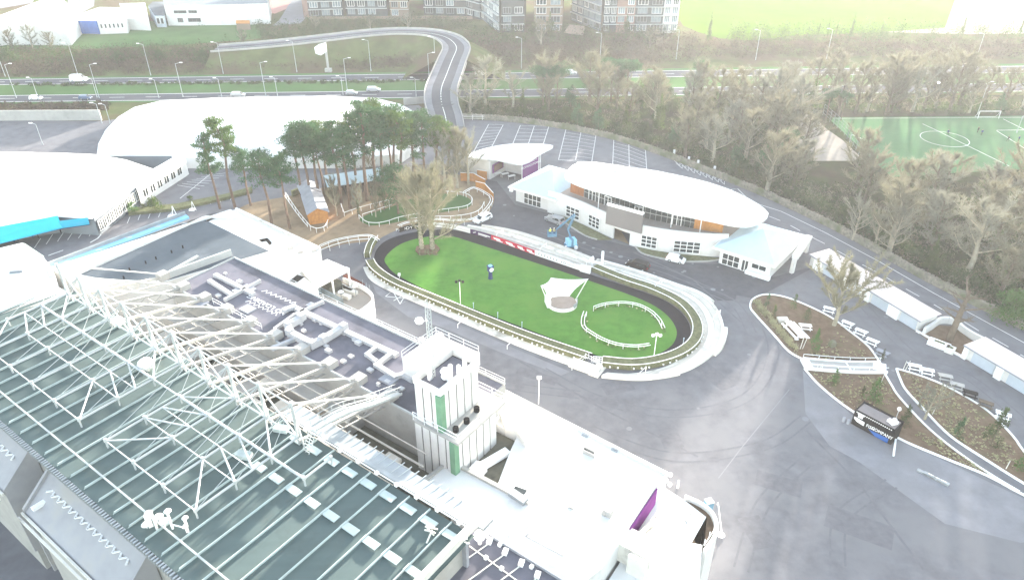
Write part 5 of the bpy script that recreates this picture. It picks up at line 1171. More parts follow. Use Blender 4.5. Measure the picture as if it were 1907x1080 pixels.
for k in range(15):
    f = (k + .5) / 15; m.bar(c4[0].lerp(c4[1], f), c4[3].lerp(c4[2], f), .3, .35)
for a_, b_ in ((0, 1), (3, 2)): m.bar(c4[a_] - Vector((0, 0, .3)), c4[b_] - Vector((0, 0, .3)), .35, .5)
m.bar(c4[3], c4[2], .9, .5); m.build('pergola', M['white'], ba)
m = MB()
for q in (c4[3].lerp(c4[2], .05), c4[3].lerp(c4[2], .5), c4[2], c4[1]): m.bar((q.x, q.y, zt), q, .3, .3)
m.build('pergola_post', M['white'], ba)
m = MB(); m.prism([P(x, y, 7) for x, y in ((529, 520), (556, 508), (588, 534), (586, 548), (560, 545))], 0, 7); m.build('bar_block', M['roofwhite'], ba)
m = MB(); m.prism([P(x, y, 7) for x, y in ((538, 524), (554, 512), (567, 516), (551, 528))], 7.01, 7.05); m.build('well_shade', M['dark'], ba)  # flat dark sheet painted for the shade inside the roof opening
for x, y, l in ((663, 551, 0), (637, 562, 1)):
    q = P(x, y, zt); m = MB(); m.tube(q, q + Vector((0, 0, 2.1)), .05, n=5); o = m.build('heater_post', M['steelgrey'], ba); m = MB(); m.dome(q + Vector((0, 0, 2.1)), .55, .55, .22, 9, 3); m.build('heater_hood', M['white'], o)
m = MB(); m.wall([P(x, y, 5) for x, y in ((588, 550), (600, 545), (620, 556), (640, 567))], .12, 0, 1.1)
m.build('glass_screen', M['glassblue'], ba)
m = MB(); m.prism([P(x, y, 3.5) for x, y in ((655, 582), (668, 577), (703, 597), (703, 612))], 0, 3.5); m.build('side_block', M['white'], ba)
m = MB()
for x, y in ((676, 531), (683, 536), (689, 541)): q = P(x, y, zt + 1); m.tube(q, q + Vector((0, 0, 1.2)), .03, n=4)
m.build('screen_post', M['steel'], ba)
# ================================================================ GARDEN ISLAND
def kerbline(pts, lab, w=.3, sm=5):
    q = cr(PP(pts), sm); m = MB(); m.wall(q, w, 0, .2); tag(m.build('kerb', M['white']), lab, 'kerb'); return q
kt = [(1500, 672), (1469, 655), (1440, 623), (1408, 588), (1397, 572), (1403, 557), (1428, 549), (1472, 557), (1539, 587), (1580, 616), (1617, 646), (1639, 677)]
gtop = kerbline(kt, 'white kerb looping round the upper planted island')
kb = [(1498, 687), (1528, 720), (1584, 764), (1672, 816), (1750, 850), (1836, 885), (1898, 918), (1990, 962)]
gbl = kerbline(kb, 'white kerb along the yard side of the lower planted island')
kl = [(1646, 694), (1660, 718), (1676, 742), (1732, 801), (1798, 853), (1854, 890), (1898, 916)]
gpl = kerbline(kl, 'white kerb on the left of the narrow garden path')
kr = [(1669, 687), (1676, 706), (1687, 727), (1721, 764), (1769, 812), (1843, 861), (1907, 901), (2000, 955)]
gpr = kerbline(kr, 'white kerb on the right of the narrow garden path')
ko = [(1669, 687), (1713, 700), (1758, 718), (1806, 744), (1839, 766), (1865, 790), (1890, 818), (1907, 842), (1980, 930)]
gor = kerbline(ko, 'white kerb along the benches of the right planted island')
flat('upper_bed', gtop + PP([(1640, 672), (1503, 668)]), .06, M['soil'])
flat('lower_bed', gbl[:-3] + gpl[::-1], .06, M['soil'])
flat('right_bed', gor + gpr[::-1], .06, M['soil'])
def px_in(poly_px, n, rr):
    xs = [p[0] for p in poly_px]; ys = [p[1] for p in poly_px]; out = []
    while len(out) < n:
        x, y = rr.uniform(min(xs), max(xs)), rr.uniform(min(ys), max(ys)); c = False; j = len(poly_px) - 1
        for i in range(len(poly_px)):
            (xi, yi), (xj, yj) = poly_px[i], poly_px[j]
            if (yi > y) != (yj > y) and x < (xj - xi) * (y - yi) / (yj - yi) + xi: c = not c
            j = i
        if c: out.append((x, y))
    return out
gc = MB()
for poly, n in (([(1500, 668), (1560, 615), (1610, 645), (1630, 668)], 60), ([(1510, 695), (1640, 700), (1672, 745), (1620, 770), (1570, 750)], 200), ([(1680, 690), (1810, 750), (1860, 800), (1895, 850), (1890, 880), (1770, 808), (1700, 740)], 420), ([(1690, 800), (1740, 812), (1850, 888), (1760, 850)], 130), ([(1405, 570), (1470, 650), (1490, 668), (1460, 620), (1420, 570)], 30)):
    for x, y in px_in(poly, n, rnd):
        q = P(x, y, .06); r = rnd.uniform(.12, .32)
        for _ in range(7):
            u = Vector((rnd.uniform(-1, 1), rnd.uniform(-1, 1), rnd.uniform(0, .8))) * r; v = Vector((rnd.uniform(-1, 1), rnd.uniform(-1, 1), rnd.uniform(0, .8))) * r; gc.add([q, q + u, q + v], [(0, 1, 2)])
tag(gc.build('ground_cover', M['palegrass']), kind='stuff')
# ramped footbridge between the two beds
fb = thing('garden_ramp', 'white railed boardwalk ramp crossing between the planted islands', 'ramp', P(1570, 685))
q = cr(PP([(1497, 679), (1540, 683), (1590, 686), (1645, 686)]), 5); m = MB(); m.wall(q, 2.3, 0, .3); m.build('boardwalk', M['concrete'], fb)
m = MB(); m.box(P(1502, 680), 1.3, 2.6, .45); m.box(P(1637, 686), 2.0, 2.2, .42, -.4); m.build('end_slab', M['white'], fb)
for e in (1.35, -1.35):
    m = MB(); o = offs(q, e); m.wall(o, .3, 0, .5); m.poltube([p + Vector((0, 0, 1.2)) for p in o], .06, 4)
    for p in resample(o, 2.5): m.tube(p, p + Vector((0, 0, 1.2)), .05, n=4)
    m.build('side_rail', M['white'], fb)
m = MB(); m.wall(q, .12, .3, .4); p = q[9]; m.box(p + Vector((0, 0, .3)), .2, 2.3, .08); m.build('tread_line', M['white'], fb)
# picnic tables
def picnic(name, lab, loc, rz, m_, group, n=1):
    t = thing(name, lab, 'picnic table', (0, 0, 0), group); L = 1.8
    m = MB(); m.box((0, 0, .72), L, .8, .06); m.build('table_top', m_, t)
    for s in (-1, 1): m = MB(); m.box((0, s * .72, .43), L, .3, .05); m.build('seat', m_, t)
    for s in (-1, 1):
        m = MB(); x = s * L * .36; m.bar((x, -.75, 0), (x, -.3, .72), .09); m.bar((x, .75, 0), (x, .3, .72), .09); m.bar((x, -.75, .41), (x, .75, .41), .08); m.build('leg_frame', m_, t)
    t.location = loc; t.rotation_euler = (0, 0, rz); t.scale = (1.15, 1.1, 1.0); return t
pts_ = [(1577, 607, -.75, 'white', 'white picnic table nearest the bare garden tree'), (1602, 622, -.75, 'white', 'second white picnic table down the upper kerb'), (1623, 640, -.75, 'white', 'third white picnic table down the upper kerb'), (1642, 661, -.8, 'greyshed', 'grey picnic table at the lower end of the upper kerb'),
        (1702, 687, -.35, 'white', 'white picnic table first along the right bed kerb'), (1725, 695, -.35, 'white', 'white picnic table second along the right bed kerb'), (1759, 706, -.35, 'concrete', 'weathered grey picnic table third along the right bed kerb'), (1780, 722, -.5, 'concrete', 'weathered grey picnic table fourth along the right bed kerb'), (1805, 737, -.5, 'black', 'dark picnic table fifth along the right bed kerb'), (1834, 756, -.6, 'bark', 'dark brown picnic table beside the tall conifer'), (1866, 777, -.6, 'white', 'white picnic table at the far right end of the bench row')]
for x, y, rz, mm, l in pts_: picnic('picnic_table', l, P(x, y), rz, M[mm], 'picnic tables along the garden kerbs')
picnic('picnic_table', 'white picnic table among clutter under the bare garden tree', P(1543, 580), -.5, M['white'], 'picnic tables along the garden kerbs')
lt2 = picnic('long_table', 'long white bench table inside the upper planted bed', P(1480, 620), -1.35, M['white'], None); lt2.scale = (2.9, 1.5, 1.1)
picnic('short_table', 'short white table beside the long bench table in the upper bed', P(1499, 612), -.15, M['white'], None)
m = MB(); m.box(P(1458, 597), 1.9, 1.6, .35, 0); m.box(P(1458, 597) + Vector((0, 0, .35)), 1.7, 1.4, .06, 0); tag(m.build('stone_slab', M['cream']), 'square cream slab in the upper planted bed', 'slab')
q = P(1549, 645); m = MB(); m.box(q, 1.0, .9, .8, .4); m.dome(q + Vector((0, 0, .8)), .6, .55, .5, 7, 3); tag(m.build('boulder', M['stone']), 'pale boulder in the lower half of the upper bed', 'boulder')
# posts and saplings
for i, (x, y, h, l) in enumerate(((1490, 650, 2.4, 'leaning pale stakes left of the ramp'), (1641, 712, 2.2, 'leaning pale stake below the ramp end'), (1873, 873, 1.4, 'short pale stake on the path edge at far right'), (1519, 692, 1.4, 'thin pale sapling stake beside the ramp start'), (1681, 690, 1.8, 'thin pink stake at the tip of the right bed'), (1736, 772, 1.5, 'pale stake beside the white twigged sapling'))):
    q = P(x, y); m = MB(); m.tube(q, q + Vector((.25, .2, h)), .06, n=5)
    if i in (0, 3, 4): m.tube(q + Vector((.4, 0, 0)), q + Vector((.9, .3, h)), .05, n=5)
    tag(m.build('stake', M['cream']), l, 'stake')
for x, y, l, h in ((1665, 788, 'white post lamp behind the black food cabin', 2.6),):
    q = P(x, y); t = thing('post_lamp', l, 'lamp', q); m = MB(); m.tube(q, q + Vector((0, 0, h)), .05, n=5); m.build('pole', M['white'], t); m = MB(); m.dome(q + Vector((0, 0, h + .2)), .32, .32, .35, 8, 4, True); m.build('globe', M['white'], t, smooth=True)
# the food cabin
fc = thing('food_cabin', 'black food cabin with white lettering, blue lower panel and flat grey roof', 'food stall', P(1620, 805))
fa, fb_ = P(1584, 789), P(1658, 829); d = (fb_ - fa).normalized(); nb = Vector((-d.y, d.x, 0)); L = (fb_ - fa).length; dp_ = 2.5; hz = 2.8
m = MB(); m.prism([fa, fb_, fb_ + nb * dp_, fa + nb * dp_], .1, hz); m.build('cabin_body', M['black'], fc)
m = MB(); m.prism([fa + d * .25 + nb * .1, fb_ - d * .25 + nb * .1, fb_ - d * .25 + nb * (dp_ - .2), fa + d * .25 + nb * (dp_ - .2)], hz + .004, hz + .05); m.build('roof', mat('roof_film', (.2, .18, .18), .7, .15), fc)
m = MB(); m.wall([fa + nb * dp_, fb_ + nb * dp_], .12, hz, hz + .25); m.wall([fa, fb_], .14, hz, hz + .12); m.build('roof_rim', M['black'], fc)
n1 = -nb; up = Vector((0, 0, 1)); m = MB()
for k in range(18): q = fa + d * L * (.06 + k * .05) + n1 * .03 + up * (hz - .22); m.box(q - up * .05, .16, .05, .14, math.atan2(d.y, d.x))
m.build('trim_dots', M['white'], fc)
m = MB(); a, b, c, e = fa + d * L * .42 + up * .78 + n1 * .04, fa + d * L * .92 + up * .95 + n1 * .04, fa + d * L * .92 + up * .12 + n1 * .04, fa + d * L * .62 + up * .12 + n1 * .04
m.add([e, c, b, a], [(0, 1, 2, 3)]); m.build('blue_panel', M['blue'], fc)
m = MB(); lo = [fa + d * L * .04 + up * 1.3, fa + d * L * .12 + up * .98, fa + d * L * .3 + up * .86, fa + d * L * .3 + up * 1.5, fa + d * L * .1 + up * 1.65, fa + d * L * .03 + up * 1.6]
m.loft([q + n1 * .0 for q in lo], [q + n1 * .06 for q in lo]); m.build('sign_swash', M['white'], fc); lettering('FISH', .78, fa + d * L * .455 + up * 1.22 + n1 * .06, d, up, M['white'], fc, sx=.85, thick=.02); lettering('COMPANY', .78, fa + d * L * .74 + up * 1.28 + n1 * .06, d, up, M['white'], fc, sx=.82, thick=.02)
m = MB(); q = fa + d * L * .17 + up * 2.15 + n1 * .05; m.box(q - up * .3, .7, .05, .55, math.atan2(d.y, d.x)); m.box(q + up * .22, 1.0, .05, .3, math.atan2(d.y, d.x)); m.build('emblem', M['white'], fc)
m = MB(); q = fb_ - d * .9 + nb * 1.2 + up * (hz + .05); m.box(q, 1.0, .7, .5, .3); m.tube(q + up * .5, q + up * .9, .3, n=8); m.box(q - d * .6, .6, .5, .35, .6); m.build('roof_fan', M['white'], fc)
m = MB()
for e in (-.3, -1.0): q = fa + d * e + n1 * .3; m.tube(q, q + up * .8, .22, n=8)
tag(m.build('gas_bottle', M['greyshed']), 'grey gas bottles at the left end of the black food cabin', 'gas bottle')
# marked board on the yard below the cabin and white parking post
m = MB(); m.bar(P(1668, 818, .4), P(1664, 848, .4), .25, .3); tag(m.build('barrier', M['white']), 'short white barrier beam on the yard by the cabin end', 'barrier')
pl2 = thing('pallet_stack', 'low dark stacked pallets lying on the yard below the food cabin', 'pallets', P(1735, 890)); q0, q1 = P(1712, 877), P(1762, 902); d = (q1 - q0).normalized(); m = MB()
for k in range(4): q = q0.lerp(q1, (k + .5) / 4); m.box(q, 1.5, .5, .22 + .1 * (k % 2), math.atan2(d.y, d.x))
m.build('boards', M['steelgrey'], pl2); m = MB()
for k in range(3): q = q0.lerp(q1, .45 + k * .2); m.box(q + Vector((0, 0, .36)), 1.0, .12, .05, math.atan2(d.y, d.x))
m.build('slats', M['white'], pl2)
# things by the white terrace
t = thing('blue_bin', 'blue grey wheeled bin at the corner of the white terrace', 'bin', P(1318, 948)); q = P(1318, 948); m = MB(); m.box(q, .9, .9, 1.5, .3); m.build('body', M['zinc'] if 0 else mat('bin_blue', (.12, .22, .3), .5, .1), t); m = MB(); m.box(q + Vector((0, 0, 1.5)), 1.0, 1.0, .12, .3); m.build('lid', M['steelgrey'], t)
q0, q1 = P(1336, 940), P(1343, 996); m = MB(); m.poltube([q0, q0 + Vector((0, 0, .5)), q1 + Vector((0, 0, .5)), q1], .07, 5); m.dome(q1, .5, .5, .25, 8, 3); tag(m.build('boom_barrier', M['white']), 'thin white barrier arm on the tarmac right of the white terrace', 'barrier')
t = picnic('terrace_bench', 'grey folding bench on the white terrace by the planter', P(1276, 965, 10), .9, M['steelgrey'], None); t.scale = (1, .7, .8)
q = P(1262, 908); m = MB(); m.tube(q, q + Vector((0, 0, 1.4)), .16, .12, 8); tag(m.build('bollard', M['white']), 'short white bollard standing off the white terrace corner', 'bollard')
q = P(1242, 893); t = thing('corner_lamp', 'white wall lamp brackets at the corner of the white flat building', 'lamp', q); m = MB()
for dz, dx in ((11.6, .3), (12.3, -.2), (13.2, .2)): c = P(1245, 886, 13); c.z = dz; m.dome(c + Vector((dx, 0, 0)), .28, .28, .28, 7, 4, True)
m.build('globe', M['white'], t)
q = P(1003, 752); t = thing('yard_lamp', 'white yard lamp post behind the white flat building roof edge', 'lamp', q); m = MB(); m.tube(q, q + Vector((0, 0, 5.2)), .08, n=5); m.build('pole', M['white'], t); m = MB(); m.box(q + Vector((0, 0, 5.0)), .7, .35, .4); m.build('lamp_head', M['white'], t)
# bright pampas strip on the island's left edge
m = MB()
for k in range(300):
    f = rnd.random(); a = Vector((1403 + 75 * f + rnd.uniform(-2, 10), 562 + 90 * f + rnd.uniform(-4, 4), 0)); q = P(a.x, a.y)
    for _ in range(8):
        u = Vector((rnd.uniform(-1, 1), rnd.uniform(-1, 1), rnd.uniform(.2, 1.2))).normalized() * rnd.uniform(.4, .8); s = Vector((-u.y, u.x, 0)).normalized() * .06; m.add([q - s, q + s, q + u], [(0, 1, 2)])
tag(m.build('tussock_grass', M['palegrass']), kind='stuff')
# ================================================================ VEHICLES
def car_proto(kind, paint):
    t = thing('parked_car', '', 'car', (0, 0, 0)); L, Wd, H, hood = {'hatch': (3.9, 1.7, 1.5, .6), 'suv': (4.7, 1.9, 1.7, .85), 'estate': (4.7, 1.8, 1.5, .9), 'van': (5.6, 2.0, 2.4, .9)}[kind]
    belt = H * .58; prof = [(-L / 2, .35), (-L / 2 + .05, belt - .02), (-L / 2 + .35 if kind != 'van' else -L / 2 + .15, H - .05), (-L / 2 + .9, H), (L / 2 - hood - 1.1, H), (L / 2 - hood - .75, H - .08), (L / 2 - hood, belt + .02), (L / 2 - .12, belt - .12), (L / 2, .5), (L / 2 - .02, .3), (-L / 2 + .1, .28)]
    m = MB(); n = len(prof); lo = []; hi = []
    for x, z in prof:
        w = Wd / 2 * (1 if z < belt + .05 else .84); lo.append((x, -w, z)); hi.append((x, w, z))
    m.loft(lo, hi); b = m.build('body', paint, t)
    g = MB(); zb = belt + .08; zt_ = H - .14
    for s in (-1, 1):
        y0, y1 = s * (Wd / 2 * .9 + .02), s * (Wd / 2 * .84 + .025)
        xs = [(-L / 2 + .45, L / 2 - hood - .55)] if kind != 'van' else [(L / 2 - hood - 1.4, L / 2 - hood - .35)]
        for x0, x1 in xs:
            mid = (x0 + x1) / 2
            for u0, u1 in ((x0, mid - .06), (mid + .06, x1)): g.add([(u0, y0, zb), (u1, y0, zb), (u1 - (.35 if u1 == x1 else 0), y1, zt_), (u0 + (.15 if u0 == x0 else 0), y1, zt_)], [(0, 1, 2, 3)])
    xw, xr = L / 2 - hood, L / 2 - hood - .72
    g.add([(xw - .02, -Wd * .38, belt + .1), (xw - .02, Wd * .38, belt + .1), (xr + .03, Wd * .36, H - .05), (xr + .03, -Wd * .36, H - .05)], [(0, 1, 2, 3)])
    g.v = [(x + (.03 if abs(y) < Wd * .385 and x > 0 else 0), y, z + (.02 if abs(y) < Wd * .385 else 0)) for x, y, z in g.v]
    if kind != 'van': g.add([(-L / 2 + .08, -Wd * .36, belt + .1), (-L / 2 + .08, Wd * .36, belt + .1), (-L / 2 + .3, Wd * .33, H - .1), (-L / 2 + .3, -Wd * .33, H - .1)], [(3, 2, 1, 0)])
    g.build('window', M['glass'], t)
    for sx in (-1, 1):
        for sy in (-1, 1):
            w = MB(); x = sx * (L / 2 - .85); w.tube((x, sy * (Wd / 2 - .2), .33), (x, sy * (Wd / 2 + .02), .33), .33, n=12); wo = w.build('wheel', M['rubber'], t)
            r = MB(); r.tube((x, sy * (Wd / 2 + .02), .33), (x, sy * (Wd / 2 + .035), .33), .2, n=10); r.build('rim', M['steel'], wo)
    for sy in (-1, 1):
        h_ = MB(); h_.box((L / 2 - .05, sy * (Wd / 2 - .3), belt - .3), .14, .36, .16); h_.build('headlight', M['white'], t)
        h_ = MB(); h_.box((-L / 2 + .02, sy * (Wd / 2 - .22), belt - .25), .1, .2, .28); h_.build('tail_light', M['red'], t)
    return t
paints = {'white': mat('car_white', (.75, .75, .75), .3, .03, 1, spec=.4), 'silver': mat('car_silver', (.33, .34, .36), .3, .05, 1, metal=.4, spec=.4), 'black': mat('car_black', (.012, .012, .014), .3, .1, 1, spec=.15), 'blue': mat('car_blue', (.04, .08, .16), .3, .05, 1, spec=.4)}
PR = {}
def car(kind, paint, x, y, hx, hy, label, z=0.0, group=None, ofs=0):
    k = (kind, paint); q = P(x, y, z); d = P(hx, hy, z) - q; rz = math.atan2(d.y, d.x)
    if k not in PR: PR[k] = car_proto(kind, paints[paint]); o = PR[k]; o.location = q; o.rotation_euler = (0, 0, rz)
    else: o = copy_tree(PR[k], q, rz)
    o['label'] = label
    if 'group' in o: del o['group']
    if group: o['group'] = group
    if kind == 'van': o['category'] = 'van'
    return o
car('estate', 'white', 899, 411, 886, 417, 'white estate car parked beside the white railed sweep')
car('suv', 'silver', 1033, 414, 1020, 409, 'silver car parked by the left planting bed of the pavilion')
car('suv', 'black', 1187, 499, 1166, 493, 'black car driving between the ring terrace and the pavilion')
car('hatch', 'white', 1258, 487, 1280, 492, 'small white hatchback by the right planting bed of the pavilion')
car('suv', 'black', 257, 369, 245, 376, 'black car parked against the windows of the wide white hall')
rg = 'traffic on the motorway'
for kind, paint, x, y, dx, l in (('van', 'white', 148, 152, 10, 'white van on the far motorway carriageway at left'), ('hatch', 'white', 68, 186, 10, 'white car on the near carriageway at the far left'), ('hatch', 'blue', 160, 185.5, 10, 'dark blue car on the near carriageway before the white hall'), ('suv', 'silver', 444, 181, 10, 'silver car on the near carriageway above the vaulted hall'), ('hatch', 'silver', 655, 177, 10, 'low silver car on the near carriageway above the pines'), ('suv', 'silver', 696, 171, 10, 'grey people carrier overtaking on the near carriageway'), ('estate', 'white', 895, 141, 10, 'white car on the far carriageway right of the overpass'), ('estate', 'white', 1062, 138, 10, 'white car half hidden behind the dark flat topped pine'), ('suv', 'white', 1803, 128, 10, 'pale van on the far carriageway at far right'), ('suv', 'black', 1750, 163, 10, 'dark car on the near carriageway at far right')): car(kind, paint, x, y, x + dx, y - .1, l, .02, rg)
# boom lift with two workers
bl = thing('boom_lift', 'light blue articulated boom lift raised before the pavilion', 'boom lift', P(1063, 461)); q = P(1063, 461); up = Vector((0, 0, 1))
m = MB(); m.box(q + up * .45, 2.6, 1.7, .35, .3); m.build('chassis', M['boomblue'], bl)
for dx, dy in ((-1.0, -.8), (1.0, -.8), (-1.0, .8), (1.0, .8)): m = MB(); c = q + Vector((dx, dy, .42)); m.tube(c + Vector((0, -.2, 0)), c + Vector((0, .2, 0)), .42, n=10); m.build('wheel', M['white'], bl)
m = MB(); m.box(q + up * .8, 2.0, 1.7, 1.3, .3); m.build('engine_cover', M['skyblue'], bl); m = MB(); m.box(q + up * .82, .5, 1.8, 1.5, .3); m.build('turret', M['boomblue'], bl)
k0 = q + up * 2.2; k1 = P(1056, 432, 4.6); k1 = q + Vector((-.8, .3, 4.2)); k2 = q + Vector((.5, .6, 7.6)); k3 = q + Vector((-2.6, .0, 5.0)); k4 = q + Vector((-3.2, -.2, 4.4))
m = MB(); m.bar(k0, k1, .24, .28); m.bar(k1, k2, .22, .26); m.bar(k1 + Vector((.3, 0, 0)), k2 + Vector((.2, 0, -.3)), .12, .12); m.build('lower_boom', M['boomblue'], bl)
m = MB(); m.bar(k2, k3, .2, .22); m.bar(k2 + Vector((-.2, 0, -.4)), k3 + Vector((.1, 0, -.3)), .1, .1); m.bar(k3, k4, .2, .2); m.build('upper_boom', M['boomblue'], bl)
bk = k4 + Vector((-.9, 0, -1.5)); m = MB(); m.box(bk, 1.9, 1.0, .1, .1); m.box(bk + up * .1, 1.9, 1.0, .5, .1)
m2 = MB()
for z in (.65, 1.15):
    c = [bk + Vector((x * .95, y * .5, z)) for x, y in ((-1, -1), (1, -1), (1, 1), (-1, 1), (-1, -1))]; m2.poltube(c, .05, 4)
for x, y in ((-1, -1), (1, -1), (1, 1), (-1, 1), (0, -1)): c = bk + Vector((x * .95, y * .5, 0)); m2.tube(c, c + up * 1.15, .05, n=4)
m.build('basket', M['boomblue'], bl); m2.build('basket_rail', M['boomblue'], bl)
def person(label, loc, top, legs_, rz=0, h=1.75, pose=0, group=None, helmet=None):
    "one continuous skinned body: pelvis root, spine, head, arms, legs"
    t = thing('person', label, 'person', (0, 0, 0), group); s = h / 1.75; me = bpy.data.meshes.new('body')
    A = .18 if pose == 0 else .3; ls = .0 if pose == 0 else .28
    V = [(0, 0, .95), (0, 0, 1.15), (0, .01, 1.42), (0, .02, 1.53), (0, .03, 1.66), (0, .03, 1.74), (.2, 0, 1.4), (.27, A * .6, 1.14), (.26, A * 1.5, .92), (.27, A * 1.9, .82), (-.2, 0, 1.4), (-.27, A * .4, 1.14), (-.26, A * 1.2, .92), (-.27, A * 1.6, .82), (.1, 0, .9), (.12, ls * .7, .5), (.12, ls * .4, .08), (.12, ls * .4 + .16, .04), (-.1, 0, .9), (-.12, -ls * .5, .5), (-.12, -ls * 1.1, .08), (-.12, -ls * 1.1 + .16, .04)]
    E_ = [(0, 1), (1, 2), (2, 3), (3, 4), (4, 5), (2, 6), (6, 7), (7, 8), (8, 9), (2, 10), (10, 11), (11, 12), (12, 13), (0, 14), (14, 15), (15, 16), (16, 17), (0, 18), (18, 19), (19, 20), (20, 21)]
    Rr = [.15, .15, .16, .06, .1, .07, .075, .055, .04, .045, .075, .055, .04, .045, .1, .075, .05, .045, .1, .075, .05, .045]
    me.from_pydata([Vector(v) * s for v in V], E_, []); o = bpy.data.objects.new('body', me); COL.objects.link(o); sk = o.modifiers.new('skin', 'SKIN')
    for i, r in enumerate(Rr): me.skin_vertices[0].data[i].radius = (r * s, r * s * .85)
    me.skin_vertices[0].data[0].use_root = True; o.modifiers.new('sub', 'SUBSURF').levels = 1
    bpy.context.view_layer.update(); m2_ = bpy.data.meshes.new_from_object(o.evaluated_get(bpy.context.evaluated_depsgraph_get())); bpy.data.objects.remove(o)
    for mm in (M['skin'], top, legs_): m2_.materials.append(mm)
    for p in m2_.polygons:
        z = p.center.z / s; p.use_smooth = True; p.material_index = 0 if z > 1.5 or (z < .88 and abs(p.center.x) > .2 * s) else (1 if z > .93 else 2)
    b = bpy.data.objects.new('body', m2_); COL.objects.link(b); b.parent = t
    hr = MB(); hr.dome((0, .02, 1.66 * s), .115 * s, .125 * s, .13 * s, 8, 4); hr.build('hair' if not helmet else 'helmet', helmet or M['bark'], t, smooth=True)
    t.location = loc; t.rotation_euler = (0, 0, rz); return t
person('worker in yellow hi vis at the left of the lift basket', bk + Vector((-.4, 0, .1)), M['yellow'], M['navy'], .4, helmet=M['white']); person('worker in white hi vis at the right of the lift basket', bk + Vector((.4, .05, .1)), M['palegrass'], M['navy'], -.5, helmet=M['white'])
pp = [(1764, 252, 1, 'player in dark kit inside the pitch centre circle', 'navy'), (1820, 247, 1, 'player running near the penalty box line', 'black'), (1827, 252, 0, 'player standing beside the runner near the penalty box', 'navy'), (1876, 264, 1, 'player on the right wing of the pitch', 'black'), (1896, 264, 0, 'rightmost player on the pitch', 'navy')]
for x, y, po, l, mm in pp: person(l, P(x, y), M[mm], M['black'], rnd.uniform(0, 6), pose=po, group='players on the sports pitch')
for x, y, l, mm in ((17, 452, 'figure in pale clothes at the left under the turquoise canopy', 'white'), (27, 451, 'figure in yellow vest beside the pale figure under the turquoise canopy', 'yellow'), (62, 444, 'lone figure in yellow vest at the middle of the turquoise canopy', 'yellow')): person(l, P(x, y), M[mm], M['navy'], 3, group='people by the turquoise canopy')
# football goals
for x, y, w, l in ((1840, 221, 6.5, 'white goal frame on the far goal line of the pitch'),):
    q = P(x, y); t = thing('goal', l, 'goal', q); m = MB(); a, b = q - Vector((w / 2, 0, 0)), q + Vector((w / 2, 0, 0)); m.poltube([a, a + up * 2.3, b + up * 2.3, b], .1, 5); m.build('frame', M['white'], t); m = MB(); m.poltube([a + up * 2.2, a + Vector((0, 1.6, 0)), b + Vector((0, 1.6, 0)), b + up * 2.2], .05, 4); m.build('net_stay', M['white'], t)
q = P(1582, 265); t = thing('goal', 'white goal leaning by the mesh fence at the left of the pitch', 'goal', q); m = MB(); a, b = q, q + Vector((2.0, -4.5, 0)); m.poltube([a, a + up * 2.3, b + up * 2.3, b], .09, 5); m.build('frame', M['white'], t)
m = MB(); c = resample(PP([(1532, 215), (1570, 250), (1602, 292)]), 3)
for p in c: m.tube(p, p + up * 3.5, .06, n=4)
for z in (.8, 1.7, 2.6, 3.5): m.poltube([p + up * z for p in c], .035, 4)
tag(m.build('mesh_fence', M['steelgrey']), 'tall grey mesh fence down the left side of the pitch', 'fence')
m = MB(); c = PP([(862, 224), (918, 224)]); 
for z in (.5, 1.0, 1.5): m.poltube([p + up * z for p in c], .06, 4)
for p in resample(c, 3): m.tube(p, p + up * 1.6, .08, n=4)
tag(m.build('rail_fence', M['cream']), 'pale post and rail fence at the top of the car park', 'fence')
# billboard beside the motorway
q = P(612, 134); t = thing('billboard', 'white hexagonal advertising panel on a grey post beside the motorway', 'billboard', q); m = MB(); m.tube(q, q + up * 8, .45, n=8); m.box(q, 2.4, 1.6, 1.2); m.build('post', M['concrete'], t)
m = MB(); c = q + Vector((-1.6, -.4, 8.2)); pts6 = [Vector((-2.2, 0, -1.6)), Vector((-.3, 0, -2.2)), Vector((2.0, 0, -.8)), Vector((2.0, 0, 2.4)), Vector((-.8, 0, 1.6)), Vector((-2.4, 0, .6))]; m.loft([c + p for p in pts6], [c + p + Vector((0, .5, 0)) for p in pts6]); m.build('panel', M['white'], t)
# ================================================================ LAMP POSTS
def lamp_post(h, arm):
    t = thing('street_lamp', '', 'street lamp', (0, 0, 0)); m = MB(); m.tube((0, 0, 0), (0, 0, h), .12, .07, 6); m.tube((0, 0, 0), (0, 0, .8), .17, n=6); m.build('pole', M['steel'], t)
    m = MB(); m.tube((0, 0, h - .05), (arm, 0, h + .35), .06, n=5); m.build('arm', M['steel'], t)
    m = MB(); m.box((arm + .35 * (1 if arm > 0 else -1), 0, h + .28), .9, .32, .18); m.build('lamp_head', M['white'], t); return t
LPR = {}
def lamp(x, y, h, arm, label, group):
    k = (h, arm)
    if k not in LPR: LPR[k] = lamp_post(h, arm); o = LPR[k]; o.location = P(x, y)
    else: o = copy_tree(LPR[k], P(x, y))
    o['label'] = label; o['group'] = group
near_of = ['at the far left picture edge', 'above the white van', 'left of the playing field scrub', 'right of the playing field scrub', 'left of the white billboard', 'right of the white billboard', 'left of the overpass deck', 'right of the overpass', 'behind the dark flat topped pine', 'behind the flat topped pines at centre', 'above the pale bare crowns', 'below the bright meadow', 'at the far right of the motorway']
for (x, y), w in zip(((10, 143), (145, 140), (281, 141), (416, 138), (553, 135), (691, 133), (811, 126), (971, 128), (1117, 118), (1259, 111), (1407, 112), (1539, 110), (1815, 119)), near_of): lamp(x, y, 11, -1.4, 'tall white street lamp on the far verge ' + w, 'lamps on the far motorway verge')
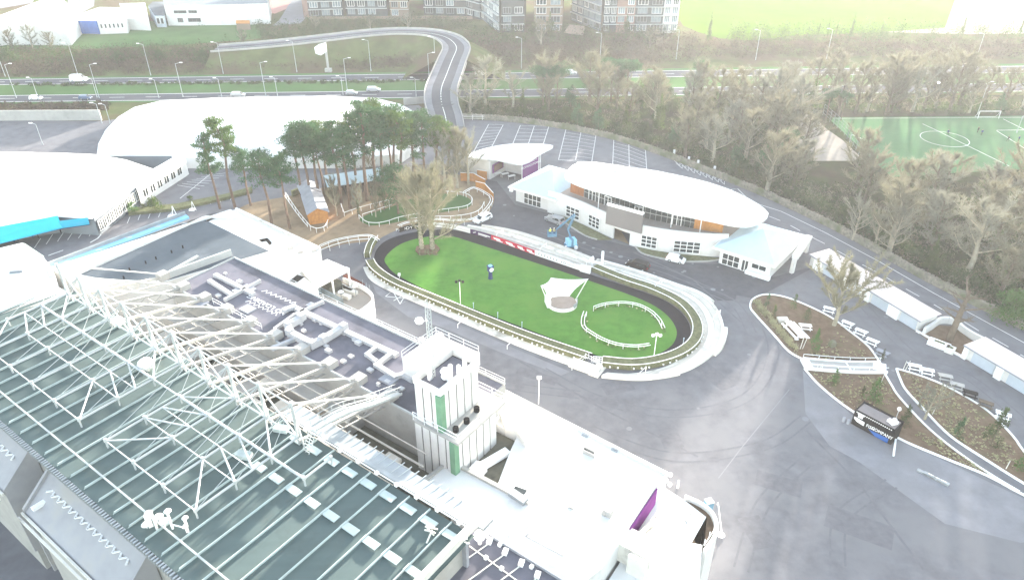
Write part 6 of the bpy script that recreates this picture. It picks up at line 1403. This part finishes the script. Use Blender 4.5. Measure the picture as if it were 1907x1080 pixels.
for (x, y), w in zip(((31, 183), (185, 183), (341, 181), (495, 179), (647, 171), (800, 160)), ('at far left', 'above the blue car', 'at the left end of the vaulted hall', 'above the middle of the vaulted hall', 'above the tallest pine', 'against the overpass edge')): lamp(x, y, 11, 1.6, 'white street lamp between the carriageways ' + w, 'lamps between the carriageways')
for (x, y), w in zip(((70, 180), (181, 182), (296, 183), (413, 181), (517, 179), (639, 177), (775, 180)), ('by the white car', 'by the dark blue car', 'above the vaulted hall shoulder', 'near the left pines', 'above the vaulted hall middle', 'near the tallest pines', 'beside the overpass')): lamp(x, y, 6, -.8, 'short white street lamp on the near verge ' + w, 'short lamps on the near verge')
for x, y, h, l in ((1576, 192, 10, 'tall white pitch lamp behind the left of the pitch'), (1705, 192, 10, 'tall white pitch lamp behind the middle of the pitch'), (1820, 214, 10, 'tall white pitch lamp beside the far goal'), (1893, 248, 5, 'white lamp at the corner of the penalty box')): lamp(x, y, h, .8, l, 'pitch lamps')
for x, y, l in ((190, 230, 'tall lamp at the top of the left car park'), (206, 232, 'lower lamp beside the vaulted hall end'), (80, 270, 'lamp in the middle of the left car park')): lamp(x, y, 6, -1.0, 'white ' + l, 'lamps in the left car park')
for i, (x, y) in enumerate(((1255, 289), (1282, 302), (1299, 312), (1330, 320))):
    q = P(x, y); m = MB(); m.box(q, .5, .4, 1.5 + .5 * (i == 2)); tag(m.build('white_post', M['white']), ('white sign post on the wall above the zigzag markings, leftmost', 'white sign post just right of the leftmost one by the wall', 'taller white sign post by the wall', 'small white post beyond the taller sign post')[i], 'post')
m = MB()
for p in [a.lerp(b, k / 3) for (a, b) in [(P(165, 425), P(205, 400))] for k in range(4)]: m.tube(p, p + up * 1.2, .06, n=4); m.poltube([p + up * 1.1, p + up * 1.1 + Vector((1, .7, 0))], .06, 4)
tag(m.build('bike_rail', M['cream']), 'pale yellow rails along the corner of the wide white hall', 'rail')
q = P(172, 424); m = MB(); m.tube(q, q + up * 5.5, .12, .06, 6); m.box(q + Vector((-.4, 0, 0)), 1.6, 1.0, .5); tag(m.build('flag_pole', M['white']), 'thin flag pole at the end of the turquoise canopy', 'pole')
for x, y, s, l in ((322, 404, 1.6, 'white roof stair hoop at the blue canopy end'), (358, 392, 1.2, 'white kneeling frame beside the parked bays')):
    q = P(x, y, 11 if s > 1.5 else 0); m = MB(); m.poltube([q, q + Vector((.3, .2, 2.2)), q + Vector((.9, .1, 0))], .08, 4); m.box(q - Vector((0, 0, .0)), s, .9, .35); tag(m.build('hoop_frame', M['white']), l, 'frame')
# ================================================================ TREES
def hgt(x, y0, y1):
    q = P(x, y0); v = (y1 - 540) / FPX; return CAMH - q.y * (sp_ + v * cp_) / (cp_ - v * sp_)
def rv(r, zlo=-1, zhi=1): return Vector((r.uniform(-1, 1), r.uniform(-1, 1), r.uniform(zlo, zhi)))
def leafpad(m, c, rx, ry, rz, n, s, r):
    for _ in range(n):
        d = rv(r); d.normalize(); k = r.random() ** .4
        p = Vector((c.x + d.x * rx * k, c.y + d.y * ry * k, c.z + d.z * rz * k)); u = rv(r).normalized() * s * r.uniform(.6, 1.3); w = rv(r).normalized() * s * r.uniform(.4, 1)
        m.add([p - u, p + u, p + w], [(0, 1, 2)])
def bare_tree(seed, H, spread, up=.55, trunk=.28, ivy=0, tn=6):
    r = random.Random(seed); wood = MB(); tw = MB(); iv = MB()
    def twig(p, d, L, w):
        s = d.cross(rv(r)); s = s.normalized() * w if s.length > 1e-4 else Vector((w, 0, 0)); e = p + d * L; tw.add([p - s, p + s, e], [(0, 1, 2)])
    top = Vector((r.uniform(-.6, .6), r.uniform(-.6, .6), H * .78)); rad = H * .02 + .05
    pts = [Vector((0, 0, -.1)), Vector((r.uniform(-.2, .2), r.uniform(-.2, .2), H * .2)), Vector((top.x * .5, top.y * .5, H * .45)), top]
    rr = [rad * 1.3, rad, rad * .6, rad * .18]
    for i in range(3): wood.tube(pts[i], pts[i + 1], rr[i], rr[i + 1], 6, cap=False)
    nb = r.randint(10, 13)
    for i in range(nb):
        f = trunk + (1 - trunk) * (i + .5) / nb; z = f * H * .78; k = 0
        while k < 2 and pts[k + 1].z < z: k += 1
        t = (z - pts[k].z) / (pts[k + 1].z - pts[k].z); p0 = pts[k].lerp(pts[k + 1], t); az = i * 2.4 + r.uniform(-.5, .5)
        L1 = spread * (1.05 - .55 * abs(f - .45)) * r.uniform(.75, 1.15) * (1 - .45 * (f > .85)); d = Vector((math.cos(az), math.sin(az), up * r.uniform(.7, 1.5) + f * .5)).normalized()
        p1 = p0 + d * L1 * .5; d2 = (d + Vector((r.uniform(-.25, .25), r.uniform(-.25, .25), .35))).normalized(); p2 = p1 + d2 * L1 * .55; b = rad * .42 * (1.1 - f * .6)
        wood.tube(p0, p1, b, b * .6, 4, cap=False); wood.tube(p1, p2, b * .6, b * .2, 4, cap=False)
        for j in range(r.randint(6, 8)):
            s = (j + 1) / 8; q = p0.lerp(p1, s * 2) if s < .5 else p1.lerp(p2, s * 2 - 1); dd = (d2 + rv(r, -.3, 1) * .85).normalized(); L2 = L1 * r.uniform(.3, .5); e = q + dd * L2
            twig(q, dd, L2 * 1.1, b * .22 + .015)
            for k2 in range(6):
                q2 = q.lerp(e, (k2 + .6) / 6)
                for _ in range(tn): twig(q2, (dd + rv(r, -.5, 1) * 1.1).normalized(), r.uniform(.55, 1.45) * H / 14, .034)
    if ivy:
        for i in range(ivy):
            f = r.uniform(.03, .55); z = f * H * .78; k = 0
            while k < 2 and pts[k + 1].z < z: k += 1
            t = (z - pts[k].z) / (pts[k + 1].z - pts[k].z); leafpad(iv, pts[k].lerp(pts[k + 1], t), .75, .75, .9, 22, .2, r)
    return wood, tw, iv
def pine_tree(seed, H, R0, crown=.4, flat_=.4, npad=16, leaf=.36, dens=105):
    r = random.Random(seed); wood = MB(); lf = MB(); rad = .16 + H * .008
    pts = [Vector((0, 0, -.1)), Vector((r.uniform(-.3, .3), r.uniform(-.3, .3), H * .35)), Vector((r.uniform(-.6, .6), r.uniform(-.6, .6), H * .68)), Vector((r.uniform(-.9, .9), r.uniform(-.9, .9), H * .95))]; rr = [rad * 1.25, rad, rad * .75, rad * .3]
    for i in range(3): wood.tube(pts[i], pts[i + 1], rr[i], rr[i + 1], 7, cap=False)
    for i in range(npad):
        f = 1 - crown + crown * (i + .5) / npad; z = f * H * .95; k = 0
        while k < 2 and pts[k + 1].z < z: k += 1
        t = (z - pts[k].z) / (pts[k + 1].z - pts[k].z); p0 = pts[k].lerp(pts[k + 1], t); az = i * 2.4 + r.uniform(-.6, .6); g = (f - 1 + crown) / crown
        L = R0 * (1.0 - .75 * g ** 2.2) * r.uniform(.55, 1.1); d = Vector((math.cos(az), math.sin(az), r.uniform(.1, .5))).normalized(); e = p0 + d * L
        wood.tube(p0, e, rad * .3, rad * .1, 4, cap=False); s = R0 * r.uniform(.4, .58)
        leafpad(lf, e, s, s, s * flat_, dens, leaf, r); leafpad(lf, p0.lerp(e, .55) + rv(r) * .4, s * .7, s * .7, s * flat_ * .9, dens // 2, leaf, r)
        for _ in range(2): leafpad(lf, e + rv(r, -.3, .5) * s * .9, s * .55, s * .55, s * .3, dens // 3, leaf, r)
    return wood, lf
def bush_mesh(seed, rx, h, n=900, leaf=.2, pointed=.5):
    r = random.Random(seed); lf = MB()
    for _ in range(26):
        f = r.random(); w = rx * (1 - pointed * f) * math.sqrt(max(.1, 1 - (f * .95) ** 3)); a = r.uniform(0, 6.28); k = r.uniform(.2, .8)
        leafpad(lf, Vector((math.cos(a) * w * k, math.sin(a) * w * k, f * h * .9 + .05 * h)), w * .5, w * .5, h * .13, n // 26, leaf, r)
    return lf
PROTO = {}
def use(key, maker, loc, rz, sc, name, label, cat, group=None):
    if key not in PROTO: o = maker(); PROTO[key] = o; o.location = loc; o.rotation_euler = (0, 0, rz); o.scale = sc if hasattr(sc, '__len__') else (sc, sc, sc); o.name = name
    else: o = copy_tree(PROTO[key], loc, rz, sc); o.name = name
    o['label'] = label; o['category'] = cat
    if group: o['group'] = group
    elif 'group' in o: del o['group']
    return o
def mk_bare(seed, H, spread, wm, tm, **k):
    def f():
        w, t, iv = bare_tree(seed, H, spread, **k); o = thing('bare_tree', '', 'tree'); w.build('trunk', M[wm], o); t.build('crown', M[tm], o)
        if iv.v: iv.build('ivy', M['ivy'], o)
        return o
    return f
def mk_pine(seed, H, R0, lm='needle', **k):
    def f():
        w, l = pine_tree(seed, H, R0, **k); o = thing('pine_tree', '', 'tree'); w.build('trunk', M['pinebark'], o); l.build('crown', M[lm], o); return o
    return f
def mk_bush(seed, rx, h, lm, **k):
    def f():
        l = bush_mesh(seed, rx, h, **k); o = thing('bush', '', 'bush'); l.build('foliage', M[lm], o); w = MB(); w.tube((0, 0, 0), (0, 0, h * .5), .08, n=5); w.build('stem', M['bark'], o); return o
    return f
BARE = [('b0', mk_bare(11, 14, 5.0, 'bark', 'twig', trunk=.14, tn=10)), ('b1', mk_bare(12, 14, 5.4, 'palebark', 'twigpale', trunk=.12, tn=10)), ('b2', mk_bare(13, 14, 4.6, 'bark', 'twig', ivy=34, trunk=.16, tn=9)), ('b3', mk_bare(14, 14, 5.0, 'palebark', 'twig', up=.8, trunk=.14, tn=10)), ('b4', mk_bare(15, 14, 4.4, 'bark', 'twigpale', ivy=40, trunk=.14, tn=9)), ('b5', mk_bare(16, 14, 5.8, 'bark', 'twig', trunk=.18, tn=10))]
PINE = [('p0', mk_pine(21, 20, 4.2)), ('p1', mk_pine(22, 20, 3.6, 'needlelight')), ('p2', mk_pine(23, 20, 4.8, crown=.36)), ('p3', mk_pine(24, 20, 3.2, crown=.55, flat_=.5))]
FLAT = ('pf', mk_pine(31, 16, 5.2, crown=.26, flat_=.32, npad=16))
EVG = [('e0', mk_bush(41, 2.6, 7, 'needle', n=1400, leaf=.3)), ('e1', mk_bush(42, 3.2, 5, 'shrub', n=1400, leaf=.3, pointed=.25)), ('e2', mk_bush(43, 2.2, 8.5, 'ivy', n=1400, leaf=.3, pointed=.6))]
def place(spec, H0, x, y0, y1, name, label, cat='tree', group=None, wide=1.0):
    h = hgt(x, y0, y1); s = h / H0; return use(spec[0], spec[1], P(x, y0), rnd.uniform(0, 6.28), (s * wide, s * wide, s), name, label, cat, group)
# the pine stand over the wood chip yard
g = 'pines round the wood chip yard'
singles = [(410, 389, 246, 3, 'slender pine with leaning grey trunk at the far left of the stand', .8), (438, 387, 216, 1, 'tall sunlit pine second from the left of the stand', .8), (467, 383, 275, 0, 'blue green pine between the tall sunlit pine and the wood chip edge', 1.0), (506, 417, 280, 2, 'pine with long bare trunk rising from the left of the wood chip', .95), (540, 426, 286, 0, 'pine rising beside the white hut rail', .85)]
for x, y0, y1, k, l, w in singles: place(PINE[k], 20, x, y0, y1, 'pine_tree', l, group=g, wide=w)
cl_ = [(562, 366, 236), (580, 372, 228), (596, 373, 226), (612, 350, 222), (636, 380, 222), (652, 388, 236), (664, 350, 206), (684, 374, 186), (703, 356, 184), (718, 367, 198), (738, 352, 196), (752, 366, 206), (772, 350, 204), (792, 342, 206), (816, 346, 216), (838, 340, 226), (604, 366, 250), (730, 340, 215)]
words = ['at the dark left shoulder of the stand', 'behind the timber shed', 'just behind the orange timber hut', 'at the left end of the stable roof', 'before the left end of the stable row', 'rising through the kicked rail end', 'behind the middle of the stable roof', 'tallest of the stand over the stable row', 'second tallest, right of the tallest', 'before the stable row right end', 'behind the stable row right end', 'over the small oval lawn left end', 'behind the small oval lawn', 'near the board fence left end', 'nearest the overpass ramp', 'at the right end of the stand beside the bare trees', 'low crown under the left shoulder', 'in the back rank of the stand above the stables']
for i, ((x, y0, y1), w) in enumerate(zip(cl_, words)): place(PINE[(0, 2, 0, 1, 3, 0, 1, 3, 1, 0, 2, 1, 3, 0, 1, 1, 2, 0)[i]], 20, x, y0, y1, 'pine_tree', 'pine ' + w, group=g, wide=.95)
place(('e_low', mk_pine(25, 14, 5.0, crown=.75, flat_=.35, npad=18)), 14, 742, 398, 306, 'pine_tree', 'low spreading dark evergreen behind the ring trees', group=g)
# bare trees round the rings
place(('ring0', mk_bare(51, 22, 8.4, 'palebark', 'twigolive', trunk=.16, up=.7, ivy=40, tn=14)), 22, 786, 466, 305, 'bare_tree', 'big bare tree left of the pair at the left end of the ring lawn')
place(('ring1', mk_bare(52, 22, 9.4, 'palebark', 'twigolive', trunk=.12, up=.7, ivy=50, tn=14)), 22, 805, 467, 300, 'bare_tree', 'big bare tree right of the pair at the left end of the ring lawn')
for i, (x, y0, y1, w) in enumerate(((828, 352, 232, 'left of the beige bare trio beside the overpass ramp'), (852, 350, 222, 'middle and tallest of the beige bare trio beside the overpass ramp'), (872, 344, 238, 'right of the beige bare trio beside the overpass ramp'), (628, 402, 322, 'thin bare sapling before the left of the stable row'), (668, 404, 325, 'thin bare sapling before the middle of the stable row'), (700, 404, 330, 'thin bare sapling at the left of the oval lawn'), (716, 392, 315, 'thin bare sapling before the right of the stable row'), (690, 330, 270, 'bare undergrowth tree behind the stable row'))): place(BARE[(1, 3, 1, 3, 4, 3, 0, 5)[i]], 14, x, y0, y1, 'bare_tree', ('bare tree ' if i < 3 else '') + w, wide=.8 if i < 3 else .6)
place(('gard', mk_bare(61, 12, 7.0, 'palebark', 'twigolive', trunk=.2, up=.6, tn=20)), 12, 1553, 606, 496, 'bare_tree', 'wide pale bare tree standing on the upper garden island', wide=1.05)
def lone():
    r = random.Random(71); w = MB(); t = MB(); w.tube((0, 0, -.1), (.1, 0, 5.2), .58, .42, 9, cap=False); w.tube((.1, 0, 5.2), (.4, .2, 9.5), .42, .2, 8, cap=False)
    for i in range(12):
        z = 3.4 + i * .5; az = i * 2.4; d = Vector((math.cos(az), math.sin(az), .45)).normalized(); p = Vector((.1, 0, z)); e = p + d * r.uniform(2, 3.6); w.tube(p, e, .2, .08, 5, cap=False)
        for _ in range(5): q = p.lerp(e, r.uniform(.3, 1)); dd = (d + rv(r) * .9).normalized(); w.tube(q, q + dd * r.uniform(.6, 1.6), .05, .015, 3, cap=False)
        for _ in range(14): q = p.lerp(e, r.uniform(.4, 1)); dd = (d + rv(r) * .9).normalized(); s = dd.cross(Vector((0, 0, 1))).normalized() * .03; t.add([q - s, q + s, q + dd * r.uniform(.6, 1.4)], [(0, 1, 2)])
    o = thing('bare_tree', '', 'tree'); w.build('trunk', M['bark'], o); t.build('crown', M['twig'], o); return o
use('lone', lone, P(1768, 633), 0, 1.05, 'bare_tree', 'thick trunked lopped bare tree in the soil bed behind the white garden wall', 'tree')
use('sap', mk_bare(63, 6, 3.4, 'palebark', 'twigpale', trunk=.1, up=.5), P(1722, 780), 1, 1, 'bare_tree', 'low white twigged bare sapling over the garden path', 'tree')
# garden conifers and shrubs
for i, (x, y0, y1, k, w, l) in enumerate(((1428, 572, 546, 'needle', .8, 'dark upright conifer at the rounded tip of the upper island'), (1440, 592, 566, 'shrub', .7, 'dark conifer just below the one at the island tip'), (1477, 576, 548, 'shrub', .9, 'olive conifer by the upper kerb left of the bare tree'), (1500, 600, 574, 'hedge', 1.2, 'olive shrub left of the bare garden tree'), (1514, 656, 612, 'lush', .9, 'bright green upright shrub in the middle of the upper bed'), (1552, 716, 688, 'lush', 1.1, 'green shrub below the ramp'), (1604, 742, 718, 'hedge', .8, 'small olive shrub behind the cabin left'), (1624, 752, 704, 'lush', 1.0, 'yellow green upright shrub behind the food cabin'), (1682, 792, 754, 'shrub', .9, 'dark shrub right of the food cabin roof'), (1779, 816, 776, 'needle', .9, 'dark green conifer in the right bed by the path'), (1845, 828, 762, 'shrub', .8, 'tall dark conifer by the last picnic tables'), (1903, 878, 828, 'lush', .9, 'green shrub at the right picture edge of the garden'), (1642, 670, 648, 'hedge', .6, 'low olive shrub at the right end of the upper bed'))):
    place(('gs%d' % i, mk_bush(80 + i, 1.5, 5, k, n=900, leaf=.17, pointed=.55)), 5, x, y0, y1, 'bush', l, 'bush', 'shrubs on the garden islands', w)
place(('rb', mk_bush(95, 4.2, 5.5, 'lush', n=2600, leaf=.26, pointed=.15)), 5.5, 1882, 598, 545, 'bush', 'big round bright green bush over the stone wall at the right edge', 'bush')
for x, y0, y1, k, l in ((247, 396, 375, 'lush', 'yellow green bush at the corner of the wide white hall car park'), (290, 393, 366, 'ivy', 'larger dark bush right of the yellow green one'), (355, 378, 365, 'shrub', 'small green bush on the car park bank'), (268, 392, 380, 'hedge', 'low olive bush between the yellow and dark bushes')): place(('lb%d' % x, mk_bush(x, 2.0, 3.0, k, n=900, leaf=.2, pointed=.2)), 3.0, x, y0, y1, 'bush', l, 'bush')
m = MB(); m.prism(PP([(240, 402), (250, 392), (330, 384), (420, 366), (470, 352), (470, 360), (420, 373), (330, 393)]), 0, .7); tag(m.build('hedge_bank', M['hedgetop']), 'long low clipped bank between the two levels of the left car park', 'hedge')
# ---- the wood east of the wall
def inpoly(x, y, pl):
    c = False; j = len(pl) - 1
    for i in range(len(pl)):
        (xi, yi), (xj, yj) = pl[i], pl[j]
        if (yi > y) != (yj > y) and x < (xj - xi) * (y - yi) / (yj - yi) + xi: c = not c
        j = i
    return c
WOOD = [(872, 216), (1010, 226), (1150, 252), (1300, 306), (1480, 380), (1640, 462), (1810, 552), (1930, 612), (2250, 760), (2300, 560), (2250, 400), (1850, 380), (1640, 384), (1590, 345), (1500, 345), (1480, 208), (1540, 210), (2000, 212), (2000, 188), (1480, 186), (1200, 188), (1000, 191), (872, 198)]
WW = [tuple(P(x, y).xy) for x, y in WOOD]
GLADE = [(P(1330, 800), 3.4), (P(1400, 780), 2.8), (P(1460, 740), 1.8), (P(1640, 960), 2.6), (P(1760, 1000), 1.5), (P(1120, 560), 1.5)]
r7 = random.Random(77); spots = []
xs = [p[0] for p in WW]; ys = [p[1] for p in WW]; tries = 0
while tries < 16000 and len(spots) < 250:
    tries += 1; x, y = r7.uniform(min(xs), max(xs)), r7.uniform(min(ys), max(ys))
    if not inpoly(x, y, WW): continue
    dep = y * cp_ + CAMH * sp_; px = 953.5 + FPX * x / dep
    if px > 2080: continue
    md = 6.6 if px > 1000 else 8.5
    if any((x - a) ** 2 + (y - b) ** 2 < md * md for a, b in spots): continue
    if min((x - w.x) ** 2 + (y - w.y) ** 2 for w in WALL) < 5.5: continue
    # glades the low sun shines through on to the yard
    if any(abs((x - g.x) * .891 - (y - g.y) * .454) < wd_ for g, wd_ in GLADE): continue
    spots.append((x, y))
kinds = {'bare': 'bare grey brown tree in the wood beyond the stone wall', 'ivy': 'bare tree with ivied trunk in the wood beyond the stone wall', 'pale': 'pale twigged bare tree in the wood beyond the stone wall', 'ever': 'dark evergreen in the wood beyond the stone wall'}
for i, (x, y) in enumerate(spots):
    t = r7.random(); dw = min((x - w.x) ** 2 + (y - w.y) ** 2 for w in WALL) ** .5
    s = r7.uniform(.85, 1.3)
    if t < .16 or (dw < 9 and t < .45): k = r7.randrange(3); use(EVG[k][0], EVG[k][1], (x, y, 0), r7.uniform(0, 6.3), s * .95, 'evergreen_tree', kinds['ever'], 'tree', 'evergreens in the wood')
    else:
        k = r7.randrange(6); kd = {0: 'bare', 1: 'pale', 2: 'ivy', 3: 'bare', 4: 'ivy', 5: 'bare'}[k]; use(BARE[k][0], BARE[k][1], (x, y, 0), r7.uniform(0, 6.3), (s * 1.2, s * 1.2, s), 'bare_tree', kinds[kd], 'tree', {'bare': 'grey brown bare trees in the wood', 'pale': 'pale bare trees in the wood', 'ivy': 'ivied bare trees in the wood'}[kd])
for x, y0, y1, l, w in ((1012, 196, 124, 'flat topped dark pine at the top left of the wood', 1.0), (1036, 194, 122, 'flat topped pine just right of the first at the wood edge', 1.0), (1138, 190, 110, 'flat topped pine with brown crown before the motorway', 1.0), (1166, 192, 112, 'flat topped pine right of the brown crowned one', .9), (1298, 196, 116, 'small dark topped pine standing above the bare crowns', .6), (1462, 305, 240, 'flat dark pine left of the gravel path', .8), (1566, 225, 172, 'dark pine at the top of the mesh fence', .7), (1535, 232, 165, 'dark leaning evergreen by the gravel path head', .7)): place(FLAT, 16, x, y0, y1, 'pine_tree', l, group='flat topped pines at the wood edge', wide=w)
for x, y0, y1, l in ((1588, 447, 365, 'bare tree painted sunlit white by the stone wall, left of a pair'), (1655, 474, 380, 'spreading bare tree painted sunlit white by the stone wall, right of a pair'), (1630, 455, 390, 'smaller bare tree painted sunlit white between the wall pair')): place(('wb', mk_bare(66, 12, 5.4, 'palebark', 'twigpale', trunk=.12, up=.7)), 12, x, y0, y1, 'bare_tree', l, group='trees painted sunlit white by the wall')  # pale bark and twig colours carry the white light on these trees
# trunks seen against the pitch's far hedge
for i, (x, y0, y1) in enumerate(((1592, 212, 105), (1614, 208, 110), (1650, 214, 95), (1720, 200, 115), (1768, 205, 85), (1660, 206, 110), (1560, 216, 120))): place(BARE[(0, 3, 5, 0, 5, 3, 0)[i]], 14, x, y0, y1, 'bare_tree', 'tall dark trunked bare tree behind the pitch ' + ('left of the three thick trunks', 'second from the left behind the pitch', 'with the thickest leaning trunk', 'thin between the two pitch lamps', 'forked and widest crowned at right', 'slim beside the thickest trunk', 'at the mesh fence head')[i], group='tall trees behind the pitch')
def clump_stuff(name, quads, mm, leaf, per=14, r=random.Random(3)):
    "quads: (pixel polygon, count, min height, max height, radius)"
    m = MB()
    for poly, n, h0, h1, rad in quads:
        for x, y in px_in(poly, n, r):
            q = P(x, y); h = r.uniform(h0, h1); rr_ = rad * r.uniform(.6, 1.2)
            for _ in range(per):
                d = rv(r, 0, 1); d.normalize(); p = q + Vector((d.x * rr_, d.y * rr_, d.z * h)) * (r.random() ** .35); u = rv(r).normalized() * leaf * r.uniform(.6, 1.3); w = rv(r).normalized() * leaf * r.uniform(.4, 1); m.add([p - u, p + u, p + w], [(0, 1, 2)])
    return tag(m.build(name, M[mm]), kind='stuff')
clump_stuff('scrub', [([(-60, 92), (150, 96), (340, 92), (480, 86), (500, 100), (500, 134), (240, 140), (-60, 143)], 900, 1.5, 5, 2.2), ([(480, 100), (600, 108), (600, 128), (480, 133)], 160, 1, 3, 1.8), ([(640, 96), (800, 80), (806, 122), (690, 132), (620, 130)], 260, 1.5, 4, 1.9), ([(872, 70), (1260, 66), (1300, 80), (1300, 116), (1100, 122), (872, 128)], 900, 2, 6, 2.4), ([(-40, 196), (200, 192), (200, 206), (-40, 210)], 200, .5, 1.6, 1.4), ([(1300, 84), (1907, 80), (2050, 100), (1907, 112), (1500, 106), (1300, 112)], 600, 2, 6, 2.4)], 'scrub', .42, per=26)
clump_stuff('scrub', [([(-60, 98), (150, 100), (480, 90), (490, 118), (-60, 128)], 420, 2, 7, 2.2), ([(620, 86), (790, 70), (800, 84), (640, 100)], 140, 2, 4, 2), ([(575, 44), (870, 44), (872, 58), (720, 54), (600, 66), (560, 66)], 420, 3, 7, 2.2), ([(872, 60), (1260, 64), (1262, 80), (872, 92)], 420, 3, 7, 2.4), ([(300, 42), (490, 40), (492, 46), (300, 48)], 90, 1, 4, 2), ([(480, 50), (560, 50), (600, 66), (490, 82)], 150, 2, 5, 2), ([(862, 190), (900, 186), (910, 216), (872, 214)], 60, 2, 4, 1.8), ([(0, 158), (800, 150), (800, 154), (0, 162)], 190, .5, 1.2, 1.0), ([(1360, 66), (1640, 63), (1907, 60), (1907, 78), (1360, 84)], 420, 4, 9, 2.6)], 'shrub', .42, per=24, r=random.Random(4))
clump_stuff('undergrowth', [(WOOD, 2300, .6, 2.6, 1.6), ([(880, 216), (1010, 222), (1150, 248), (1300, 300), (1480, 374), (1640, 456), (1810, 546), (1920, 600), (1930, 585), (1820, 530), (1640, 440), (1480, 360), (1300, 288), (1150, 236), (1010, 212), (880, 206)], 700, 1.5, 4, 1.7), ([(1700, 200), (2000, 196), (2000, 212), (1700, 214)], 200, 1, 4, 1.8)], 'shrub', .3, per=26, r=random.Random(5))
clump_stuff('undergrowth', [(WOOD, 2000, .5, 2.2, 1.4), ([(600, 330), (720, 310), (860, 312), (880, 330), (740, 345), (620, 350)], 200, .6, 2.4, 1.2)], 'twig', .28, per=24, r=random.Random(6))
# trees beyond the motorway
for i, (x, y0, y1, k, l) in enumerate(((25, 96, 52, 0, 'bare tree at the far left before the warehouse'), (62, 92, 42, 1, 'bare crowned tree before the warehouse middle'), (98, 94, 58, 5, 'bare tree at the corner of the playing field'), (455, 88, 50, 0, 'bare tree behind the orange container'), (1008, 88, 30, 3, 'bare tree before the tan apartment block'), (1210, 90, 50, 5, 'bare tree before the last grey apartment block'), (760, 56, 22, 1, 'bare tree over the overpass curve'), (590, 60, 28, 0, 'bare tree at the left foot of the apartment blocks'), (690, 56, 25, 3, 'bare tree before the dark apartment block'))): place(BARE[k], 14, x, y0, y1, 'bare_tree', l, group='bare trees beyond the motorway')
for i, (x, y0, y1, l) in enumerate(((995, 72, 30, 'dark conifer left before the tan apartment block'), (1024, 78, 24, 'big dark conifer before the tan apartment block'), (1166, 72, 28, 'dark conifer before the pink apartment block'), (1240, 74, 60, 'low conifer at the foot of the white end block'), (940, 80, 60, 'conifer clump under the brown grey balcony block'), (380, 122, 92, 'dark scrub conifer on the left motorway bank'), (300, 118, 92, 'dark scrub conifer below the playing field'), (225, 120, 94, 'dark scrub conifer above the white van'), (20, 122, 88, 'dark scrub conifer at far left'))): place(EVG[2 if i < 4 else 1], 8.5 if i < 4 else 5, x, y0, y1, 'evergreen_tree', l, group='conifers beyond the motorway', wide=1.0)
for i, (x, y0, y1, w) in enumerate(((1320, 78, 24, .5), (1523, 68, 36, .3), (1540, 68, 34, .25), (1556, 68, 38, .35), (1584, 70, 26, .4), (1640, 68, 36, .35), (1790, 66, 22, .4), (1898, 64, 28, .4))): place(EVG[2], 8.5, x, y0, y1, 'poplar_tree', 'narrow upright tree against the bright meadow ' + ('standing alone at its left', 'first of the thin row', 'second of the thin row', 'third of the thin row', 'tallest of the thin row', 'right of the thin row', 'before the pale far yard', 'at the right picture edge')[i], group='narrow trees along the meadow', wide=w)
# ================================================================ HAZE
hm = MB(); hm.box((0, 350, -1.2), 1900, 1500, 84)
hmat = bpy.data.materials.new('haze'); hmat.use_nodes = True; hn = hmat.node_tree.nodes; hl = hmat.node_tree.links
hn.clear(); ho = hn.new('ShaderNodeOutputMaterial'); pv = hn.new('ShaderNodeVolumePrincipled')
pv.inputs['Color'].default_value = (.9, .94, 1.0, 1); pv.inputs['Density'].default_value = .00015; pv.inputs['Anisotropy'].default_value = .33
hl.new(pv.outputs[0], ho.inputs['Volume'])
tag(hm.build('haze', hmat), kind='stuff')
